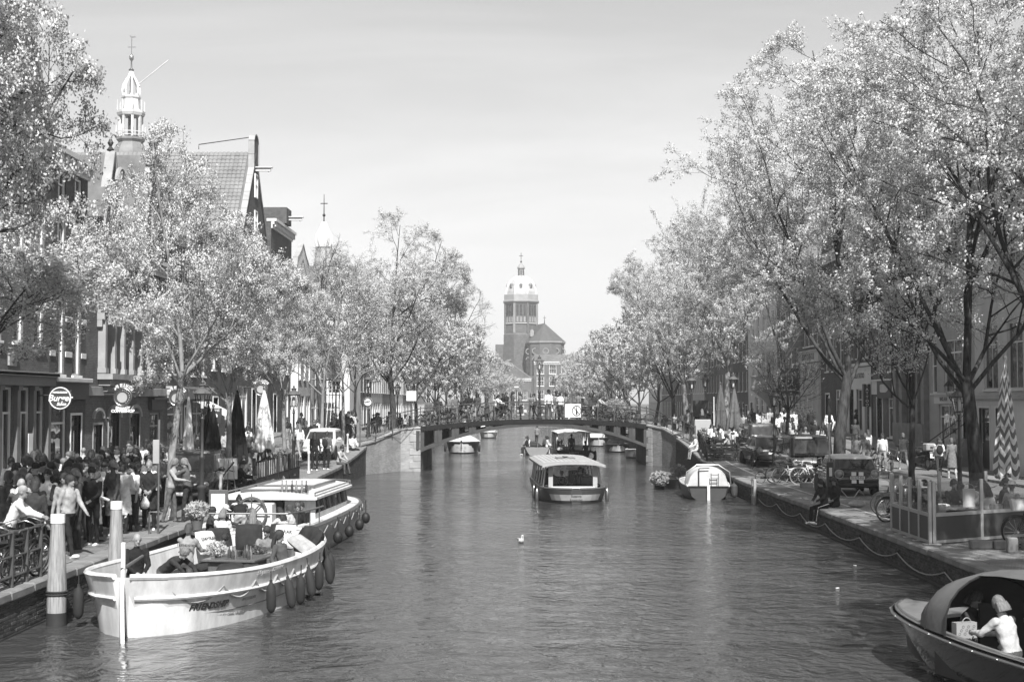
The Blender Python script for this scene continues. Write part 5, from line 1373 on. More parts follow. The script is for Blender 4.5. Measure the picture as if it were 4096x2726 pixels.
for i, (x, y, z, rx, ry, rz, w_) in enumerate(((3.4, .55, 1.02, R(70), 0, R(-70), .62), (3.65, -.15, 1.02, R(72), 0, R(-88), .62), (2.9, 1.05, .98, R(70), 0, R(-40), .6), (3.3, -.85, 1.0, R(62), 0, R(-128), .66), (2.7, -1.2, .98, R(60), 0, R(-150), .64))):
    cushion('cushion', ['black square scatter cushion against the bow rail of white sloop', 'black cushion beside the lettered pillow in the sloop bow', 'black cushion at the sloop bow on the quay side', 'crumpled black cushion at the sloop bow on the water side', 'black cushion under the striped throw in the sloop'][i], w_, w_, .24, D_, inF(x, y, z), ZF + rz, rx, ry)
cushion('pillow', 'white sack pillow with dark lettering at the sloop bow', .52, .56, .26, cloth(.72), inF(3.25, -.35, 1.06), ZF - R(95), R(72), 0, cat='pillow', txt=[('DAMRAK', .08, .11), ('Gin', -.1, .08)])
cushion('pillow', 'pale lettered pillow on the quay side of the sloop', .5, .55, .24, cloth(.62), inF(2.2, 1.1, 1.0), ZF - R(30), R(66), 0, cat='pillow', txt=[('DAMRAK', .05, .10)])
cushion('throw', 'crumpled pale throw over the water-side sloop cushions', .42, .75, .2, cloth(.42), inF(2.2, -1.12, .98), ZF - R(30), R(30), R(-12), cat='throw')
cushion('seat_pad', 'long black seat pad on the water-side bench of white sloop', 3.0, .5, .13, D_, inF(1.6, -1.12, .49), ZF, cat='seat pad')
cushion('seat_pad', 'long black seat pad on the quay-side bench of white sloop', 3.0, .5, .13, D_, inF(1.6, 1.12, .49), ZF, cat='seat pad')
cushion('folded_blanket', 'heap of dark folded blankets by the sloop tiller', .95, .6, .34, cloth(.05), inF(-1.2, -.75, .78), ZF + .3, cat='blanket')
cushion('folded_blanket', 'dark rolled blanket on the sloop stern bench', .7, .4, .3, cloth(.07), inF(-.6, -1.0, .72), ZF + .9, cat='blanket')
def bottle(label, loc, h=.3, g=.05, group=None, name='bottle'):
    b = MB(); b.lathe([(.036, 0), (.038, .02), (.038, h * .55), (.014, h * .72), (.013, h * .95), (.016, h * .96), (.016, h)], 10)
    return tag(b.build(name, mat('bottle_glass_%d' % int(g * 100), g, .08, var=.1, spec=.8), loc=loc), label, 'bottle', group)
for i in range(7): bottle('small glass bottle on the bar table of the white sloop', inF(.5 + .12 * (i % 4), -.5 + .17 * (i // 2), .85), .26, .25 if i % 2 else .08, 'bottles on the sloop table')
def glass_cup(label, loc, group):
    b = MB(); b.lathe([(.03, 0), (.034, .01), (.042, .11), (.039, .11), (.03, .012), (0, .012)], 10); return tag(b.build('drinking_glass', M_cl, loc=loc), label, 'glass', group)
for i in range(10): glass_cup('clear drinking glass on the bar table of the white sloop', inF(.95 + .1 * (i % 4), -.25 + .12 * (i // 4), .85), 'glasses on the sloop table')
cr = thing('wooden_crate', 'pale slatted wooden crate on the sloop bar table', 'crate', inF(1.72, -.28, .45), ZF)
for k in range(3):
    for sd in (-1, 1):
        b = MB(); b.bev(-.24, .24, sd * .17 - .01, sd * .17 + .01, .02 + k * .13, .13 + k * .13, .004); b.build('slat', M_wood, cr, smooth=0); b = MB(); b.bev(sd * .23 - .01, sd * .23 + .01, -.155, .155, .02 + k * .13, .13 + k * .13, .004); b.build('slat', M_wood, cr, smooth=0)
b = MB(); b.bx(-.22, .22, -.16, .16, 0, .02); b.build('crate_floor', M_wood, cr, smooth=0)
def leaf_ball(name, label, loc, r, n, g, cat='plant', pot=None, seed=1, size=.05, flowers=0.0):
    rg = np.random.default_rng(seed); d = rg.normal(0, 1, (n, 3)); d /= np.linalg.norm(d, axis=1, keepdims=True); c = d * (r * rg.uniform(.35, 1, (n, 1)) ** .6) * np.array([1, 1, .8]); c[:, 2] += r * .8
    A = rg.normal(0, 1, (n, 3)); A /= np.linalg.norm(A, axis=1, keepdims=True); B = np.cross(A, rg.normal(0, 1, (n, 3))); B /= np.linalg.norm(B, axis=1, keepdims=True); s = size * rg.uniform(.6, 1.3, (n, 1))
    V = np.stack([c - A * s, c + B * s * .5, c + A * s, c - B * s * .5], 1).reshape(-1, 3); root = thing(name, label, cat, loc)
    k = ('leafm', round(g, 2)); _mats.setdefault(k, None)
    if _mats[k] is None: _mats[k] = leaf_mat('plant_leaf_%02d' % int(g * 100), g)
    obj('foliage', np_mesh('foliage', V, np.arange(n * 4).reshape(-1, 4), [_mats[k]], False), root)
    b = MB()
    for i in range(5): a = i * 1.3; b.tube([(0, 0, -.05), (r * .3 * math.cos(a), r * .3 * math.sin(a), r * .8)], .012, 4)
    b.build('stem', M_twig, root)
    if pot:
        b = MB(); b.lathe([(pot * .75, -pot * 1.5), (pot, -.02), (pot * 1.06, 0), (pot * .9, -.04), (0, -.05)], 12); b.build('pot', mat('plant_pot', .2, .7), root)
    return root
leaf_ball('herb_bunch', 'low bunch of small dark leaves on the sloop table', inF(1.72, -.28, .72), .2, 260, .16, size=.035, seed=5)

# ---- the salon boat with the long white roof
sb = thing('salon_boat', 'long salon boat with white cabin roof and passengers in its open stern', 'boat', (-6.95, 41.0, 0), PI / 2 - R(2.5))
sb.scale = (1.04, 1.06, 1.1)
LS, BS = 12.6, 3.15
sz = lambda t: .74 + .22 * max(0, t - .55) ** 1.2 + .10 * max(0, .25 - t)
sh = lambda t: max(.02, (1 - abs(2 * t - 1) ** 4.2)) ** .55
rS = hull_shape(LS, BS, sz, sh, .9, .4, .45, .3, 28)
hull_parts(sb, rS, M_bc, M_teak, .12, M_teak, M_wh, .12, .06)
b = MB()
for side_ in (1, -1):
    rg_ = []
    for r in rS[3:27]:
        y = abs(r[0][1]); yi = max(.02, y - .42); rg_.append([(r[0][0] * .99, side_ * (y - .03), r[0][2] + .035), (r[0][0] * .985, side_ * yi, r[0][2] + .06), (r[0][0] * .985, side_ * yi, r[0][2] - .03), (r[0][0] * .99, side_ * (y - .03), r[0][2] - .03)])
    b = MB(); b.loft(rg_); b.build('side_deck', M_wh, sb, smooth=30)
b = MB(); b.loft([[(x, y, z) for (x, y, z) in [(r[0][0] * .985, abs(r[0][1]) - .05, r[0][2] + .05), (r[0][0] * .985, 0, r[0][2] + .12), (r[0][0] * .985, -abs(r[0][1]) + .05, r[0][2] + .05)]] for r in rS[22:28]], caps=False, closed=False); b.build('fore_deck', M_wh, sb)
# cabin: rounded plan, windows all round, cambered roof
def cab_out(off, z, x0=-1.6, x1=4.5, w=1.16):
    pts = []
    for i in range(13):
        a = -PI / 2 + PI * i / 12; pts.append((x1 - 1.4 + (1.4 - off) * max(0, math.cos(a)) ** .8, (w - off) * math.copysign(abs(math.sin(a)) ** .75, math.sin(a)), z))
    return [(x0, -(w - off), z)] + pts + [(x0, w - off, z)]
b = MB(); b.loft([cab_out(0, .7), cab_out(.03, .92), ], caps=False, closed=False); b.build('cabin_lower_wall', M_wh, sb)
b = MB(); b.loft([cab_out(.035, .92), cab_out(.10, 1.30)], caps=False, closed=False); b.build('cabin_glazing', M_glass, sb)
co = cab_out(.03, .92); ct = cab_out(.095, 1.30)
for i in range(len(co)):
    b = MB(); b.tube([co[i], ct[i]], .035, 5); b.build('window_post', M_teak, sb)
for u in (.15, .32, .49, .66, .83):
    for a_, c_ in ((co[0], ct[0]), (co[-1], ct[-1])):
        ex = (co[1][0] - co[0][0]) * u; b = MB(); b.tube([(a_[0] + ex, a_[1], a_[2]), (c_[0] + ex, c_[1], c_[2])], .03, 5); b.build('window_post', M_teak, sb)
def roof_ring(off, z, cam_=0): return cab_out(off, z, -2.0, 4.7, 1.26)
rr0 = roof_ring(0, 1.30); b = MB(); b.loft([roof_ring(.02, 1.29), rr0, roof_ring(0, 1.35), roof_ring(.12, 1.41)], caps=False)
rr1 = roof_ring(.12, 1.41); nn_ = len(rr1); mid_ = [(p[0], p[1] * .5, 1.47) for p in rr1]; cen_ = [(p[0], 0, 1.49) for p in rr1]
b.loft([rr1, mid_, cen_], caps=False); b.build('cabin_roof', M_wh, sb, smooth=50)
b = MB(); b.tube([(p[0], p[1], 1.46) for p in roof_ring(.05, 1.4)], .022, 6); rl_ = b.build('roof_rail', M_teak, sb)
for p in roof_ring(.05, 1.4)[::2]:
    b = MB(); b.tube([(p[0], p[1], 1.38), (p[0], p[1], 1.46)], .015, 5); b.build('rail_foot', M_steel, rl_)
for x0, x1 in ((.2, 3.4), (-1.7, -.3)):       # sliding roof hatches edged in teak
    b = MB(); b.bev(x0, x1, -.72, .72, 1.47, 1.52, .01); h_ = b.build('roof_hatch', M_wh, sb, smooth=0)
    for sd in (-1, 1): b = MB(); b.bev(x0, x1, sd * .76 - .035, sd * .76 + .035, 1.44, 1.535, .008); b.build('hatch_rail', M_teak, h_, smooth=0)
    b = MB(); b.bev(x0 - .06, x0, -.795, .795, 1.47, 1.54, .008); b.build('hatch_edge', M_teak, h_, smooth=0)
b = MB(); b.bx(-1.66, -1.60, -1.15, -.35, .15, 1.30); b.bx(-1.66, -1.60, .55, 1.15, .15, 1.30); b.build('bulkhead', M_wh, sb, smooth=0)
b = MB(); b.bx(-1.7, -1.58, -.30, .5, .15, 1.3); b.build('companionway', M_shop, sb, smooth=0)
b = MB(); b.bev(-2.3, -1.75, -.15, .9, .15, 1.22, .03); b.build('bar_counter', M_wh, sb, smooth=0)
b = MB(); b.torus((-2.38, .35, .98), .38, .035, 'X', 26, 6); b.torus((-2.38, .35, .98), .12, .03, 'X', 14, 6)
for k in range(8): a = k * PI / 4; b.tube([(-2.38, .35, .98), (-2.38, .35 + .48 * math.cos(a), .98 + .48 * math.sin(a))], .018, 5)
b.build('steering_wheel', M_teak, sb)
b = MB(); b.bev(-2.25, -2.18, 1.0, 1.5, .75, 1.55, .02); dr_ = b.build('cabin_door', M_teak, sb, smooth=0); b = MB(); b.bx(-2.262, -2.252, 1.07, 1.43, .85, 1.45); b.build('door_panel', M_wh, dr_, smooth=0)
pts_ = [Vector((r[0][0] * .97, abs(r[0][1]) * .93, r[0][2] + .42)) for r in rS[9:2:-1]] ; pts_ = pts_ + [Vector((p.x, -p.y, p.z)) for p in pts_[::-1]]
b = MB(); b.tube(pts_, .022, 6); rl_ = b.build('stern_rail', M_steel, sb)
for p in pts_[::2]: b = MB(); b.tube([(p.x, p.y, p.z), (p.x, p.y, p.z - .4)], .016, 5); b.build('rail_stanchion', M_steel, rl_)
for sd in (1, -1):
    b = MB(); b.loft([[(r[0][0] * .95, sd * (abs(r[0][1]) - .2), .55), (r[0][0] * .95, sd * (abs(r[0][1]) - .72), .55), (r[0][0] * .95, sd * (abs(r[0][1]) - .72), .13), (r[0][0] * .95, sd * (abs(r[0][1]) - .2), .13)] for r in rS[4:10]]); b.build('bench', M_wh, sb, smooth=30)
b = MB(); b.bx(-6, 6, -.9, .9, .12, .14); b.build('floor', M_teak, sb, smooth=0)
bf = MB(); bf.sph((0, 0, -.42), (.13, .13, .16), 12, 9); bf.tube([(0, 0, -.3), (0, 0, .1)], .014, 5); bfm = bf.mesh('ball_fender', M_black)
for i in (11, 15, 19, 23): p = rS[i][-1]; obj('ball_fender', bfm, sb, (p[0], p[1] - .12, p[2]))
for i in range(4, 26, 3):
    p, q_ = Vector(rS[i][-1]), Vector(rS[i + 2][-1]); b = MB(); b.tube([p + Vector((0, -.03, -.05)), p.lerp(q_, .5) + Vector((0, -.03, -.2)), q_ + Vector((0, -.03, -.05))], .012, 5); b.build('mooring_loop', M_rope, sb)
WS = world(sb)
def inS(x, y, z): return WS @ Vector((x, y, z))
for i in range(6): bottle('tall spirit bottle on the salon boat roof edge', inS(-1.85 + .1 * (i % 2), -.95 + .13 * i, 1.46), .33, .3 if i % 3 else .07, 'bottles on the salon boat roof')
for i in range(8): glass_cup('small glass on the salon boat roof edge', inS(-1.95, -1.0 + .1 * i, 1.43), 'glasses on the salon boat roof')

# ---- the glazed tour boat coming towards the camera
tb = thing('tour_boat', 'glazed tour boat with pale plank roof coming down the middle of the canal', 'boat', (1.72, 62.6, 0), -PI / 2 + R(3.2))
LT, BT = 10.4, 2.75
tz = lambda t: .56 + .05 * max(0, t - .7)
th_ = lambda t: (max(.03, 1 - max(0, (t - .82) / .182) ** 2.3)) ** .5 * (1 - .12 * max(0, .15 - t) / .15)
rT = hull_shape(LT, BT, tz, th_, .97, .3, .03, .05, 48)
hull_parts(tb, rT, M_midh, M_teak, .02, M_teak, M_offwhite, .12, .05)
fl_ = [[Vector(r[1]) + Vector((.015, .01, 0)), Vector(r[2]).lerp(Vector(r[3]), .4) + Vector((.015, .01, 0))] for r in rT[45:49]] + [[Vector(r[-2]) + Vector((.015, -.01, 0)), Vector(r[-3]).lerp(Vector(r[-4]), .4) + Vector((.015, -.01, 0))] for r in rT[48:44:-1]]
b = MB(); b.loft(fl_, caps=False, closed=False); b.build('bow_flash', mat('bow_flash_paint', .4, .5), tb, smooth=0)
M = frame((LT / 2 + .045, 0, .31), (0, 1, 0), (0, 0, 1)); letters('Suzanna', .13, M, M_shop, tb); letters('Amsterdam', .11, frame((LT / 2 + .045, 0, .17), (0, 1, 0), (0, 0, 1)), M_shop, tb)
posts = [(-4.6, 1.2), (-3.2, 1.24), (-1.8, 1.26), (-.4, 1.26), (1.0, 1.26), (2.4, 1.25), (3.3, 1.22)]
for x, y in posts:
    for sd in (1, -1): b = MB(); b.tube([(x, sd * y, .55), (x + .05, sd * (y - .12), 1.38)], .035, 6); b.build('window_post', M_offwhite, tb)
for sd in (1, -1):
    b = MB(); b.bx(3.55, 3.68, sd * .92 - .09, sd * .92 + .09, .55, 1.42); b.build('windscreen_post', M_pl2, tb, smooth=0)
    b = MB(); b.tube([(-4.7, sd * 1.22, .6), (3.4, sd * 1.24, .6)], .03, 6); b.build('window_sill', M_teak, tb)
    b = MB(); b.tube([(3.62, sd * .92, .62), (3.1, sd * 1.22, .62)], .03, 6); b.build('corner_sill', M_teak, tb)
b = MB(); b.bx(3.60, 3.64, -.86, .86, .58, 1.40); b.build('windscreen', M_cl, tb, smooth=0)
b = MB(); b.bx(3.55, 3.69, -.9, .9, .52, .60); b.build('windscreen_sill', M_offwhite, tb, smooth=0)
def troof(x, f=1.0): return [(x, y * f, 1.48 + .10 * (1 - (abs(y) / 1.36) ** 3) * f + (.03 if abs(y) < 1.35 else 0)) for y in [1.36 * (k / 8 - 1) for k in range(17)]]
b = MB(); rg_ = []
for x, f in ((-5.0, .9), (-4.6, .98), (-3, 1), (0, 1), (2.5, 1), (3.5, 1), (3.95, .985), (4.15, .95)): rg_.append(troof(x, f))
b.loft(rg_, caps=False, closed=False); b.loft([[(p[0], p[1], p[2] - .09) for p in r] for r in rg_], caps=False, closed=False)
for r in (rg_[0], rg_[-1]): b.loft([r, [(p[0], p[1], p[2] - .09) for p in r]], caps=False, closed=False)
for i in (0, -1): b.loft([[r[i], (r[i][0], r[i][1], r[i][2] - .09)] for r in rg_], caps=False, closed=False)
b.build('roof', mat('tour_roof', .42, .6, var=.15), tb, smooth=50)
for k in range(-6, 7):      # roof planks
    y = k * .185; b = MB(); zz = lambda y: 1.51 + .10 * (1 - (abs(y) / 1.36) ** 3); b.add([(-4.5, y - .08, zz(y - .08) + .012), (2.9, y - .08, zz(y - .08) + .012), (2.9, y + .08, zz(y + .08) + .012), (-4.5, y + .08, zz(y + .08) + .012), (-4.5, y - .08, zz(y - .08) - .01), (2.9, y - .08, zz(y - .08) - .01), (2.9, y + .08, zz(y + .08) - .01), (-4.5, y + .08, zz(y + .08) - .01)], [(0, 1, 2, 3), (1, 5, 6, 2), (0, 4, 5, 1), (3, 2, 6, 7)]); b.build('roof_plank', mat('tour_roof_plank', .48, .6, var=.2), tb, smooth=0)
b = MB(); b.bev(-.4, 1.0, -.45, .35, 1.60, 1.66, .02); b.tube([(-.2, .1, 1.66), (.9, -.2, 1.72)], .03, 6); b.build('roof_gear', M_steel, tb)
for x in (-3.6, -2.4, -1.2, 0, 1.2, 2.2):
    for sd in (1, -1):
        if x == 2.2 and sd < 0: continue
        b = MB(); b.bev(x - .2, x + .2, sd * .75 - .32, sd * .75 + .32, .08, .34, .05); b.bev(x - .22, x - .14, sd * .75 - .3, sd * .75 + .3, .3, .92, .05); b.build('seat', M_shop, tb, smooth=30)
b = MB(); b.torus((2.75, -.35, .78), .21, .02, 'X', 20, 5, Matrix.Translation((2.75, -.35, .78)) @ Matrix.Rotation(R(-25), 4, 'Y') @ Matrix.Translation((-2.75, .35, -.78))); b.build('steering_wheel', M_steel, tb)
b = MB(); b.bev(2.85, 3.4, -1.0, 1.0, .05, .60, .05); b.build('dashboard', M_shop, tb, smooth=0)
b = MB(); b.bx(-4.9, 3.3, -1.0, 1.0, .03, .06); b.build('floor', M_dark, tb, smooth=0)
ft = fender_mesh(.55, .085, M_steel)
for x, sd in ((3.3, 1), (3.3, -1), (1.2, 1), (-1.5, 1), (1.2, -1)): obj('fender', ft, tb, (x, sd * 1.46, .22))

# ---- other boats
def simple_boat(label, loc, rz, L, B, h, hullm, railm, name='motor_launch', t_bow=.62, p=2.4):
    root = thing(name, label, 'boat', loc, rz)
    hb = lambda t: (max(.02, 1 - max(0, (t - t_bow) / (1 - t_bow)) ** p)) ** .6 * (.88 + .12 * min(1, t / .3))
    rg = hull_shape(L, B, lambda t: h * (1 + .25 * max(0, t - .5)), hb, .85, .3, .35, .06, 18)
    hull_parts(root, rg, hullm, railm, .1, M_dark, M_offwhite, .08, .04)
    b = MB(); b.bx(-L * .45, L * .36, -B * .34, B * .34, .08, .1); b.build('floor', M_teak, root, smooth=0)
    return root, rg
ab, ra = simple_boat('black hulled cabin boat with white roof heading under the bridge', (3.15, 102.6, 0), PI / 2 + R(2), 8.0, 2.75, .75, M_navy, M_teak, 'cabin_boat')
for sd in (1, -1):
    for x in (-3.4, -1.2, 1.2, 2.6): b = MB(); b.tube([(x, sd * 1.18, .7), (x, sd * 1.1, 1.95)], .05, 6); b.build('roof_post', M_white, ab)
b = MB(); rg_ = [[(x, y * 1.2, 1.95 + .12 * (1 - y * y)) for y in [k / 4 - 1 for k in range(9)]] for x in (-3.7, 0, 3.0)]; b.loft(rg_, caps=False, closed=False); b.loft([[(p[0], p[1], p[2] - .07) for p in r] for r in rg_], caps=False, closed=False); b.loft([rg_[0], [(p[0], p[1], p[2] - .07) for p in rg_[0]]], caps=False, closed=False); b.build('roof', M_white, ab)
b = MB(); b.bx(2.4, 2.46, -1.05, 1.05, .7, 1.9); b.build('windscreen', M_cl, ab, smooth=0)
for tx, zz_, s_ in (('03800870', .56, .17), ('AMSTERDAM', .2, .19)): letters(tx, s_, frame((-4.04, 0, zz_), (0, -1, 0), (0, 0, 1)), M_white, ab)
b = MB(); b.torus((-4.1, -1.15, .35), .3, .08, 'X', 20, 8); b.build('tyre_fender', M_black, ab); obj('fender', fender_mesh(.7, .1), ab, (-3.7, -1.5, .35)); obj('fender', ab.children[-1].data, ab, (-3.2, 1.5, .35))
for x in (-2.4, -1.2, 0): b = MB(); b.bev(x - .2, x + .2, -1.0, 1.0, .1, .5, .04); b.build('bench', M_offwhite, ab, smooth=0)
so, _r = simple_boat('pale open sloop with six passengers beyond the bridge', (.85, 112, 0), PI / 2, 6.6, 2.1, .62, M_bc, M_teak, 'party_sloop')
b = MB(); b.bev(-2.6, 2, .55, .95, .1, .5, .03); b.build('bench', M_offwhite, so, smooth=0); b = MB(); b.bev(-2.6, 2, -.95, -.55, .1, .5, .03); b.build('bench', M_offwhite, so, smooth=0); b = MB(); b.bev(.6, 2.4, -.8, .8, .5, .95, .1); b.build('cabin_top', M_shop, so)
b = MB(); b.tube([(-3.25, 0, .5), (-3.7, -.1, 1.7)], .02, 6); b.add([(-3.42, -.02, 1.0), (-3.3, -.35, .75), (-3.5, -.4, 1.35), (-3.68, -.1, 1.65)], [(0, 1, 2, 3)]); b.build('flag', M_pl2, so)
cv, rc = simple_boat('dark moored boat under a white tarpaulin by the left pier', (-5.1, 115.5, 0), -PI / 2, 7.0, 2.6, .85, M_navy, M_white, 'covered_boat')
b = MB(); b.loft([[(r[0][0], y * abs(r[0][1]) * 1.02, r[0][2] + .02 + .55 * (1 - abs(y) ** 1.6) * min(1, (i + .4) / 3, (18.4 - i) / 3)) for y in [k / 4 - 1 for k in range(9)]] for i, r in enumerate(rc)], caps=False, closed=False); b.build('tarpaulin', M_wh, cv)
for y in (-.3, 0, .3): b = MB(); b.torus((3.8, y, .45), .07, .02, 'X', 12, 5); b.build('mooring_ring', M_steel, cv)
obj('fender', fender_mesh(.6, .1), cv, (2.2, 1.35, .4)); obj('fender', fender_mesh(.6, .1), cv, (2.2, -1.35, .4))
wb, _r = simple_boat('small white covered launch far behind the moored boat', (-4.3, 163, 0), -PI / 2, 6.0, 2.0, .6, M_wh, M_white, 'small_launch'); b = MB(); b.bev(-2.2, 1.6, -.85, .85, .55, 1.35, .12); b.build('cabin', M_wh, wb); b = MB(); b.bx(1.605, 1.62, -.7, .7, .85, 1.25); b.build('cabin_window', M_glass, wb, smooth=0)
rb, _r = simple_boat('small pale dinghy moored at the right pier behind the bridge', (8.0, 105.5, 0), -PI / 2 - .1, 3.6, 1.4, .55, M_offwhite, M_white, 'dinghy'); b = MB(); b.bev(-.3, 0, -.6, .6, .35, .4, .01); b.build('thwart', M_teak, rb, smooth=0)
db, _r = simple_boat('dark open boat moored on the far right past the dinghy', (7.4, 118, 0), -PI / 2, 6.0, 2.0, .6, M_navy, M_teak, 'moored_boat'); b = MB(); b.bev(-2, .5, -.7, .7, .3, .8, .1); b.build('engine_box', M_dark, db)
db2, _r = simple_boat('grey boat moored behind the dark open boat', (6.6, 133, 0), -PI / 2, 6.0, 2.1, .7, M_midh, M_teak, 'moored_boat'); b = MB(); b.bev(-2, .5, -.7, .7, .3, 1.1, .1); b.build('cabin', M_offwhite, db2)
# right: little cabin cruiser seen from astern
cc, rcc = simple_boat('small cabin cruiser with pale canvas cover and ladder moored right', (7.75, 62.5, 0), PI / 2 - R(3), 5.6, 2.05, .58, M_navy, M_offwhite, 'cabin_cruiser')
b = MB(); b.loft([[(x, y * w_, .52 + h_ * (1 - abs(y) ** 3.0) ** .6 + .02) for y in [k / 6 - 1 for k in range(13)]] for x, w_, h_ in ((-2.6, .86, .72), (-2.0, .92, .80), (-.6, .9, .78), (.6, .8, .6), (1.7, .55, .3))], caps=True, closed=False); b.build('canvas_cover', mat('boat_canvas', .55, .85, var=.18, vs=2, bump=.4, bs=4), cc)
b = MB(); b.prism([(-.78, .42), (-.7, .05), (-.35, -.22), (.35, -.22), (.7, .05), (.78, .42)], -.02, .02, frame((-2.82, 0, .1), (0, -1, 0), (0, 0, 1))); b.build('transom', M_midh, cc, smooth=0)
b = MB(); b.bx(-2.98, -2.86, -.06, .06, -.3, .62); b.build('rudder', M_offwhite, cc, smooth=0)
b = MB(); b.tube([(-2.7, .95, .6), (-2.7, .9, 1.15), (-2.5, .45, 1.45), (-2.5, -.45, 1.45), (-2.7, -.9, 1.15), (-2.7, -.95, .6)], .022, 6); b.build('pushpit_frame', M_steel, cc)
for y in (-.42, -.12):
    b = MB(); b.tube([(-2.82, y, .45), (-2.82, y, 1.1)], .018, 5); b.build('ladder_rail', M_steel, cc)
for z in (.55, .72, .89, 1.04): b = MB(); b.tube([(-2.82, -.42, z), (-2.82, -.12, z)], .016, 5); b.build('ladder_rung', M_steel, cc)
b = MB(); b.tube([(-2.72, .38, .5), (-2.72, .38, 1.3)], .02, 5); b.tube([(-2.72, .38, 1.3), (-2.72, -.05, 1.32)], .02, 5); b.build('canopy_hoop', M_iron, cc)
obj('fender', fender_mesh(.6, .15, M_midh), cc, (-2.2, -1.12, .35))
pb, _r = simple_boat('low old boat overgrown with plants ahead of cabin cruiser', (7.0, 69.5, 0), PI / 2, 4.4, 1.7, .45, M_dark, M_offwhite, 'overgrown_boat'); b = MB(); b.bev(-.3, 0, -.7, .7, .3, .34, .01); b.build('thwart', M_teak, pb, smooth=0)
leaf_ball('water_plant', 'pale shaggy plant hanging off the overgrown boat', (6.2, 66.6, .15), .45, 420, .45, seed=9, size=.11)
leaf_ball('water_plant', 'round leafy plant in the overgrown boat', (7.3, 68.6, .45), .4, 380, .28, seed=10, size=.08)

# ---- dark sloop with canopy in the right foreground
hd = Vector((-.30, .954, 0)).normalized(); LD, BD = 6.9, 2.35
ds = thing('canopy_sloop', 'dark glossy sloop with folding canopy in the shaded right foreground', 'boat', Vector((6.2, 23.25, 0)) - hd * (LD / 2 + .25), math.atan2(hd.y, hd.x))
dh = lambda t: (max(.02, 1 - max(0, (t - .45) / .55) ** 2.2)) ** .62 * (.9 + .1 * min(1, t / .3))
rD = hull_shape(LD, BD, lambda t: .68 + .16 * t * t, dh, .78, .35, .45, .05, 24)
hull_parts(ds, rD, mat('black_gloss_hull', .018, .12, var=.2, vs=1.5, coat=.8), M_steel, .12, M_teak, M_shop, .16, .035)
for sd in (1, -1):
    b = MB(); b.loft([[(r[0][0] * .985, sd * max(.0, abs(r[0][1]) - .03), r[0][2] + .02), (r[0][0] * .98, sd * max(.0, abs(r[0][1]) - .19), r[0][2] + .03)] for r in rD[2:]], caps=False, closed=False); b.build('side_deck', mat('teak_deck', .22, .6, var=.2, vs=4), ds)
    b = MB(); b.tube([Vector(p) + Vector((0, sd * .02, -.03)) for p in edge(rD, sd)], .022, 6); b.build('steel_strip', M_steel, ds)
    for i in range(3, 24, 2): p = edge(rD, sd)[i]; b = MB(); b.sph((p.x, p.y + sd * .035, p.z - .03), .018, 6, 5); b.build('stud', M_steel, ds)
b = MB(); b.loft([[(r[0][0] * .97, abs(r[0][1]) * .85, r[0][2] + .03), (r[0][0] * .97, 0, r[0][2] + .08), (r[0][0] * .97, -abs(r[0][1]) * .85, r[0][2] + .03)] for r in rD[19:25]], caps=False, closed=False); b.build('fore_deck', mat('teak_deck', .22, .6, var=.2, vs=4), ds)
cps = []
for x, hh, w_ in ((2.15, .22, .78), (2.0, .5, .9), (1.75, .74, .98), (1.4, .84, 1.04), (1.1, .9, 1.08)): cps.append([(x, w_ * math.cos(a), .78 + hh * math.sin(a) ** .7) for a in [PI * k / 14 for k in range(15)]])
M_canvas = mat('grey_canvas', .17, .85, var=.2, vs=2.5, bump=.5, bs=3.5)
b = MB(); b.loft(cps, caps=False, closed=False); b.build('canopy', M_canvas, ds, smooth=60)
cpr = []
for x, hh, w_ in ((1.1, .9, 1.08), (.6, .95, 1.1), (0, .97, 1.12), (-.6, .95, 1.12), (-1.2, .9, 1.1)): cpr.append([(x, w_ * math.cos(a), .78 + hh * math.sin(a) ** .7) for a in [R(62) + R(118) * k / 12 for k in range(13)]])
b = MB(); b.loft(cpr, caps=False, closed=False); b.build('canopy_roof', M_canvas, ds, smooth=60)
for c_ in (cps[2], cps[4], cpr[2], cpr[4]): b = MB(); b.tube([Vector(p) + Vector((0, 0, -.02)) for p in c_], .016, 6); b.build('canopy_hoop', M_iron, ds)
b = MB(); b.bev(-2.8, -1.0, -.9, -.5, .12, .52, .04); b.build('bench', M_shop, ds, smooth=0); b = MB(); b.bev(-2.8, 1.6, .5, .95, .12, .52, .04); b.build('bench', M_shop, ds, smooth=0)
b = MB(); b.bev(-1.5, -1.0, .05, .5, .12, 1.0, .05); b.torus((-1.6, .28, .98), .2, .016, 'X', 20, 6); b.build('helm_console', M_offwhite, ds)
b = MB(); b.bx(-3, 2.2, -.8, .8, .12, .14); b.build('floor', M_teak, ds, smooth=0)
b = MB(); b.bx(1.45, 1.49, -.5, .25, .35, 1.15); bn = b.build('banner', M_shop, ds, smooth=0)
for k in range(3):
    z = 1.03 - k * .24; q = MB()
    for a in (45, -45): q.bx(-.1, .1, -.028, .028, 0, .004, frame((1.445, -.12, z), (0, -1, 0), (0, 0, 1)) @ Matrix.Rotation(R(a), 4, 'Z'))
    q.build('cross_mark', M_offwhite, bn, smooth=0)
WD = world(ds)
def inD(x, y, z): return WD @ Vector((x, y, z))
bgp = thing('paper_bag', 'patterned paper carrier bag with script lettering under the sloop canopy', 'bag', inD(1.3, .62, .52), math.atan2(hd.y, hd.x) - PI / 2)
b = MB(); b.bx(-.17, .17, -.06, .06, 0, .40); b.build('bag_body', mat('kraft_paper', .38, .8, var=.1), bgp, smooth=0)
b = MB(); b.torus((0, -.06, .4), .07, .006, 'Y', 12, 5, arc=PI); b.build('bag_handle', M_rope, bgp)
letters('jamin', .15, frame((0, -.064, .15), (1, 0, 0), (0, 0, 1)), M_shop, bgp, shear=.35, bold=.004)
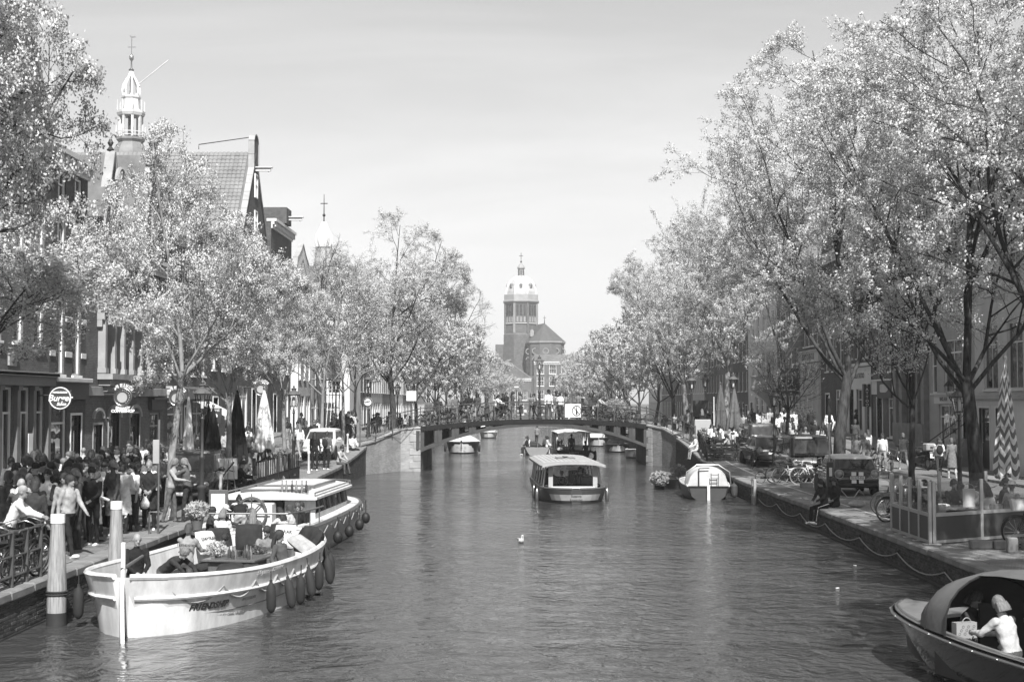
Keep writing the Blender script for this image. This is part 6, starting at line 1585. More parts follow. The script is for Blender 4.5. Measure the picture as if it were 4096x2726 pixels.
for i in range(9): q = MB(); q.torus((-.12 + .03 * (i * 7 % 9), -.062, .24 + .05 * (i % 3)), .018, .003, 'Y', 10, 4); q.build('printed_ring', M_shop, bgp)
# ================================================================ vehicles
M_tyre = mat('tyre', .025, .8, var=.2, vs=8)
M_rim = mat('wheel_rim', .4, .35, metal=.7, var=.1)
M_cglass = glass_mat('car_glass', .03, .04, .9, .02)
M_lamp = mat('lamp_lens', .35, .1, var=.1, spec=.8)
M_plate = paint(.7, .5)
def rrect(x0, x1, w, z, r, n=4):
    pts = []
    for cx, cy, a0 in ((x1 - r, w - r, 0), (x0 + r, w - r, 90), (x0 + r, -w + r, 180), (x1 - r, -w + r, 270)):
        for k in range(n + 1): a = R(a0 + 90 * k / n); pts.append((cx + r * math.cos(a), cy + r * math.sin(a), z))
    return pts
def wheel_mesh(r=.31, w=.2):
    t = MB(); t.lathe([(r * .62, -w / 2), (r * .93, -w / 2), (r, -w * .36), (r, w * .36), (r * .93, w / 2), (r * .62, w / 2)], 24, M=Matrix.Rotation(R(90), 4, 'X'))
    m = MB(); m.lathe([(.02, w * .40), (r * .12, w * .44), (r * .2, w * .36), (r * .58, w * .40), (r * .65, w * .48)], 20, M=Matrix.Rotation(R(90), 4, 'X'))
    m.lathe([(r * .65, -w * .48), (.02, -w * .40)], 20, M=Matrix.Rotation(R(90), 4, 'X'))
    for k in range(5): a = k * 2 * PI / 5; m.tube([(.06 * math.cos(a), -w * .44, .06 * math.sin(a)), (r * .6 * math.cos(a), -w * .46, r * .6 * math.sin(a))], .022, 5); m.tube([(.06 * math.cos(a), w * .44, .06 * math.sin(a)), (r * .6 * math.cos(a), w * .46, r * .6 * math.sin(a))], .022, 5)
    return t.mesh('tyre', M_tyre), m.mesh('rim', M_rim)
WM = wheel_mesh()
def car(label, loc, rz, L=4.2, W=.88, belt=.92, roof=1.45, g=.03, roofg=None, hood=1.15, slope=.55, rear=.35, name='parked_car', box=False, plate='', wr=.31):
    tw_ = .90 if box else .80
    """x forward; stations give a hood, cabin and tail with rounded shoulders"""
    root = thing(name, label, 'car' if not box else 'van', loc, rz); P = mat('car_paint_%d' % int(g * 1000), g, .25, var=.06, coat=.9)
    b = MB(); rings = []; hx = L / 2
    prof = [(-hx, .42, .72, .80), (-hx + .06, .34, .86, .92), (-hx + .25, .28, belt, .97), (-hx + .9, .24, belt + .02, 1.0), (0, .22, belt + .01, 1.0), (hx - hood, .22, belt, 1.0), (hx - hood + .15, .22, belt - .04, 1.0), (hx - .55, .24, belt - .16, .97), (hx - .18, .28, belt - .24, .92), (hx - .02, .36, belt - .36, .82)]
    for x, z0, z1, k in prof:
        w = W * k; half = [(w * .86, z0), (w * .97, z0 + .10), (w, (z0 + z1) * .5), (w * .985, z1 - .12), (w * .93, z1 - .03), (w * .8, z1)]
        rings.append([(x, y, z) for y, z in half] + [(x, 0, z1 + .03)] + [(x, -y, z) for y, z in half[::-1]])
    b.loft(rings); b.build('body', P, root, smooth=50)
    gx0, gx1 = -hx + .12, hx - hood + .05
    bot = rrect(gx0, gx1, W * .93, belt - .02, .18); top = rrect(gx0 + rear, gx1 - slope, W * tw_, roof - .06, .2)
    b = MB(); b.loft([bot, top], caps=False); b.build('cabin', P, root, smooth=50)
    hz_ = lambda f: belt - .02 + (roof - .04 - belt) * f
    hy_ = lambda f: W * (.93 + (tw_ - .93) * f)
    def pane(nm, pts): q = MB(); q.add(pts, [(0, 1, 2, 3)]); q.build(nm, M_cglass, root, smooth=0)
    f0, f1 = .14, .86
    pane('rear_window', [(gx0 + rear * f - .012, sg * (hy_(f) - .13), hz_(f)) for f, sg in ((f0, -1), (f0, 1), (f1, 1), (f1, -1))])
    pane('windscreen', [(gx1 - slope * f + .012, sg * (hy_(f) - .10), hz_(f)) for f, sg in ((f0, -1), (f0, 1), (f1, 1), (f1, -1))])
    for sd in (1, -1):
        for ua, ub in ((.05, .47), (.53, .96)):
            xa = lambda f: gx0 + rear * f + .16; xb = lambda f: gx1 - slope * f - .12
            pane('side_window', [(xa(f) + (xb(f) - xa(f)) * u, sd * (hy_(f) + .012), hz_(f)) for f, u in ((f0, ua), (f0, ub), (f1, ub), (f1, ua))])
    rt = rrect(gx0 + rear + .2, gx1 - slope - .2, W * (tw_ - .2), roof + .015, .2)
    ro = rrect(gx0 + rear - .025, gx1 - slope + .025, W * (tw_ + .012), roof - .10, .2)
    b = MB(); b.loft([ro, [(p[0], p[1], roof - .03) for p in top], rt, [(p[0] * .6 + (gx0 + gx1) * .2, p[1] * .3, roof + .035) for p in rt]]); b.build('roof', mat('car_roof_%d' % int((roofg or g) * 1000), roofg or g, .4, var=.06, coat=.0 if (roofg or g) > .3 else .9), root, smooth=50)
    for x in (-hx + .78, hx - .82):
        for sd in (1, -1):
            o = obj('wheel', WM[0], root, (x, sd * (W - .10), wr)); o.name = 'wheel'; obj('rim', WM[1], o)
            o.scale = (wr / .31, 1, wr / .31)
            b = MB(); b.lathe([(0, 0), (wr * 1.2, 0), (wr * 1.2, .02), (0, .02)], 24, M=Matrix.Translation((x, sd * (W - .005), wr)) @ Matrix.Rotation(R(-90 * sd), 4, 'X')); b.build('wheel_arch', M_black, root)
    for sd in (1, -1):
        b = MB(); b.sph((-hx + .05, sd * W * .74, .78), (.05, .15, .17), 12, 8); b.build('tail_light', M_lamp, root)
        b = MB(); b.sph((hx - .12, sd * W * .68, belt - .38), (.12, .17, .10), 12, 8); b.build('headlight', M_lamp, root)
        b = MB(); b.sph((gx1 - .25, sd * (W + .12), belt + .06), (.07, .12, .08), 10, 7); b.tube([(gx1 - .25, sd * W * .9, belt), (gx1 - .25, sd * (W + .1), belt + .04)], .025, 5); b.build('mirror', P, root)
    b = MB(); b.bev(-hx - .05, -hx + .3, -W * .86, W * .86, .30, .48, .06); b.build('rear_bumper', M_black, root, smooth=0)
    b = MB(); b.bev(hx - .3, hx + .04, -W * .8, W * .8, .26, .42, .06); b.build('front_bumper', M_black, root, smooth=0)
    for x, rr_, sg in ((-hx - .03, 0, -1), (hx + .045, 0, 1)):
        b = MB(); b.bev(min(x, x + sg * .02), max(x, x + sg * .02), -.26, .26, .60 if sg < 0 else .32, .71 if sg < 0 else .43, .004); p_ = b.build('number_plate', M_plate, root, smooth=0)
        if plate and sg < 0: letters(plate, .11, frame((x - .022, 0, .655), (0, -1, 0), (0, 0, 1)), M_shop, p_)
    return root
def at(x, y, dz=0): return (x, y, gz(x, y) + dz)
mi = car('small black hatchback with white roof and white stripes on its tail', at(11.85, 53.1), PI / 2, 3.8, .86, .92, 1.41, .014, .72, 1.05, .45, .28, 'small_hatchback', plate='H-339-RD')
for y in (-.13, .13):
    b = MB(); b.bx(-1.925, -1.912, y - .085, y + .085, .73, .86); b.build('stripe', M_white, mi, smooth=0); b = MB(); b.bx(-1.96, -1.945, y - .085, y + .085, .46, .58); b.build('stripe', M_white, mi, smooth=0)
for sd in (1, -1): b = MB(); b.torus((-1.885, sd * .64, .78), .15, .02, 'X', 20, 6); b.build('light_ring', M_steel, mi)
car('large black van with dark rear window parked behind bicycles', at(12.0, 62.2), PI / 2, 4.7, .95, 1.12, 1.92, .014, None, .75, .55, .10, 'black_van', box=True)
car('dark grey hatchback in front of the black van', at(12.0, 72.0), PI / 2 + R(3), 4.2, .9, .95, 1.46, .05, None, 1.15, .6, .5, 'grey_hatchback')
car('dark estate car with silver roof rail nearest the slatted terrace', at(12.55, 78.2), PI / 2 + R(4), 4.5, .92, 1.0, 1.62, .035, None, 1.1, .55, .3, 'dark_estate')
car('white compact car parked facing down the left quay', at(-10.45, 73.2), -PI / 2 - R(2), 3.7, .84, .95, 1.5, .62, None, .95, .6, .25, 'white_car')
car('black people carrier parked under the left quay elm', at(-11.0, 47.3), -PI / 2 + R(4), 4.4, .9, 1.05, 1.68, .02, None, .95, .6, .2, 'black_people_carrier')
# ---- bicycles
def bike_parts(fg, tg=.03):
    W_ = MB(); W_.torus((0, 0, 0), .335, .019, 'Y', 30, 6)
    S_ = MB()
    S_.torus((0, 0, 0), .308, .012, 'Y', 26, 4)
    for k in range(14): a = k * 2 * PI / 14; S_.tube([(0, .02 * (-1) ** k, 0), (.305 * math.cos(a), 0, .305 * math.sin(a))], .0035, 3)
    S_.tube([(0, -.05, 0), (0, .05, 0)], .025, 8)
    pm = mat('bike_paint_%d' % int(fg * 1000), fg, .35, var=.15, coat=.3)
    F = MB(); hub, bb, seat, head, fork = (-.53, 0, .345), (-.08, 0, .29), (-.24, 0, .80), (.36, 0, .86), (.55, 0, .345)
    for a_, c_, r in ((bb, seat, .016), (bb, (.40, 0, .66), .018), ((-.2, 0, .62), (.385, 0, .74), .016), ((.42, 0, .58), head, .02), (hub, bb, .011), (hub, (-.215, 0, .70), .010)): F.tube([a_, c_], r, 6)
    F.tube([(.42, 0, .58), (.46, 0, .5), fork], .013, 6)
    H = MB(); H.tube([(.35, 0, .86), (.33, 0, 1.0)], .013, 6); H.tube([(.20, .29, 1.02), (.33, .24, 1.05), (.37, .1, 1.02), (.34, 0, 1.0), (.37, -.1, 1.02), (.33, -.24, 1.05), (.20, -.29, 1.02)], .012, 6)
    S = MB(); S.sph((-.25, 0, .87), (.14, .075, .04), 10, 6); S.sph((-.14, 0, .875), (.10, .03, .03), 8, 6); S.tube([(-.24, 0, .78), (-.25, 0, .86)], .012, 6)
    G = MB(); G.torus((-.53, 0, .345), .365, .02, 'Y', 14, 5, arc=2.6, a0=.5); G2 = MB(); G2.torus((.55, 0, .345), .365, .02, 'Y', 12, 5, arc=2.0, a0=.6)
    C = MB(); C.bev(-.55, .05, -.035, -.01, .27, .40, .02); C.tube([(-.08, -.1, .16), (-.08, -.06, .29), (-.08, .06, .29), (-.08, .1, .42)], .012, 5); C.bx(-.14, -.02, -.17, -.09, .15, .17); C.bx(-.14, -.02, .09, .17, .41, .43)
    K = MB(); K.bx(-.75, -.32, -.07, .07, .725, .74); K.tube([(-.7, .06, .73), (-.55, .08, .36)], .006, 4); K.tube([(-.7, -.06, .73), (-.55, -.08, .36)], .006, 4)
    return dict(wheel=W_.mesh('wheel', mat('bike_tyre_%d' % int(tg * 1000), tg, .8)), spokes=S_.mesh('spokes', M_steel), frame=F.mesh('frame', pm), handlebar=H.mesh('handlebar', M_steel), saddle=S.mesh('saddle', M_black), mudguard=G.mesh('mudguard', pm), front_mudguard=G2.mesh('front_mudguard', pm), chain_case=C.mesh('chain_case', M_black), carrier=K.mesh('carrier', M_iron))
B_dark, B_white, B_grey = bike_parts(.02), bike_parts(.62, .4), bike_parts(.16)
def bike(kit, label, loc, rz, lean=0.0, sc=1.0, group=None, basket=False):
    root = thing('bicycle', label, 'bicycle', loc, rz, group); root.rotation_euler = (lean, 0, rz); root.scale = (sc, sc, sc)
    for nm in ('frame', 'handlebar', 'saddle', 'mudguard', 'front_mudguard', 'chain_case', 'carrier'): obj(nm, kit[nm], root)
    for x in (-.53, .55): o = obj('wheel', kit['wheel'], root, (x, 0, .345)); obj('spokes', kit['spokes'], o)
    if basket:
        b = MB(); b.loft([rrect(.36, .66, .14, .82, .04), rrect(.33, .70, .18, 1.05, .04)], caps=False); b.tube(rrect(.33, .70, .18, 1.05, .04) + [rrect(.33, .70, .18, 1.05, .04)[0]], .01, 4); b.build('basket', M_offwhite, root)
    return root
bike(B_white, 'white bicycle with pale tyres parked behind the black van', at(10.85, 58.2), R(8), R(4))
bike(B_white, 'white bicycle leaning beside another white one next to black hatchback', at(11.6, 57.9), R(-6), R(-5), 1.05)
bike(B_grey, 'child bicycle with small wheels beside the white bicycles', at(10.05, 59.3), R(12), R(3), .68)
bike(B_dark, 'black bicycle half hidden behind the white bicycles', at(10.75, 59.3), R(15), R(-4))
bike(B_dark, 'black bicycle with crate carrier behind the right white bicycle', at(11.5, 59.2), R(-12), R(5))
bike(B_dark, 'black bicycle leaning at the grey hatchback wheel', at(11.0, 69.3), R(80), R(6))
bike(B_dark, 'black bicycle standing against the end of the glass terrace screen', at(11.1, 42.4), R(172), R(-4))
bike(B_dark, 'bicycle with pale tyre and front basket at the edge of the terrace', at(11.95, 33.1), R(172), R(5), 1.05, basket=True)
bike(B_dark, 'second black bicycle behind the basket bicycle at the terrace edge', at(12.1, 33.7), R(165), R(-4), 1.0)
for i, (x, y, a) in enumerate(((10.6, 40.4, 20), (11.4, 40.9, -15), (12.2, 40.2, 10), (12.6, 39.4, 30), (11.0, 41.5, 160))):
    bike((B_dark, B_grey)[i % 2], 'dark bicycle in the cluster behind the glass terrace', at(x, y), R(a), R((-1) ** i * 5), group='bicycles behind the terrace')
for i, (x, y, a) in enumerate(((-9.45, 25.2, 75), (-9.6, 25.9, 95), (-9.45, 26.5, 70), (-9.75, 26.9, 110), (-9.55, 27.3, 85))):
    bike((B_dark, B_grey, B_dark)[i % 3], 'dark bicycle crowded against the quay railing by the white-capped pole', at(x, y), R(a), R((-1) ** i * 6), group='bicycles at the near railing')
bike(B_dark, 'black bicycle leaning by the backpacker at the white car', at(-9.95, 69.2), R(70), R(6))
for i, t in enumerate((.02, .06, .10, .14, .19, .27, .34)):
    p = bp_(t, .75 + .25 * (i % 2), zdeck(t)); bike((B_dark, B_grey)[i % 2], 'bicycle propped inside the bridge railing on the pier with corner stones', p, math.atan2(bdir.y, bdir.x) + R(25 * (-1) ** i), R(4), group='bicycles at the left bridge end')
for i, t in enumerate((.72, .78, .84, .89, .94, .98)):
    p = bp_(t, .75 + .25 * (i % 2), zdeck(t)); bike((B_dark, B_grey)[i % 2], 'bicycle propped inside the bridge railing beside the shaggy shrub', p, math.atan2(bdir.y, bdir.x) + R(25 * (-1) ** i), R(4), group='bicycles at the right bridge end')
for i, (x, y) in enumerate(((15.9, 62.5), (16.3, 66.0), (17.0, 71.0), (19.0, 74.0))):
    bike((B_grey, B_white, B_dark, B_grey)[i], ['grey bicycle leaning near the walking group', 'pale bicycle parked beside the motorcycle', 'black bicycle by the stone church front', 'grey bicycle in front of the white shopfront'][i], at(x, y), R(70 + 20 * i), R(5))
# ---- motorcycle with top box
mc = thing('motorcycle', 'black touring motorcycle with pale top box by the stone stoop', 'motorcycle', at(18.9, 68.6), PI / 2 + R(14))
for x in (-.72, .72):
    b = MB(); b.torus((0, 0, 0), .25, .075, 'Y', 26, 8); o = b.build('wheel', M_tyre, mc, loc=(x, 0, .325)); b = MB(); b.lathe([(.02, -.05), (.19, -.02), (.19, .02), (.02, .05)], 16, M=Matrix.Rotation(R(90), 4, 'X')); b.build('rim', M_rim, o)
b = MB(); b.sph((.15, 0, .82), (.34, .17, .17), 12, 8); b.build('fuel_tank', M_navy, mc); b = MB(); b.sph((-.38, 0, .80), (.40, .14, .08), 12, 7); b.build('seat', M_black, mc)
b = MB(); b.bev(-.3, .3, -.18, .18, .3, .62, .06); b.build('engine', M_midh, mc); b = MB(); b.tube([(.1, -.2, .35), (-.4, -.24, .36), (-.95, -.24, .55)], [.04, .05, .065], 10); b.build('exhaust', M_steel, mc)
b = MB(); b.tube([(.72, .08, .33), (.42, .08, 1.0)], .035, 8); b.tube([(.72, -.08, .33), (.42, -.08, 1.0)], .035, 8); b.build('fork', M_steel, mc)
b = MB(); b.tube([(.25, .42, 1.08), (.40, .2, 1.06), (.40, -.2, 1.06), (.25, -.42, 1.08)], .018, 6); b.build('handlebar', M_black, mc)
for sd in (1, -1): b = MB(); b.tube([(.36, sd * .3, 1.07), (.42, sd * .34, 1.25)], .01, 5); b.sph((.42, sd * .36, 1.28), (.03, .08, .055), 8, 6); b.build('mirror', M_black, mc)
b = MB(); b.bev(-1.05, -.62, -.24, .24, .92, 1.28, .05); tbx = b.build('top_box', M_bc, mc, smooth=30); b = MB(); b.bev(-1.07, -1.05, -.07, .07, 1.02, 1.14, .01); b.build('latch', M_steel, tbx, smooth=0)
b = MB(); b.bev(-1.12, -1.10, -.11, .11, .58, .80, .01); b.build('number_plate', M_plate, mc, smooth=0); b = MB(); b.bev(-1.06, -.98, -.09, .09, .80, .87, .02); b.build('tail_light', M_lamp, mc, smooth=0)
b = MB(); b.torus((-.72, 0, .325), .36, .05, 'Y', 10, 6, arc=1.6, a0=1.0); b.build('mudguard', M_black, mc)

# ================================================================ street furniture
def lamp_meshes():
    p = MB(); p.lathe([(.17, 0), (.17, .12), (.12, .16), (.11, .7), (.14, .74), (.14, .80), (.075, .86), (.06, 1.6), (.085, 1.63), (.085, 1.69), (.05, 1.74), (.042, 2.75), (.07, 2.80), (.035, 2.86), (.03, 2.98)], 12)
    for k in range(4): a = k * PI / 2; p.tube([(.03 * math.cos(a), .03 * math.sin(a), 2.86), (.13 * math.cos(a), .13 * math.sin(a), 2.95), (.12 * math.cos(a), .12 * math.sin(a), 3.06)], .012, 5)
    g = MB(); g.lathe([(.13, 3.06), (.225, 3.52)], 6); g.f = g.f[:6]; g.m = g.m[:6]
    c = MB(); c.lathe([(.14, 3.03), (.15, 3.06), (.12, 3.07)], 6)
    for k in range(6): a = k * PI / 3; c.tube([(.135 * math.cos(a), .135 * math.sin(a), 3.06), (.23 * math.cos(a), .23 * math.sin(a), 3.52)], .013, 4)
    r = MB(); r.lathe([(.25, 3.50), (.285, 3.54), (.15, 3.68), (.10, 3.70), (.10, 3.75), (.13, 3.78), (.03, 3.83), (.05, 3.87), (.015, 3.93)], 12)
    for k in range(6): a = k * PI / 3; r.sph((.27 * math.cos(a), .27 * math.sin(a), 3.57), (.02, .02, .05), 6, 5)
    u = MB(); u.lathe([(.05, 3.10), (.06, 3.3), (.045, 3.44), (0, 3.46)], 10)
    return p.mesh('post', mat('lamp_post_paint', .06, .45, var=.2)), g.mesh('lantern_glass', clear_glass('lantern_glass')), c.mesh('lantern_frame', M_iron), r.mesh('lantern_roof', mat('lamp_roof', .16, .5, var=.2)), u.mesh('bulb', M_white)
LM = lamp_meshes()
def lamp(label, loc, sc=1.0):
    r_ = thing('street_lamp', label, 'street lamp', loc); r_.scale = (sc, sc, sc)
    for m, nm in zip(LM, ('post', 'lantern_glass', 'lantern_frame', 'lantern_roof', 'bulb')): obj(nm, m, r_)
    return r_
lamp('iron lantern lamp post beside the black people carrier', at(-9.55, 41.9), 1.0)
lamp('iron lantern lamp post beside the folded white parasol', at(-9.6, 58.7), 1.0)
lamp('iron lantern lamp post behind the white parked car', at(-10.95, 81.8), 1.0)
lamp('iron lantern lamp post at the pier by the round traffic sign', at(-9.75, 87.8), 1.0)
lamp('iron lantern lamp post under the big elm past the bridge', at(-9.6, 106), 1.0)
lamp('iron lantern lamp post behind the glass terrace beside thick elm', at(13.45, 44.4), 1.0)
lamp('iron lantern lamp post behind the grey hatchback', at(11.75, 67.6), 1.0)
lamp('iron lantern lamp post behind the two folded grey parasols', at(12.25, 84.3), 1.05)
lamp('iron lantern lamp post right of the black square board', at(12.0, 95.5), 1.05)
lamp('iron lantern lamp post on the right bridge ramp', (9.9, 85.2, 1.80), 1.0)
pm_ = bp_(.505, .35, zdeck(.505)); lamp('tall lantern lamp post in the middle of the bridge', pm_, 1.02)
# wall lantern on the white shopfront
wl = thing('wall_lantern', 'black lantern on curled bracket beside white framed shopfront', 'lantern', (FXR - .9, 69.6, 4.55))
b = MB(); b.tube([(.9, 0, -.45), (.5, 0, -.55), (.1, 0, -.4), (0, 0, -.2)], .03, 6); b.build('bracket', M_iron, wl)
b = MB(); b.lathe([(.10, -.2), (.22, .3)], 6); b.build('lantern_glass', clear_glass('lantern_glass'), wl); b = MB(); b.lathe([(.26, .3), (.1, .5), (.03, .62)], 6); b.build('lantern_roof', M_iron, wl)
# ---- folded parasols
def parasol(label, loc, z0, z1, rad, m, pole=True, lobes=8, zig=None, seed=0):
    root = thing('folded_parasol', label, 'parasol', loc); rg = random.Random(seed); b = MB(); rings = []; n = lobes * 4; H = z1 - z0
    for k, (f, w_) in enumerate(((0, .92), (.04, 1.0), (.18, .92), (.4, .74), (.62, .55), (.82, .34), (.94, .16), (1.0, .05))):
        ring = []
        for j in range(n):
            a = 2 * PI * j / n; fold = 1 + .26 * math.cos(lobes * a + .7 * math.sin(3 * f + seed)) * (1 - f * .7); zz = z0 + H * f + (.10 * math.cos(lobes * a * .5 + seed) if f < .05 else 0)
            ring.append((rad * w_ * fold * math.cos(a), rad * w_ * fold * math.sin(a), zz))
        rings.append(ring)
    b.loft(rings, caps=False); b.build('canopy', m, root, smooth=50)
    b = MB(); b.tube([(0, 0, 0), (0, 0, z1 + .05)], .03, 8); b.lathe([(.05, z1), (.06, z1 + .04), (.02, z1 + .12)], 8); b.build('pole', M_steel, root)
    b = MB(); b.lathe([(.35, 0), (.35, .07), (.06, .1), (.06, .3)], 16); b.build('base', M_stone, root)
    b = MB(); b.torus((0, 0, z0 + H * .42), rad * .80, .012, 'Z', 20, 5); b.build('tie_strap', m, root)
    return root
def zig_mat():
    m = bpy.data.materials.new('zigzag_fabric'); m.use_nodes = True; nt = m.node_tree; b = nt.nodes['Principled BSDF']; b.inputs['Roughness'].default_value = .9
    tc = N(nt, 'ShaderNodeTexCoord'); sp = N(nt, 'ShaderNodeSeparateXYZ'); nt.links.new(tc.outputs['Object'], sp.inputs[0])
    at_ = N(nt, 'ShaderNodeMath', operation='ARCTAN2'); nt.links.new(sp.outputs[0], at_.inputs[0]); nt.links.new(sp.outputs[1], at_.inputs[1])
    pp = N(nt, 'ShaderNodeMath', operation='PINGPONG'); nt.links.new(at_.outputs[0], pp.inputs[0]); pp.inputs[1].default_value = PI / 6
    ma = N(nt, 'ShaderNodeMath', operation='MULTIPLY_ADD'); nt.links.new(pp.outputs[0], ma.inputs[0]); ma.inputs[1].default_value = .55; nt.links.new(sp.outputs[2], ma.inputs[2])
    fr_ = N(nt, 'ShaderNodeMath', operation='PINGPONG'); nt.links.new(ma.outputs[0], fr_.inputs[0]); fr_.inputs[1].default_value = .17
    gt = N(nt, 'ShaderNodeMath', operation='GREATER_THAN'); nt.links.new(fr_.outputs[0], gt.inputs[0]); gt.inputs[1].default_value = .085
    mr = N(nt, 'ShaderNodeMapRange'); nt.links.new(gt.outputs[0], mr.inputs[0]); mr.inputs[3].default_value = .16; mr.inputs[4].default_value = .70; nt.links.new(mr.outputs[0], b.inputs['Base Color'])
    return m
parasol('folded parasol with white and grey zigzag stripes beside tall elm', at(13.15, 39.2), 1.35, 4.55, .31, zig_mat(), seed=1)
parasol('taller left one of two folded grey parasols on the slatted terrace', at(11.35, 83.2), .85, 3.5, .36, cloth(.16), seed=2)
parasol('lower right one of two folded grey parasols on the slatted terrace', at(12.05, 82.6), .9, 3.3, .38, cloth(.19), seed=3)
parasol('folded white parasol behind the left terrace fence', at(-10.55, 57.2), 1.3, 3.75, .38, cloth(.70), seed=4)
parasol('folded black parasol beside the elm on the left terrace', at(-10.5, 51.6), 1.0, 3.75, .36, cloth(.03), seed=5)
parasol('slim folded white parasol beside the black people carrier', at(-11.6, 48.8), 1.0, 3.6, .20, cloth(.66), seed=6)
parasol('folded black parasol with lettered flap left of the parking sign', at(-11.1, 50.4), .9, 3.1, .34, cloth(.028), seed=7)
parasol('second folded black parasol beside the parking sign', at(-11.9, 53.2), .9, 3.2, .34, cloth(.035), seed=8)
# ---- projecting disc signs
def disc_sign(label, u, v, X, r, rim, lines, arc_text=None, m=None, sub=None):
    d = ray(u, v); t = X / d.x; c = Vector((X, d.y * t, CAMZ + d.z * t))
    root = thing('projecting_sign', label, 'sign', c)
    b = MB(); b.lathe([(0, -.07), (r, -.07), (r * 1.03, 0), (r, .07), (0, .07)], 32, M=Matrix.Rotation(R(90), 4, 'X')); b.build('sign_disc', m or M_midh, root)
    b = MB(); b.torus((0, -.075, 0), r * .94, .022, 'Y', 36, 6); b.build('sign_rim', rim, root)
    b = MB(); b.tube([(-.95, 0, .1), (0, 0, .1)], .025, 6); b.build('bracket', M_iron, root)
    for tx, dx, dz, sz, sh in lines: letters(tx, sz, frame((dx, -.085, dz), (1, 0, 0), (0, 0, 1)), M_white, root, shear=sh, bold=.006)
    if arc_text:
        mb_ = MB(); n_ = len(arc_text)
        for i, ch in enumerate(arc_text):
            a = R(90) + R(104) * (.5 - (i + .5) / n_); tm = text_mb(ch, r * .46, .012, bold=.008); M = frame((r * 1.26 * math.cos(a), -.03, r * 1.26 * math.sin(a)), (math.sin(a), 0, -math.cos(a)), (math.cos(a), 0, math.sin(a))); mb_.add(tm.v, tm.f, M)
        mb_.build('arched_lettering', M_white, root, smooth=0)
        for k in range(9): a = R(-60) + R(150) * k / 8; b = MB(); b.sph((r * .72 * math.cos(a), -.075, r * .72 * math.sin(a)), .016, 6, 5); b.build('dot_light', M_white, root)
        b = MB(); b.lathe([(0, 0), (r * .55, 0), (r * .55, .015), (0, .015)], 20, M=Matrix.Translation((-r * .06, -.072, -.02)) @ Matrix.Rotation(R(90), 4, 'X')); b.build('sign_centre', M_pl2, root)
    if sub:
        for k, tx in enumerate(sub): letters(tx, r * .42, frame((0, -.03, -r * 1.18 - k * r * .34), (1, 0, 0), (0, 0, 1)), M_white, root, depth=.012, bold=.008)
    return root
disc_sign('round white-rimmed burger restaurant sign on the banded brick house', 243, 1592, -16.1, .39, M_white, [('Burger', 0, .0, .30, .3), ('Salon', .05, -.2, .15, .3), ('HAMBURGERS', 0, .2, .08, 0)])
disc_sign('round coffeeshop sign with arched lettering and two lines below', 493, 1587, -16.1, .37, M_steel, [], 'THE BULLDOG', sub=['ENERGY', 'COFFEESHOP'])
disc_sign('round coffeeshop sign half behind the slender elm trunk', 708, 1590, -16.0, .37, M_steel, [], 'THE BULLDOG')
disc_sign('round coffeeshop sign above the folded white parasol', 1045, 1555, -15.7, .40, M_steel, [], 'THE BULLDOG')
def post_sign(label, loc, h, shape, size, name='traffic_sign', face=0.0):
    root = thing(name, label, 'sign', loc, face); b = MB(); b.tube([(0, 0, 0), (0, 0, h)], .03, 8); b.build('post', M_steel, root)
    if shape == 'round':
        b = MB(); b.lathe([(0, -.012), (size, -.012), (size, .012), (0, .012)], 28, M=Matrix.Translation((0, -.04, h - size)) @ Matrix.Rotation(R(90), 4, 'X')); p_ = b.build('sign_plate', M_white, root); b = MB(); b.torus((0, -.055, h - size), size * .88, size * .1, 'Y', 30, 5); b.build('sign_ring', M_shop, p_); b = MB(); b.bx(-size * .55, size * .55, -.062, -.054, h - size - .03, h - size + .03, Matrix.Translation((0, 0, h - size)) @ Matrix.Rotation(R(-14), 4, 'Y') @ Matrix.Translation((0, 0, size - h))); b.build('sign_bar', M_shop, p_)
    elif shape == 'noentry':
        b = MB(); b.lathe([(0, -.012), (size, -.012), (size, .012), (0, .012)], 28, M=Matrix.Translation((0, -.04, h - size)) @ Matrix.Rotation(R(90), 4, 'X')); p_ = b.build('sign_plate', paint(.25), root); b = MB(); b.bx(-size * .7, size * .7, -.062, -.054, h - size - size * .16, h - size + size * .16); b.build('sign_bar', M_white, p_, smooth=0)
    elif shape == 'P':
        b = MB(); b.bev(-size, size, -.06, -.03, h - 2.4 * size, h, .01); p_ = b.build('sign_plate', M_shop, root, smooth=0); letters('P', size * 1.5, frame((0, -.064, h - 1.45 * size), (1, 0, 0), (0, 0, 1)), M_white, p_, bold=.006); letters('ZONE', size * .5, frame((0, -.064, h - .35 * size), (1, 0, 0), (0, 0, 1)), M_white, p_)
    else:
        b = MB(); b.bev(-size, size, -.06, -.03, h - 2 * size, h, .01); b.build('sign_plate', M_white if shape == 'white' else M_shop, root, smooth=0)
    return root
post_sign('round white traffic sign with slanted bar on the left bridge approach', at(-9.45, 84.8), 2.5, 'round', .28)
post_sign('small no entry sign among the crowd on the far bridge side', bp_(.4, 7.4, zdeck(.4)), 2.3, 'noentry', .2)
post_sign('blue-dark parking sign behind the folded black parasols', at(-12.6, 57.6), 3.0, 'P', .27, 'parking_sign')
post_sign('white blank square sign by the bridge left end', at(-8.2, 101.5), 3.1, 'white', .35, 'notice_board')
post_sign('black square board behind the right bridge end', (11.0, 90.5, 1.88), 2.3, 'black', .52, 'notice_board')
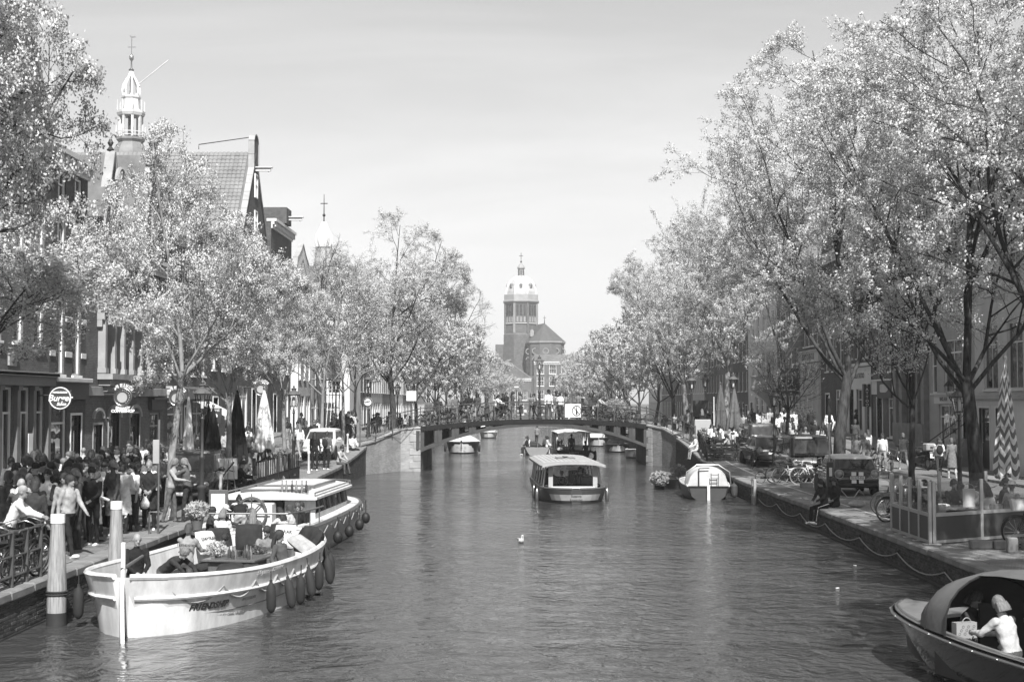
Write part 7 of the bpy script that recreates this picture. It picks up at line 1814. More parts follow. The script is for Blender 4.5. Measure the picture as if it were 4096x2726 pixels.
# no-alcohol board on the bridge railing
na = thing('no_alcohol_sign', 'white no-alcohol board with crossed-out bottle on the bridge railing', 'sign', bp_(.655, .0, zdeck(.655) + .58), math.atan2(bdir.y, bdir.x))
b = MB(); b.bev(-.58, .58, -.02, .02, -.42, .42, .01); b.build('board', M_white, na, smooth=0)
M = frame((.25, -.026, 0), (1, 0, 0), (0, 0, 1)); b = MB(); b.torus((0, 0, 0), .31, .025, 'Z', 32, 5, M); b.build('ban_ring', M_shop, na)
b = MB(); b.bx(-.30, .30, -.02, .02, 0, .008, M @ Matrix.Rotation(R(-45), 4, 'Z')); b.build('ban_bar', M_shop, na, smooth=0)
b = MB(); b.prism([(-.06, -.24), (.06, -.24), (.06, .02), (.025, .1), (.025, .24), (-.025, .24), (-.025, .1), (-.06, .02)], 0, .006, M); b.build('bottle_mark', M_shop, na, smooth=0)
letters('Alcoholverbod', .075, frame((-.32, -.024, .1), (1, 0, 0), (0, 0, 1)), M_pl2, na)
# ---- mooring poles, posts
def pole(label, x, y, z1, r0, r1, cap=True):
    root = thing('mooring_pole', label, 'mooring pole', (x, y, 0)); b = MB(); b.lathe([(r0, -1), (r0 * 1.02, .2), (r0 * 1.05, .7), ((r0 + r1) / 2, (z1 + .7) / 2), (r1, z1 - .14)], 14); b.build('timber', M_wood, root)
    b = MB(); b.lathe([(r1 + .012, z1 - .16), (r1 + .012, z1), (0, z1 + .01)], 14); b.build('cap', M_white, root)
    b = MB(); b.torus((0, 0, .62), r0 * 1.06, .022, 'Z', 18, 6); b.torus((0, 0, .57), r0 * 1.06, .02, 'Z', 18, 6); b.build('rope_turn', M_dark, root); b = MB(); b.lathe([(r0 * 1.03, -1), (r0 * 1.06, .16), (r0 * 1.04, .24)], 14); b.build('wet_band', M_dark, root); return root
pole('thick wooden mooring pole with white cap at the sloop stern', -8.62, 26.2, 2.03, .17, .12)
pole('wooden mooring pole with pale cap behind the man in the dark suit', -8.72, 30.3, 1.98, .16, .115)
sp_ = thing('steel_post', 'thin steel pole with narrow board at the quay edge', 'pole', at(-9.2, 35.6)); b = MB(); b.tube([(0, 0, 0), (0, 0, 2.85)], .03, 8); b.build('post', M_steel, sp_); b = MB(); b.bev(-.14, .02, -.05, -.02, 1.75, 2.35, .01); b.build('board', M_pl2, sp_, smooth=0); b = MB(); b.tube([(0, 0, .55), (-.22, 0, .55), (-.22, 0, 0)], .025, 6); b.build('guard_loop', M_steel, sp_)
for i, (x, y) in enumerate(((-10.0, 40.1), (-9.7, 45.2), (-9.7, 63.5), (-9.6, 76.5))):
    b = MB(); b.lathe([(.08, 0), (.08, .08), (.05, .1), (.05, .85), (.065, .88), (.065, .95), (.03, 1.0)], 12); tag(b.build('street_bollard', M_offwhite, loc=at(x, y)), ['short pale bollard beside the kissing couple', 'short pale bollard beside the black people carrier', 'short pale bollard on the quay edge past the terrace fence', 'short pale bollard beyond the white car'][i], 'bollard')
wp = thing('fender_post', 'pair of short pale timber posts bolted to the right quay wall', 'post', (XR - .08, 57.4, 0))
for y in (-.22, .22): b = MB(); b.bev(-.09, .03, y - .08, y + .08, -.6, 1.0, .02); b.sph((-.1, y, .75), .035, 8, 6); b.sph((-.1, y, .35), .035, 8, 6); b.build('timber', M_wood, wp, smooth=30)
rp = MB(); pts_ = []
yy = 28.0; segs = [28, 31.5, 35.5, 39.5, 44, 48, 52.5, 57]
for a_, c_ in zip(segs, segs[1:]):
    for k in range(8): u = k / 8; pts_.append((XR - .07, a_ + (c_ - a_) * u, .36 - .24 * 4 * u * (1 - u)))
rp.tube(pts_, .016, 5); tag(rp.build('mooring_rope', M_rope), 'pale rope hanging in loops along the right quay wall', 'rope')
for y in segs: b = MB(); b.torus((XR - .05, y, .38), .06, .014, 'X', 12, 5); tag(b.build('mooring_ring', M_iron), 'iron mooring ring holding the looped rope on the quay wall', 'ring', 'rings along the right quay wall')
# near left quay railing
nr = thing('quay_railing', 'low grey tube railing at the quay edge full of bicycles', 'railing', at(-9.17, 25.4))
for k in range(-4, 3): b = MB(); b.bev(-.035, .035, k * .75 - .035, k * .75 + .035, 0, 1.0, .01); b.build('railing_post', M_irong, nr, smooth=0)
for z in (.97, .55, .2): b = MB(); b.tube([(0, -3.0, z), (0, 1.5, z)], .024, 6); b.build('rail', M_irong, nr)
# charging post and cable at the small hatchback
cp = thing('charging_post', 'dark electric car charging post with cable to black hatchback', 'charging post', at(10.75, 50.6)); b = MB(); b.bev(-.12, .12, -.1, .1, 0, 1.25, .03); b.build('housing', M_shop, cp, smooth=0); b = MB(); b.bx(-.05, .05, -.112, -.1, .75, 1.05); b.build('display', M_offwhite, cp, smooth=0); b = MB(); b.sph((0, -.12, .6), .05, 10, 7); b.build('socket', M_black, cp); b = MB(); b.tube([(0, -.14, .6), (.25, -.3, .35), (.5, -.5, .03), (.8, -.2, .02), (1.1, .3, .25), (1.4, .9, .03), (1.05, 1.2, .3)], .015, 5); b.build('cable', M_pl2, cp)
sg2 = thing('steel_post', 'tall thin steel sign pole in front of the mossy elm', 'pole', at(11.1, 52.3)); b = MB(); b.tube([(0, 0, 0), (0, 0, 3.6)], .035, 8); b.build('post', M_steel, sg2); b = MB(); b.bev(-.06, .06, -.06, -.03, 2.6, 3.5, .01); b.build('board', M_midh, sg2, smooth=0)
for i, (x, y, rz, L) in enumerate(((10.45, 33.0, 5, .5), (11.0, 32.9, -4, .55), (11.6, 32.7, 3, .6), (10.9, 32.2, 80, .3), (12.0, 32.2, 8, .9), (11.6, 55.6, 4, .7), (11.0, 56.1, 2, .5))):
    b = MB(); b.bev(-L / 2, L / 2, -.11, .11, 0, .2 if i != 3 else .34, .02); tag(b.build('kerb_block', M_stone, loc=at(x, y), rz=R(rz), smooth=0), ['stone kerb block against the terrace screen foot', 'second stone kerb block along the terrace screen foot', 'stone kerb block in front of the wide screen panel', 'upright stone block in front of the terrace screen', 'long low kerb stone under the basket bicycle', 'kerb stone under the white bicycle', 'short kerb stone beside the white bicycles'][i], 'kerb stone')

# ---- glass terrace screen
M_alu = mat('aluminium', .50, .4, metal=.5, var=.1)
M_panel = mat('screen_panel', .085, .5, var=.12, vs=1.5)
ts = thing('terrace_screen', 'glass terrace screen with aluminium posts and dark lower panels on the quay', 'screen', at(9.55, 33.9))
def screen(pts, root):
    for k, p in enumerate(pts): b = MB(); b.bev(p[0] - .04, p[0] + .04, p[1] - .04, p[1] + .04, 0, 1.5, .008); b.bev(p[0] - .16, p[0] + .16, p[1] - .1, p[1] + .1, 0, .03, .008); b.build('screen_post', M_alu, root, smooth=0)
    for (xa, ya), (xb, yb) in zip(pts, pts[1:]):
        L = math.hypot(xb - xa, yb - ya); M = frame((xa, ya, 0), (xb - xa, yb - ya, 0), (0, 0, 1))
        b = MB(); b.bx(.045, L - .045, .10, .66, -.015, .015, M); b.build('lower_panel', M_panel, root, smooth=0)
        b = MB(); b.bx(.045, L - .045, .66, .74, -.03, .03, M); b.build('screen_rail', M_alu, root, smooth=0); b = MB(); b.bx(.045, L - .045, .03, .10, -.03, .03, M); b.build('screen_rail', M_alu, root, smooth=0)
        b = MB(); b.bx(.045, L - .045, .745, 1.46, -.006, .006, M); b.build('glass_pane', M_cl, root, smooth=0)
screen([(0, 3.45), (0, 2.6), (0, 1.75), (0, .88), (0, 0)], ts); screen([(.09, -.02), (1.52, .95), (3.0, 1.9)], ts); screen([(.1, 3.9), (1.5, 4.4), (2.9, 4.9)], ts)
# ---- slatted wooden terrace fence on the right
M_plank = mat('dark_planks', .055, .75, var=.3, vs=2.5, bump=.35, bs=12, stretch=(1, 1, 8))
sf = thing('slatted_fence', 'dark horizontal board fence round the terrace at the right bridge end', 'fence', (9.4, 74.4, gz(9.4, 74.4)))
def slats(root, a_, c_, za, zb, n=5, h=.145, gap=.03):
    L = math.hypot(c_[0] - a_[0], c_[1] - a_[1])
    for k in range(n):
        z0 = .05 + k * (h + gap); M = Matrix.Identity(4); d = Vector((c_[0] - a_[0], c_[1] - a_[1], zb - za)); r_ = d.normalized(); up_ = Vector((0, 0, 1)) - r_ * r_.z; M = frame((a_[0], a_[1], za), r_, up_)
        b = MB(); b.bev(.01, d.length - .01, z0, z0 + h, -.014, .014, .004, M); b.build('board', M_plank, root, smooth=0)
    for f in (0.02, .5, .98): p = Vector((a_[0], a_[1], za)).lerp(Vector((c_[0], c_[1], zb)), f); b = MB(); b.bx(p.x - .04, p.x + .04, p.y + .02, p.y + .09, p.z - .05, p.z + n * (h + gap) + .06); b.build('fence_post', M_plank, root, smooth=0)
slats(sf, (0, 0), (1.55, 0.05), 0, .02); slats(sf, (1.62, .1), (3.0, .25), .02, .06); slats(sf, (.0, .1), (.2, 3.4), 0, .34); slats(sf, (.2, 3.45), (.35, 6.5), .36, .58)
# ---- left terrace fence: dark lettered panels with slim uprights above
lf = thing('terrace_fence', 'dark panel fence with slim uprights round the left quay terrace', 'fence', at(-9.4, 49.2))
segs = [(0, 0), (.02, 2.2), (.05, 4.4), (.1, 6.6), (.16, 8.8)]
for i, ((xa, ya), (xb, yb)) in enumerate(zip(segs, segs[1:])):
    z0 = gz(-9, 49.2 + ya) - gz(-9, 49.2); z1_ = gz(-9, 49.2 + yb) - gz(-9, 49.2); d = Vector((xb - xa, yb - ya, z1_ - z0)); M = frame((xa, ya, z0), d, Vector((0, 0, 1)) - d.normalized() * d.normalized().z); L = d.length
    b = MB(); b.bx(.03, L - .03, .06, .58, -.015, .015, M); pn = b.build('panel', M_panel, lf, smooth=0)
    letters(('Terras', 'TERRAS', 'Menu', 'Terras')[i], .17, M @ frame((L * .5, .36, .018), (1, 0, 0), (0, 1, 0)), M_pl2, pn)
    b = MB(); b.bx(.0, L, .58, .63, -.03, .03, M); b.build('fence_rail', M_dark, lf, smooth=0)
    b = MB(); b.bx(-.035, .035, 0, 1.2, -.035, .035, M); b.build('fence_post', M_dark, lf, smooth=0)
    for k in range(1, 11): b = MB(); b.bx(L * k / 11 - .02, L * k / 11 + .02, .63, 1.15, -.012, .012, M); b.build('upright', M_wood if k % 2 else M_dark, lf, smooth=0)
slat_end = MB(); slat_end.bev(-.06, .06, -.08, .0, 0, 1.35, .01); slat_end.build('end_post', M_dark, lf, smooth=0)
# ---- cafe furniture
def cafe_table(label, loc, group=None):
    root = thing('cafe_table', label, 'table', loc, 0, group); b = MB(); b.lathe([(0, .70), (.36, .70), (.36, .73), (0, .73)], 20); b.build('table_top', M_wood, root); b = MB(); b.tube([(0, 0, .02), (0, 0, .7)], .03, 8); b.build('column', M_iron, root); b = MB(); b.lathe([(.22, 0), (.22, .02), (.03, .05)], 14); b.build('foot', M_iron, root); return root
_ch = None
def cafe_chair(label, loc, rz, group):
    global _ch
    if _ch is None:
        s_ = MB(); s_.bev(-.2, .2, -.2, .2, .43, .46, .01); bk = MB(); bk.bev(-.2, .2, .18, .21, .55, .86, .01); lg = MB(); lg.tube([(0, 0, 0), (0, 0, .44)], .014, 6); pk = MB(); pk.tube([(0, 0, .44), (0, .02, .86)], .012, 6)
        _ch = (s_.mesh('seat', M_wood), bk.mesh('backrest', M_wood), lg.mesh('leg', M_iron), pk.mesh('back_post', M_iron))
    root = thing('cafe_chair', label, 'chair', loc, rz, group); obj('seat', _ch[0], root); obj('backrest', _ch[1], root)
    for x in (-.18, .18):
        for y in (-.18, .18): obj('leg', _ch[2], root, (x, y, 0))
        obj('back_post', _ch[3], root, (x, .18, 0))
    return root
# planters and shrubs
leaf_ball('flower_pot', 'pot of white tulips on the salon boat stern', inS(-5.35, .95, 1.05), .30, 500, .5, pot=.16, seed=21, size=.06)
def planter(label, loc, seed, r=.45, g=.22, n=600):
    root = leaf_ball('planter', label, (loc[0], loc[1], loc[2] + .62), r, n, g, cat='planter', pot=None, seed=seed, size=.07); b = MB(); b.loft([rrect(-.3, .3, .3, -.62, .03), rrect(-.34, .34, .34, .02, .03)]); b.build('tub', M_shop, root); return root
planter('leafy planter at the corner of the left terrace fence', at(-10.0, 58.9), 31); planter('planter bush beside the folded white parasol base', at(-10.9, 54.6), 32)
planter('leafy planter on the slatted terrace by the grey board', (10.2, 81.2, 1.2), 33, .5); planter('dark bush in front of the bowed balcony house', at(18.6, 96), 34, .9, .14, 1200); planter('leafy planter by the coffeeshop doors', at(-15.6, 59.5), 35, .6); planter('bushy planter beside the leafy coffeeshop planter', at(-15.8, 57.4), 36, .55); planter('flower planter on the ledge of the black hanging sign house', at(19.8, 108), 37, .55)
leaf_ball('bridge_shrub', 'tall shaggy pale shrub on the bridge beside the parked bicycles', bp_(.86, 1.6, zdeck(.86) + .02), .95, 2600, .34, cat='shrub', pot=.45, seed=41, size=.07)
leaf_ball('bridge_shrub', 'wide dark flowering plant hanging on the bridge railing', bp_(.80, .6, zdeck(.8) + .15), .6, 1300, .2, cat='shrub', pot=.3, seed=42, size=.06)
# grey board on the terrace, thin white pole, easel on the left
gb = thing('terrace_board', 'grey rounded board with small emblem on the slatted terrace', 'board', (10.35, 83.6, 1.75)); b = MB(); b.bev(-.48, .48, -.04, .04, .1, 1.3, .05); b.build('panel', M_pl2, gb, smooth=0); b = MB(); b.sph((0, -.045, .45), (.08, .01, .14), 8, 6); b.build('emblem', M_white, gb); b = MB(); b.bx(-.45, -.38, -.3, .3, 0, .1); b.bx(.38, .45, -.3, .3, 0, .1); b.build('feet', M_iron, gb, smooth=0)
b = MB(); b.lathe([(.035, 0), (.03, 2.7), (.035, 2.72), (0, 2.75)], 8); b.lathe([(.2, 0), (.2, .05), (.04, .07)], 12); tag(b.build('white_pole', M_white, loc=(10.95, 83.2, gz(9, 83.2))), 'slim white pole beside the folded grey parasols', 'pole')
ez = thing('painting_easel', 'painting on a tilted easel beside the black people carrier', 'easel', at(-9.85, 47.0), R(15)); b = MB(); b.bev(-.32, .32, -.02, .0, .75, 1.45, .006, Matrix.Rotation(R(-12), 4, 'X')); pnl = b.build('canvas_panel', M_pl1, ez, smooth=0); b = MB(); b.tube([(-.2, -.2, .82), (.18, -.28, 1.32)], .03, 6); b.tube([(.02, -.24, 1.05), (.2, -.24, 1.0)], .02, 6); b.build('brush_stroke', M_shop, pnl)
for x in (-.28, .28): b = MB(); b.tube([(x, -.15, 0), (x * .4, -.3, 1.5)], .015, 5); b.build('easel_leg', M_wood, ez)
b = MB(); b.tube([(0, .45, 0), (0, -.25, 1.4)], .015, 5); b.build('easel_leg', M_wood, ez)
# waste on the ground and floating, the gull
gu = thing('gull', 'white gull swimming on the open water before the tour boat', 'bird', (-.16, 41.6, 0), R(-75))
b = MB(); rg_ = []
for x, r_, z in ((-.22, .01, .10), (-.17, .035, .085), (-.08, .07, .06), (.02, .085, .05), (.10, .075, .06), (.15, .05, .09), (.165, .036, .14), (.175, .036, .19), (.19, .03, .225), (.21, .008, .235)):
    rg_.append([(x, r_ * math.cos(a), z + r_ * .8 * math.sin(a)) for a in [2 * PI * k / 10 for k in range(10)]])
b.loft(rg_); b.build('body', paint(.82, .7), gu); b = MB()
for sd in (1, -1): b = MB(); b.sph((-.06, sd * .07, .10), (.13, .02, .04), 10, 6); b.build('wing', M_pl2, gu)
b = MB(); b.tube([(.205, 0, .205), (.25, 0, .19)], [.011, .002], 6); b.build('beak', M_stone, gu)
for i, (u, v) in enumerate(((3640, 2030), (3120, 2000), (3640 - 400, 2075), (2890, 2100), (3350, 2350), (3420, 2260), (2330, 1765), (2440, 1772))):
    p = pz(u, v, .01); b = MB(); b.sph((0, 0, 0), (.07, .04, .015), 7, 5); tag(b.build('floating_litter', M_offwhite, loc=p, rz=i), 'scrap of pale litter floating by the right quay', 'litter', 'floating litter')
# ================================================================ people
def fk(lean=3, pel=.94, tw=0, hp=5, hy=0, aL=(8, 8, 14, 4), aR=(8, 8, 14, 4), lL=(3, 4, -3), lR=(-3, 4, -6), side=0):
    """joint positions for a pose; angles in degrees; person faces -Y. arms: (upper pitch, upper out, fore pitch, fore out); legs: (thigh pitch, out, shin pitch)"""
    J = {}; P = Vector((0, 0, pel)); J['pel'] = P
    up = Vector((math.sin(R(side)), -math.sin(R(lean)), math.cos(R(lean)))).normalized()
    J['waist'] = P + up * .16; J['chest'] = P + up * .36; J['neck'] = P + up * .52; hd_ = Vector((math.sin(R(hy)) * .0, -math.sin(R(lean * .6 + hp)), math.cos(R(lean * .6 + hp))))
    J['head'] = J['neck'] + up * .05 + hd_ * .13; J['hup'] = hd_; J['hy'] = hy
    def dr(ph, al, sx): return Vector((sx * math.sin(R(al)), -math.sin(R(ph)) * math.cos(R(al)), -math.cos(R(ph)) * math.cos(R(al))))
    for nm, sx, a in (('L', 1, aL), ('R', -1, aR)):
        tr_ = Vector((math.cos(R(tw)) * sx, math.sin(R(tw)) * sx, 0)); S = J['chest'] + up * .115 + tr_ * .175; J['sh' + nm] = S
        E = S + dr(a[0] + lean * .3, a[1], sx) * .28; Wr = E + dr(a[2], a[3], sx) * .245; J['el' + nm] = E; J['wr' + nm] = Wr; J['hd' + nm] = dr(a[2], a[3], sx)
    for nm, sx, l in (('L', 1, lL), ('R', -1, lR)):
        H = P + Vector((sx * .09, 0, -.04)); K = H + dr(l[0], l[1], sx) * .43; A = K + dr(l[2], l[1] * .3, sx) * .42; J['hp' + nm] = H; J['kn' + nm] = K; J['an' + nm] = A
    return J
def cone(mb, a, b, ra, rb, n=10):
    mb.tube([a, b], [ra, rb], n); mb.sph(a, ra, n, 6); mb.sph(b, rb, n, 6)
def body_mesh(J, fat=1.0, coat=0, name='body'):
    mb = MB(); seg = []          # (slot, a, b, r)
    def bone(slot, a, b, ra, rb): cone(mb, a, b, ra, rb); seg.append((slot, a, b, (ra + rb) / 2))
    up = (J['neck'] - J['pel']).normalized(); fwd = Vector((1, 0, 0)).cross(up) * -1
    def ring(c, rx, ry, n=16): return [c + Vector((1, 0, 0)) * rx * math.cos(2 * PI * k / n) + fwd * ry * math.sin(2 * PI * k / n) for k in range(n)]
    P = J['pel']
    mb.loft([ring(P - up * .10, .12 * fat, .09 * fat), ring(P - up * .02, .17 * fat, .125 * fat), ring(P + up * .10, .155 * fat, .115 * fat), ring(P + up * .22, .155 * fat, .115 * fat), ring(P + up * .38, .18 * fat, .125 * fat), ring(P + up * .47, .165 * fat, .10), ring(P + up * .52, .08, .07), ring(P + up * .55, .055, .055)])
    seg.append((1, P + up * .06, P + up * .48, .13)); seg.append((3, P - up * .1, P + up * .0, .13))
    bone(0, J['neck'] - up * .02, J['head'] - J['hup'] * .05, .055, .05)
    # head: skull, jaw, nose, ears
    h = J['head']; hu = J['hup']; q = Matrix.Rotation(R(J['hy']), 3, 'Z'); hf = q @ Vector((1, 0, 0)).cross(hu); hs = hu.cross(hf)
    M = Matrix.Identity(4)
    for i in range(3): M[i][0] = hs[i]; M[i][1] = -hf[i]; M[i][2] = hu[i]; M[i][3] = h[i]      # head frame: local -Y is the face
    mb.sph((0, .012, .03), (.077, .096, .093), 14, 10, M); mb.sph((0, -.02, -.045), (.058, .068, .075), 12, 8, M); mb.sph((0, -.098, -.012), (.014, .022, .024), 8, 6, M); mb.sph((0, -.083, -.082), (.024, .018, .018), 8, 6, M)
    for sx in (-1, 1): mb.sph((sx * .080, .012, -.005), (.013, .024, .034), 8, 6, M)
    seg.append((0, h - hu * .06, h + hu * .06, .085))
    for s_, sx in (('L', 1), ('R', -1)):
        bone(1, J['sh' + s_], J['el' + s_], .062 * fat, .05 * fat); bone(2, J['el' + s_], J['wr' + s_], .048 * fat, .037)
        d = J['hd' + s_]; w_ = J['wr' + s_]; a_ = d.cross(Vector((0, 1, 0))); a_ = a_.normalized() if a_.length > .2 else Vector((1, 0, 0)); nrm = d.cross(a_).normalized()
        pal = w_ + d * .085; mb.tube([w_, w_ + d * .04, pal], [.030, .042, .040], 8, flat=.5); seg.append((0, w_ + d * .03, pal + d * .09, .04))
        for k, ln in enumerate((.062, .074, .080, .072)):
            off = a_ * (k - 1.5) * .022; kn = pal + off + d * ln * .5 - nrm * .004; tp = pal + off * 1.1 + d * ln * .85 - nrm * .022 * sx * 0 + Vector((0, -.012, -.004)); mb.tube([pal + off - d * .01, kn, tp], [.0115, .0105, .009], 6)
        th = w_ + d * .03 + a_ * .04; mb.tube([w_ + d * .02 + a_ * .02, th, th + d * .045 + a_ * .012], [.014, .013, .010], 6)
        bone(3, J['hp' + s_], J['kn' + s_], .088 * fat, .062 * fat); bone(4, J['kn' + s_], J['an' + s_], .060 * fat, .045)
        an = J['an' + s_]; sh_ = (an - J['kn' + s_]).normalized(); ff = Vector((0, -1, 0)) - sh_ * sh_.dot(Vector((0, -1, 0))); ff = ff.normalized() if ff.length > .1 else Vector((0, -1, 0))
        heel = an + sh_ * .05 - ff * .04; toe = an + sh_ * .055 + ff * .17; mb.tube([heel, an + sh_ * .045 + ff * .05, toe], [.042, .048, .036], 8); mb.sph(toe, .034, 8, 6); mb.sph(heel, .042, 8, 6); seg.append((5, heel, toe, .05)); mb.tube([an, an + sh_ * .05], [.043, .045], 8)
    if coat:
        bt = P - Vector((0, 0, coat)); mb.loft([ring(P + up * .12, .165 * fat, .125 * fat), ring(P - up * .06, .195 * fat, .15 * fat), [Vector((bt.x + .22 * fat * math.cos(2 * PI * k / 16), bt.y + .18 * fat * math.sin(2 * PI * k / 16), bt.z)) for k in range(16)]]); seg.append((1, P, bt + Vector((0, 0, .04)), .19))
    me0 = mb.mesh('draft', [], 0); o = bpy.data.objects.new('draft', me0)
    m1 = o.modifiers.new('r', 'REMESH'); m1.mode = 'VOXEL'; m1.voxel_size = .0155
    m2 = o.modifiers.new('s', 'SMOOTH'); m2.factor = .5; m2.iterations = 2
    me = evaluated_mesh(o); bpy.data.objects.remove(o); bpy.data.meshes.remove(me0); me.name = name
    n = len(me.polygons); C = np.empty(n * 3, dtype=np.float32); me.polygons.foreach_get('center', C); C = C.reshape(-1, 3).astype(np.float64)
    best = np.full(n, 1e9); slot = np.zeros(n, dtype=np.int32)
    for s_, a, b, r in seg:
        a = np.array(a); b = np.array(b); ab = b - a; t = np.clip(((C - a) @ ab) / (ab @ ab + 1e-9), 0, 1); d = np.linalg.norm(C - (a + t[:, None] * ab), axis=1) / max(r, .03)
        k = d < best; best[k] = d[k]; slot[k] = s_
    Mi = np.array(M.inverted()); Lc = C @ Mi[:3, :3].T + Mi[:3, 3]
    for sx in (-1, 1): slot[(np.abs(Lc[:, 0] - sx * .030) < .013) & (Lc[:, 1] < -.055) & (np.abs(Lc[:, 2] - .012) < .0065)] = 6
    # soft folds in the clothing
    nv = len(me.vertices); V = np.empty(nv * 3, dtype=np.float32); me.vertices.foreach_get('co', V); V = V.reshape(-1, 3); Nn = np.empty(nv * 3, dtype=np.float32); me.vertices.foreach_get('normal', Nn); Nn = Nn.reshape(-1, 3)
    hv = np.linalg.norm(V - np.array(h), axis=1) > .17; wave = (np.sin(V[:, 2] * 38 + 9 * V[:, 0]) * np.sin(V[:, 0] * 31 + V[:, 1] * 23 + 4 * V[:, 2])) * .006 * hv; wr_ = np.minimum(np.linalg.norm(V - np.array(J['wrL']), axis=1), np.linalg.norm(V - np.array(J['wrR']), axis=1)) > .14
    V += Nn * (wave * wr_)[:, None].astype(np.float32); me.vertices.foreach_set('co', V.ravel())
    me.materials.clear()
    for k in range(7): me.materials.append(M_shop)
    me.polygons.foreach_set('material_index', slot); me.polygons.foreach_set('use_smooth', np.ones(n, dtype=bool)); me.update()
    return me, M
STAND = dict()
POSES = {
 'stand': (fk(), 1.0, 0), 'stand2': (fk(lean=2, tw=8, hp=12, hy=18, aL=(18, 10, 62, -22), aR=(4, 9, 12, 4), lL=(6, 6, 0), lR=(-2, 3, -6)), 1.04, 0),
 'together': (fk(lean=4, hp=14, aL=(22, 6, 52, -30), aR=(22, 6, 52, -30)), 1.03, .42), 'coat': (fk(lean=2, hy=-20, aL=(8, 7, 20, 2), aR=(14, 8, 70, -12), lL=(8, 4, 2), lR=(-6, 4, -10)), 1.0, .48),
 'crossed': (fk(lean=-2, hy=22, aL=(28, 12, 70, -48), aR=(26, 12, 66, -44), lL=(4, 9, 0), lR=(-3, 6, -4)), 1.05, 0),
 'walk': (fk(lean=5, aL=(-22, 7, 8, 3), aR=(26, 7, 44, 0), lL=(24, 2, 10), lR=(-16, 2, -38), pel=.92), 1.0, 0), 'walk2': (fk(lean=4, hy=12, aL=(22, 8, 50, -8), aR=(-20, 8, 4, 4), lL=(-20, 2, -34), lR=(22, 2, 14), pel=.92), 1.03, 0),
 'phone': (fk(lean=0, hp=2, aL=(52, 14, 118, -24), aR=(50, 14, 116, -24), lL=(3, 6, -2)), 1.0, 0), 'lean': (fk(lean=24, hp=-4, aL=(42, 12, 72, -26), aR=(42, 12, 72, -26), lL=(10, 5, -6), lR=(-2, 5, -8), pel=.90), 1.02, 0),
 'bend': (fk(lean=58, hp=10, aL=(40, 8, 40, -6), aR=(46, 8, 46, -6), lL=(14, 5, -8), lR=(6, 5, -12), pel=.88), 1.0, 0), 'reach': (fk(lean=8, hp=8, hy=14, aL=(58, 12, 88, -20), aR=(36, 10, 84, -8), lL=(8, 5, 2), lR=(-8, 4, -16), pel=.925), 1.0, 0),
 'sit': (fk(lean=6, pel=.10, hp=8, hy=10, aL=(22, 8, 66, -20), aR=(22, 8, 66, -20), lL=(86, 9, 2), lR=(84, 9, -4)), 1.0, 0), 'sit2': (fk(lean=16, pel=.10, hp=12, hy=-24, aL=(42, 14, 84, -28), aR=(34, 10, 80, -22), lL=(84, 12, 6), lR=(86, 6, -8)), 1.03, 0),
 'recline': (fk(lean=-16, pel=.10, hp=18, hy=24, aL=(6, 24, 60, -10), aR=(-4, 18, 30, 4), lL=(76, 10, 18), lR=(82, 6, 8)), 1.02, 0), 'edge': (fk(lean=12, pel=.10, hp=16, hy=-10, aL=(26, 8, 62, -26), aR=(24, 8, 60, -26), lL=(80, 7, 14), lR=(80, 7, 4)), .98, 0),
}
PROTO = {k: body_mesh(v[0], v[1], v[2], 'person') for k, v in POSES.items()}
def hair_mesh(kind):
    rg = random.Random(len(kind)); mb = MB(); n, m = 18, 12; vs_ = []; fs_ = []
    if kind in ('cap', 'hood', 'beanie', 'sunhat'):
        if kind == 'hood': mb.sph((0, .03, .015), (.108, .118, .135), 14, 10)
        elif kind == 'beanie': mb.lathe([(.088, -.0), (.094, .02), (.092, .07), (.07, .12), (.02, .145), (0, .147)], 14, (0, .012, .03))
        elif kind == 'cap': mb.lathe([(.086, 0), (.09, .03), (.08, .075), (.04, .105), (0, .11)], 14, (0, .01, .035)); mb.add([(-.07, -.07, .04), (.07, -.07, .04), (.055, -.165, .03), (-.055, -.165, .03), (-.07, -.07, .05), (.07, -.07, .05), (.055, -.165, .038), (-.055, -.165, .038)], [(0, 1, 2, 3), (4, 7, 6, 5), (2, 6, 7, 3), (1, 5, 6, 2), (0, 3, 7, 4)])
        else: mb.lathe([(.18, 0), (.175, .012), (.1, .02), (.092, .08), (.06, .11), (0, .115)], 16, (0, .01, .04))
        return mb
    def hl(a): return -.005 + .055 * max(0, -math.sin(a)) ** 2 - .085 * max(0, math.sin(a)) - (.03 if kind in ('long', 'bob', 'tail') else 0) * abs(math.cos(a))
    rings = []
    for i in range(m + 1):
        ring = []
        for j in range(n):
            a = 2 * PI * j / n; z0 = hl(a); z = z0 + (.142 - z0) * (i / m) ** .85; k = math.sqrt(max(0, 1 - ((z - .025) / .122) ** 2)) if z > .025 else 1.0
            wv = 1 + rg.uniform(-.035, .035); ring.append((.090 * k * wv * math.cos(a), .012 + .110 * k * wv * math.sin(a), z))
        rings.append(ring)
    mb.loft(rings)
    if kind in ('long', 'bob', 'tail'):
        L = {'long': .30, 'bob': .14, 'tail': .26}[kind]; rr_ = []
        for i in range(7):
            t = i / 6; w_ = (.088 + .02 * t) if kind != 'tail' else (.05 - .02 * abs(t - .3)); y0 = .075 + (.045 if kind == 'tail' else .03) * math.sin(t * 2.2); ring = []
            for j in range(12):
                a = 2 * PI * j / 12; ring.append((w_ * math.cos(a) * rg.uniform(.93, 1.07), y0 + .042 * math.sin(a) * (1.2 if kind != 'tail' else .9), .03 - L * t - (.02 if kind == 'tail' else 0)))
            rr_.append(ring)
        mb.loft(rr_)
    if kind == 'bun': mb.sph((0, .10, .10), .048, 10, 8)
    return mb
HAIR = {k: hair_mesh(k) for k in ('short', 'long', 'bob', 'tail', 'bun', 'cap', 'hood', 'beanie', 'sunhat')}
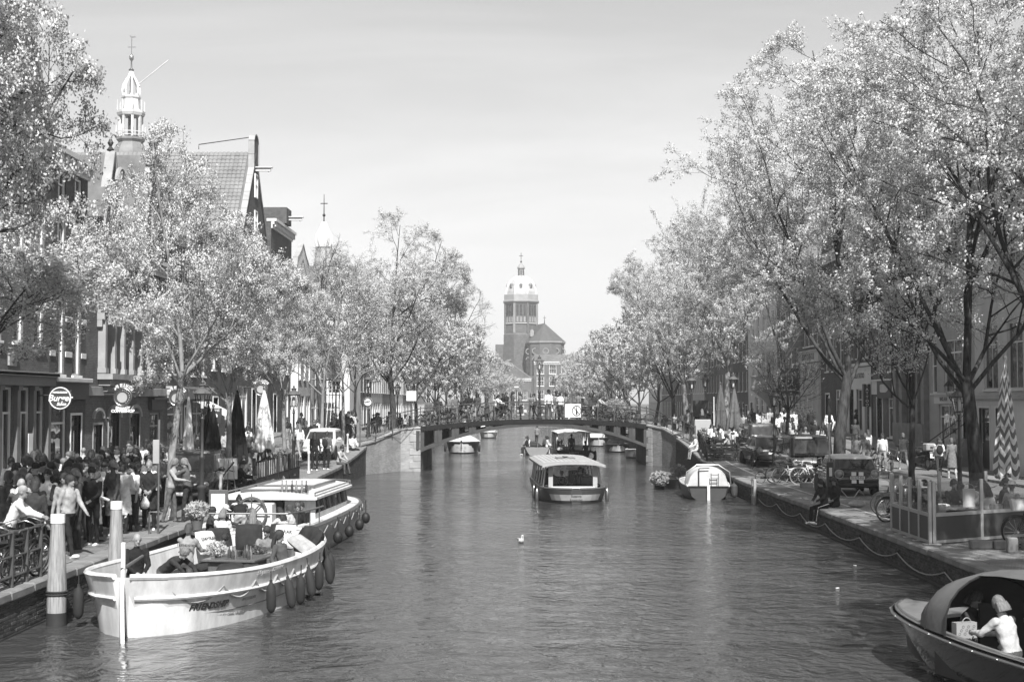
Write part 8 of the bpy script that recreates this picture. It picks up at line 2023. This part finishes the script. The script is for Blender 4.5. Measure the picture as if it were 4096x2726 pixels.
HAIRM = {k: v.mesh('hair' if k in ('short', 'long', 'bob', 'tail', 'bun') else 'hat', M_shop, 70) for k, v in HAIR.items()}
def tone(g): return 'white' if g > .55 else 'pale grey' if g > .3 else 'grey' if g > .13 else 'dark grey' if g > .055 else 'black'
HW = {'short': 'short-haired', 'long': 'long-haired', 'bob': 'bob-haired', 'tail': 'ponytailed', 'bun': 'bun-haired', 'cap': 'capped', 'hood': 'hooded', 'beanie': 'beanie-wearing', 'sunhat': 'sun-hatted', 'bald': 'bald'}
PW = {'stand': 'standing', 'stand2': 'standing', 'together': 'standing with hands joined', 'coat': 'standing', 'crossed': 'standing with folded arms', 'walk': 'walking', 'walk2': 'walking', 'phone': 'holding up a phone', 'lean': 'leaning', 'bend': 'bending', 'reach': 'reaching out', 'sit': 'sitting', 'sit2': 'sitting hunched', 'recline': 'sitting back', 'edge': 'sitting with dangling legs'}
_plab = {}; PEOPLE = []
def hairm(g): return mat('hair_%03d' % int(g * 1000), g, .55, var=.45, vs=6, bump=.9, bs=9, stretch=(7, 7, .8))
def person(pose, loc, rz, top=.05, bot=.05, hair='short', hg=.04, skin=.34, place='on the quay', short=False, shorts=False, sc=1.0, label=None, shoes=None, bag=False):
    me, M = PROTO[pose]; o = obj('person', me, None, loc, rz); o.scale = (sc, sc, sc)
    tm, bm_, sk = cloth(top), cloth(bot), mat('skin_%02d' % int(skin * 100), skin, .55, var=.08, vs=8)
    for i, m_ in enumerate((sk, tm, sk if short else tm, bm_, sk if shorts else bm_, cloth(shoes if shoes is not None else (.6 if rnd.random() < .45 else .03)), cloth(.02))):
        o.material_slots[i].link = 'OBJECT'; o.material_slots[i].material = m_
    if hair != 'bald':
        hgm = hairm(min(hg, .26)) if hair not in ('cap', 'hood', 'beanie', 'sunhat') else cloth(hg); h = obj('hair' if hair in ('short', 'long', 'bob', 'tail', 'bun') else 'hat', HAIRM[hair], o); h.matrix_local = M; h.material_slots[0].link = 'OBJECT'; h.material_slots[0].material = hgm
    gar = 'long coat' if pose in ('coat', 'together') else 'short-sleeved top' if short else 'jacket' if top < .13 else 'top'
    b_ = 'shorts' if shorts else 'trousers'
    lab = label or f"{HW[hair]} person in {tone(top)} {gar} and {tone(bot)} {b_} {PW[pose]} {place}"
    ws = lab.split()
    if len(ws) > 16: lab = f"{HW[hair]} person in {tone(top)} {gar} {PW[pose]} {place}"
    if len(lab.split()) > 16: lab = f"{HW[hair]} person in {tone(top)} {gar} {place}"
    tag(o, lab, 'person'); PEOPLE.append(o); _plab.setdefault(lab, []).append(o)
    if bag:
        b = MB(); b.sph((0, .17, 1.22), (.15, .09, .21), 12, 9); b.tube([(-.1, .1, 1.40), (-.11, -.08, 1.42), (-.11, -.1, 1.2)], .018, 5); b.tube([(.1, .1, 1.40), (.11, -.08, 1.42), (.11, -.1, 1.2)], .018, 5)
        bo = b.build('backpack', cloth(.04), None, loc=loc, rz=rz); bo.scale = (sc, sc, sc); tag(bo, 'dark backpack on the back of the ' + ' '.join(lab.split()[:9]), 'backpack')
    return o
pr = random.Random(2024)
def rp(place, loc, rz, poses, tops=None, sit=False, **kw):
    hair = pr.choice(('short', 'short', 'short', 'long', 'long', 'tail', 'bob', 'cap', 'bun', 'beanie', 'bald', 'long'))
    top = pr.choice(tops or (.02, .03, .04, .06, .1, .18, .3, .45, .68, .75)); bot = pr.choice((.025, .03, .05, .08, .14, .22, .4))
    hg = top if hair == 'hood' else pr.choice((.02, .02, .03, .05, .08, .2)); short = top > .15 and pr.random() < .25
    return person(pr.choice(poses), loc, rz, top, bot, hair, hg, pr.choice((.1, .24, .32, .38, .42)), place, short, False, pr.uniform(.93, 1.05), **kw)
ST = ('stand', 'stand2', 'together', 'coat', 'crossed', 'stand', 'stand2'); WK = ('walk', 'walk2', 'walk', 'walk2', 'stand')
def P_(pose, x, y, rz, **kw): return person(pose, at(x, y), R(rz), **kw)
# ---- explicit people, left foreground (rz 0 faces the camera, 180 turns the back)
P_('lean', -10.0, 27.5, 100, top=.62, bot=.05, hair='cap', hg=.4, label='person in pale sweatshirt and cap leaning on the crowded bicycle railing')
P_('stand2', -9.75, 28.2, 170, top=.06, bot=.04, hair='short', label='person in dark pullover with back turned beside white-capped pole')
P_('reach', -10.3, 29.0, 200, top=.10, bot=.03, hair='bald', skin=.4, label='bald person in grey top reaching out behind the mooring pole')
P_('walk2', -9.75, 30.3, 60, top=.42, bot=.03, hair='short', shoes=.8, label='person in shiny pale bomber jacket and white sneakers at quay edge')
P_('crossed', -10.3, 31.6, 20, top=.03, bot=.03, hair='short', label='person in black leather jacket with folded arms behind the pale bomber')
P_('stand2', -10.05, 33.0, -15, top=.025, bot=.03, hair='beanie', hg=.02, label='person in black printed top and beanie behind the second pole')
P_('coat', -10.15, 35.9, 165, top=.70, bot=.03, hair='bob', hg=.02, label='person in long white coat with back turned near the quay edge')
P_('together', -9.75, 36.8, 8, top=.04, bot=.03, hair='bald', label='person in dark knee-length coat holding a white bag at the waist')
b = MB(); b.lathe([(.03, .16), (.05, .12), (.12, 0), (.11, -.1), (.05, -.15), (0, -.15)], 12); b.torus((0, 0, .2), .05, .008, 'Y', 12, 5); tag(b.build('plastic_bag', M_offwhite, loc=(-9.75, 36.42, gz(-9.7, 36.8) + .72)), 'white plastic bag hanging from the hands of the dark-coated person', 'bag')
b = MB(); b.sph((0, 0, 0), (.2, .1, .15), 12, 8); b.torus((0, 0, .22), .13, .014, 'Y', 16, 5); tag(b.build('handbag', cloth(.02), loc=(-10.4, 35.65, gz(-10, 36) + .95)), 'black leather handbag on the arm of the white-coated person', 'bag')
P_('reach', -9.78, 39.2, 82, top=.4, bot=.16, hair='long', hg=.5, label='long-haired person in pale denim jacket embracing another by slender elm')
P_('reach', -9.34, 39.28, -98, top=.14, bot=.05, hair='tail', hg=.4, label='ponytailed person in grey top kissing the pale denim jacket wearer')
P_('stand', -10.85, 41.0, 0, top=.2, bot=.1, hair='short', short=True, label='bearded person in grey T-shirt in front of the coffeeshop crowd')
P_('phone', -11.2, 37.9, 30, top=.5, bot=.04, hair='long', hg=.05, label='person in pale sweater and sunglasses lifting both arms in crowd')
# crowd on the left quay
spots = []
def scatter(n, x0, x1, y0, y1, dmin, frame_left=False, tries=4000):
    out = []
    while len(out) < n and tries > 0:
        tries -= 1; x, y = pr.uniform(x0, x1), pr.uniform(y0, y1)
        if frame_left and x < -.365 * y: continue
        if any((x - a) ** 2 + (y - c) ** 2 < dmin * dmin for a, c in out + spots): continue
        out.append((x, y))
    spots.extend(out); return out
for o in PEOPLE: spots.append((o.location.x, o.location.y))
DK = (.02, .03, .05, .08, .14, .25, .38, .5, .65, .75)
for x, y in scatter(46, -13.6, -9.9, 27.6, 38.5, .47, True): rp('among the crowd by the near mooring poles', at(x, y), R(pr.uniform(-70, 70) + (180 if pr.random() < .4 else 0)), ST, DK)
for x, y in scatter(30, -15.8, -10.9, 38, 45.5, .55, True): rp('in the crowd before the burger restaurant', at(x, y), R(pr.uniform(0, 360)), ST + ('phone',), DK)
for x, y in scatter(24, -15.2, -12.2, 46, 56, .6): rp('in the crowd before the coffeeshop doors', at(x, y), R(pr.uniform(0, 360)), ST + ('walk',))
for x, y in scatter(14, -15.0, -12.2, 57, 69, .8): rp('on the street past the coffeeshop', at(x, y), R(pr.choice((0, 180)) + pr.uniform(-30, 30)), WK)
for x, y in scatter(13, -14.8, -11.2, 70, 83, .9): rp('on the street by the white parked car', at(x, y), R(pr.choice((0, 180)) + pr.uniform(-40, 40)), WK + ST)
for x, y in scatter(9, -11.2, -9.7, 80.2, 86.5, .62): rp('by the left foot of the bridge', at(x, y), R(pr.uniform(-60, 60) + pr.choice((0, 180))), ST + ('lean',), DK)
P_('stand', -9.75, 65.6, 175, top=.03, bot=.03, hair='long', hg=.02, shoes=.7, label='long-haired person in black before the white car')
P_('stand2', -9.3, 66.3, 160, top=.2, bot=.03, hair='short', shoes=.75, bag=True, label='person with backpack in grey top before the white car')
# seated on the left quay edge
person('edge', (-9.15, 69.6, gz(-9, 69.6) + .02), R(62), top=.45, bot=.12, hair='short', label='person in pale jacket sitting on the quay edge holding a camera')
person('sit', (-9.5, 77.6, gz(-9, 77.6) + .0), R(40), top=.62, bot=.03, hair='short', label='person sitting on the ground by the ramp above the quay wall')
# ---- left terrace
k = 0
for (x, y) in ((-10.2, 50.6), (-10.2, 52.9), (-10.1, 55.2), (-11.6, 55.6)):
    cafe_table('round cafe table behind the left terrace fence', at(x, y), 'left terrace tables')
    for dx, dy, a in ((.0, -.62, 180), (.0, .62, 0), (-.62, .0, 90)):
        cafe_chair('wooden cafe chair on the left terrace', at(x + dx, y + dy), math.atan2(-dx, dy), 'left terrace chairs')
        if k % 5 != 4: rp('at a left terrace table', at(x + dx, y + dy, .46), math.atan2(-dx, dy), ('sit', 'sit2', 'recline'), (.03, .05, .2, .4, .65, .1))
        k += 1
person('sit2', at(-9.75, 47.9, .42), R(100), top=.03, bot=.05, hair='short', label='person in black jacket crouched on a stool beside the painting easel')
b = MB(); b.lathe([(.16, 0), (.16, .03), (.04, .06), (.04, .38), (.18, .40), (.18, .45), (0, .45)], 14); tag(b.build('low_stool', M_wood, loc=at(-9.75, 47.9)), 'low stool under the person beside the painting easel', 'stool')
# ---- in the white sloop
def boat_person(Wm, rz0, x, y, z, pose, rz, **kw): return person(pose, Wm @ Vector((x, y, z)), rz0 + R(rz), **kw)
boat_person(WF, 0, .55, .88, -.19, 'reach', 165, top=.36, bot=.12, hair='short', hg=.08, label='person in pale hooded sweatshirt standing in white sloop, back turned')
letters('FRIENDSHIP', .075, frame(WF @ Vector((.55, .88, 1.12)) + Vector((.03, -.155, 0)), (1, -.26, 0), (0, .05, 1)), M_midh, PEOPLE[-1]).matrix_parent_inverse = (Matrix.Translation(PEOPLE[-1].location) @ Matrix.Rotation(R(165), 4, 'Z')).inverted()
boat_person(WF, 0, -1.75, .95, -.19, 'together', 30, top=.025, bot=.03, hair='bald', skin=.38, label='bald person in dark suit standing at the sloop stern')
boat_person(WF, 0, 2.3, .75, .32, 'sit2', 20, top=.4, bot=.05, hair='bun', hg=.03, label='person in pale sweater sitting behind flowers in white sloop')
boat_person(WF, 0, -.2, 1.05, -.19, 'bend', 60, top=.05, bot=.1, hair='short', hg=.5, skin=.5, label='grey-haired person bending down inside the white sloop', sc=.97)
boat_person(WF, 0, 1.5, -.95, .46, 'recline', 70, top=.12, bot=.04, hair='long', hg=.05, place='on the water-side bench of the white sloop')
boat_person(WF, 0, 2.75, -.1, .46, 'sit2', 10, top=.3, bot=.05, hair='short', hg=.05, place='by the bow cushions of the white sloop')
leaf_ball('flower_bunch', 'bunch of pale flowers on the sloop bar table', inF(.75, .3, .85), .22, 400, .6, cat='flowers', pot=.07, seed=51, size=.04)
# ---- in the salon boat
for i, (x, y, pose, a, tp, hr, hgx) in enumerate(((-5.4, .35, 'sit', 170, .62, 'bob', .6), (-4.6, .85, 'sit', 120, .06, 'short', .03), (-4.9, -.35, 'recline', 160, .16, 'long', .35), (-4.4, -.95, 'sit2', -120, .6, 'long', .02), (-3.6, -.95, 'sit', -100, .5, 'tail', .06), (-3.0, -.9, 'recline', -20, .025, 'short', .1), (-2.6, -1.0, 'sit', -10, .02, 'short', .04), (-3.6, .9, 'sit2', 90, .08, 'cap', .6))):
    boat_person(WS, 0, x, y, .50, pose, a, top=tp, bot=.05, hair=hr, hg=hgx, place='in the open stern of the salon boat', sc=.95)
boat_person(WS, 0, -2.75, .55, .12, 'bend', 195, top=.03, bot=.45, hair='bun', hg=.02, label='curly-haired person in black top bending over the salon boat counter')
# ---- tour boat, far boats
WT = world(tb)
for x, y, a, tp, hr in ((2.25, -.35, 0, .05, 'short'), (1.15, .7, 10, .3, 'long'), (-.1, -.75, -15, .06, 'short'), (-1.3, .75, 5, .62, 'bob'), (.0, .75, 0, .04, 'cap')): boat_person(WT, 0, x, y, .34, 'sit', a, top=tp, bot=.05, hair=hr, place='inside the glazed tour boat', sc=.92)
WA = world(ab)
for x, y, z, ps, a, tp, hr in ((-1.6, .0, .1, 'stand', 178, .2, 'short'), (-2.6, 1.0, .45, 'sit', 150, .5, 'long'), (-2.5, -.95, .45, 'sit', 200, .1, 'short'), (-1.2, .7, .45, 'sit', 170, .65, 'tail'), (2.0, 1.0, .1, 'stand2', 120, .06, 'short')): boat_person(WA, 0, x, y, z, ps, a, top=tp, bot=.05, hair=hr, place='in the black hulled cabin boat', sc=.97)
WO = world(so)
for x, y, a, tp, hr in ((-2.2, .75, -80, .03, 'short'), (-1.0, .75, -70, .2, 'long'), (.1, .7, -40, .7, 'short'), (-2.0, -.75, 80, .65, 'bob'), (-.8, -.75, 70, .6, 'tail'), (.3, -.7, 30, .1, 'short')): boat_person(WO, 0, x, y, .48, 'sit', a, top=tp, bot=.05, hair=hr, place='in the pale open sloop', sc=1.0)
boat_person(WO, 0, .9, .0, .5, 'stand', 150, top=.4, bot=.05, hair='short', place='on the bow of the pale open sloop')
# ---- canopy sloop
boat_person(WD, 0, .3, .55, .52, 'sit2', 215, top=.5, bot=.1, hair='bob', hg=.4, label='fair-haired person in white jacket sitting in the dark canopy sloop', sc=.98)
boat_person(WD, 0, 1.75, .35, .42, 'sit2', 60, top=.07, bot=.05, hair='bob', hg=.12, label='person in dark clothes in shade under the sloop canopy')
# ---- bridge crowd
ang = math.degrees(math.atan2(bdir.y, bdir.x))
for i, t in enumerate((.03, .07, .115, .16, .20, .235, .275, .31, .345, .385, .42, .47, .545, .60, .74, .77, .80)):
    p = bp_(t, .62 + .25 * (i % 3), zdeck(t) + .005); rp('on the bridge leaning at the near railing' if i % 4 == 3 else 'at the near railing of the bridge', p, R(ang + pr.uniform(-50, 50) + (0 if i % 4 == 3 else pr.choice((0, 180, 90, -90)))), ('lean',) if i % 4 == 3 else ST + WK)
for i in range(24):
    t = pr.uniform(.02, .98); p = bp_(t, pr.uniform(1.9, 7.6), zdeck(t) + .005); rp('crossing the bridge deck', p, R(ang + pr.choice((90, -90, 0, 180)) + pr.uniform(-30, 30)), WK + ST)
# ---- far quays beyond the bridge
for x, y in scatter(10, -12.5, -9.8, 104, 128, 1.0): rp('on the left quay beyond the bridge', at(x, y), R(pr.choice((0, 180)) + pr.uniform(-40, 40)), WK)
for x, y in scatter(12, 11.0, 17.0, 100, 130, 1.0): rp('on the right quay beyond the bridge', at(x, y), R(pr.choice((0, 180)) + pr.uniform(-40, 40)), WK)
for i in range(14): rp('at the far end of the canal', (pr.uniform(-6, 12), pr.uniform(292, 298), .95), R(pr.uniform(0, 360)), WK + ST)
b = MB(); b.add([(-14, 288, .94), (24, 288, .94), (24, 420, .94), (-14, 420, .94), (-14, 288, -.5), (24, 288, -.5)], [(0, 1, 2, 3), (4, 5, 1, 0)]); struct(b.build('canal_end_quay', M_street, smooth=0))
# ---- right bridge foot and slatted terrace
for x, y in scatter(12, 10.4, 13.5, 86, 97, .7): rp('at the right foot of the bridge', at(x, y), R(pr.uniform(0, 360)), ST + WK, DK)
k = 0
for (x, y) in ((10.2, 75.9), (11.5, 76.3), (10.4, 78.2), (11.6, 78.9), (10.5, 80.3)):
    cafe_table('round cafe table inside the slatted terrace', at(x, y), 'slatted terrace tables')
    for dx, dy in ((0, -.6), (0, .6), (.6, 0)):
        cafe_chair('wooden cafe chair inside the slatted terrace', at(x + dx, y + dy), math.atan2(-dx, dy), 'slatted terrace chairs')
        if k % 6 != 5: rp('on the slatted wooden terrace', at(x + dx, y + dy, .46), math.atan2(-dx, dy), ('sit', 'sit2', 'recline'), (.03, .06, .45, .65, .75, .2))
        k += 1
person('edge', (9.45, 79.0, gz(9.4, 79) + .03), R(-70), top=.6, bot=.45, hair='bob', hg=.45, shorts=True, label='person in white top sitting on the right quay corner, legs dangling')
for x, y in scatter(5, 12.6, 14.2, 80.5, 84.5, .7): rp('standing about behind the folded grey parasols', at(x, y), R(pr.uniform(0, 360)), ST)
# ---- right street
for i, (x, y, a, tp, bt, hr, sh, bg, lb) in enumerate(((15.6, 67.5, 178, .22, .3, 'short', 0, 0, 'person in grey hooded top walking away with the group'), (16.2, 68.3, 182, .14, .25, 'short', 0, 0, 'person in checked grey shirt walking away with the group'), (16.9, 67.8, 176, .72, .5, 'bun', 1, 0, 'person in white vest and shorts walking away with the group'), (18.1, 68.6, 184, .06, .14, 'short', 1, 0, 'person in dark vest over white sleeves and grey shorts walking'), (18.3, 63.4, 175, .66, .06, 'bob', 0, 1, 'person in white top with dark backpack walking up the right street'), (18.75, 63.0, 188, .25, .5, 'short', 0, 0, 'person in long pale dress beside the backpack walker'))):
    P_(('walk', 'walk2', 'stand', 'walk', 'walk2', 'coat')[i], x, y, a, top=tp, bot=bt, hair=hr, shorts=bool(sh), bag=bool(bg), label=lb, hg=.15)
for x, y in scatter(22, 14.2, 18.6, 72, 90, .85): rp('in the crowd on the right street', at(x, y), R(pr.choice((0, 180, 180)) + pr.uniform(-30, 30)), WK, (.75, .65, .5, .3, .1, .04))
for x, y in scatter(10, 14.4, 19, 90, 118, 1.2): rp('far up the right street', at(x, y), R(pr.choice((0, 180)) + pr.uniform(-30, 30)), WK)
P_('stand2', 13.3, 73.0, 60, top=.08, bot=.12, hair='bald', label='bald person in dark jacket beside the lamp behind parked cars'); P_('phone', 13.7, 72.6, -20, top=.4, bot=.3, hair='short', label='person in pale parka holding a phone beside the lamp'); P_('stand', 20.3, 88.0, 90, top=.02, bot=.02, hair='short', skin=.1, label='person in black standing on the tattoo parlour step')
# two friends on the right quay edge
person('edge', (9.45, 45.3, gz(9.4, 45) + .03), R(-62), top=.05, bot=.02, hair='long', hg=.015, shoes=.75, label='long dark-haired person in striped track trousers sitting on the quay edge')
for sx in (.075, .11):
    o = PEOPLE[-1]; b = MB(); J = POSES['edge'][0]; q0, q1, q2 = J['hpL'] + Vector((sx - .02, 0, .02)), J['knL'] + Vector((sx * .55 - .01, 0, .045)), J['anL'] + Vector((sx * .4, 0, .02)); b.tube([q0 + Vector((.03, 0, .05)), q1, q2], .007, 5); b.build('trouser_stripe', M_white, o)
person('sit', (9.95, 46.1, gz(9.4, 46) + .02), R(-40), top=.04, bot=.03, hair='long', hg=.03, skin=.3, label='curly-haired person in black sitting behind the friend on the quay')
b = MB(); b.sph((0, 0, .12), (.32, .16, .12), 12, 8); b.torus((.1, 0, .22), .1, .012, 'Y', 14, 5); tag(b.build('cloth_bag', cloth(.4), loc=at(10.55, 45.7), rz=.3), 'pale cloth bag lying behind the two friends on the quay', 'bag')
# ---- glass terrace guests
tt = thing('terrace_table', 'wooden terrace table with menu card and glasses behind the glass screen', 'table', at(10.75, 35.9), R(30)); b = MB(); b.bev(-.75, .75, -.38, .38, .70, .75, .01); b.build('table_top', M_wood, tt, smooth=0)
for x in (-.68, .68):
    for y in (-.32, .32): b = MB(); b.bev(x - .03, x + .03, y - .03, y + .03, 0, .7, .005); b.build('leg', M_iron, tt, smooth=0)
b = MB(); b.bev(-.17, .17, -.008, .008, 0, .46, .004); b.bx(-.12, .12, -.012, -.009, .3, .36); tag(b.build('menu_card', M_offwhite, loc=at(11.05, 35.75, .75), rz=R(12), smooth=0), 'upright white menu card on the glass terrace table', 'menu')
for i in range(4): glass_cup('drinking glass on the glass terrace table', at(10.5 + .18 * i, 35.85 + .05 * i, .75), 'glasses on the terrace table')
b = MB(); b.sph((0, 0, .04), (.22, .14, .06), 10, 6); tag(b.build('napkin_heap', M_white, loc=at(10.35, 35.7, .75)), 'crumpled white paper heap on the glass terrace table', 'paper')
for i, (x, y, a, tp, hr, hgx, ps) in enumerate(((10.05, 35.3, 205, .08, 'bob', .5, 'sit2'), (10.35, 36.75, -10, .16, 'long', .03, 'sit2'), (11.0, 36.95, 10, .1, 'short', .05, 'sit'), (11.55, 35.6, 200, .66, 'long', .12, 'sit2'), (11.7, 36.9, 20, .5, 'short', .04, 'sit'), (12.4, 36.3, 120, .55, 'sunhat', .6, 'recline'), (10.1, 37.1, 70, .03, 'short', .02, 'sit2'), (12.5, 37.6, 60, .2, 'bob', .1, 'sit'))):
    cafe_chair('wooden cafe chair behind the glass terrace screen', at(x, y), R(a), 'glass terrace chairs'); person(ps, at(x, y, .46), R(a), top=tp, bot=.05, hair=hr, hg=hgx, place='at the glass screened terrace')
# people who share a description share a group
for lab, os_ in _plab.items():
    if len(os_) > 1:
        for o in os_: o['group'] = 'look-alike: ' + ' '.join(lab.split()[-6:])
bpy.data.scenes.remove(_lab)
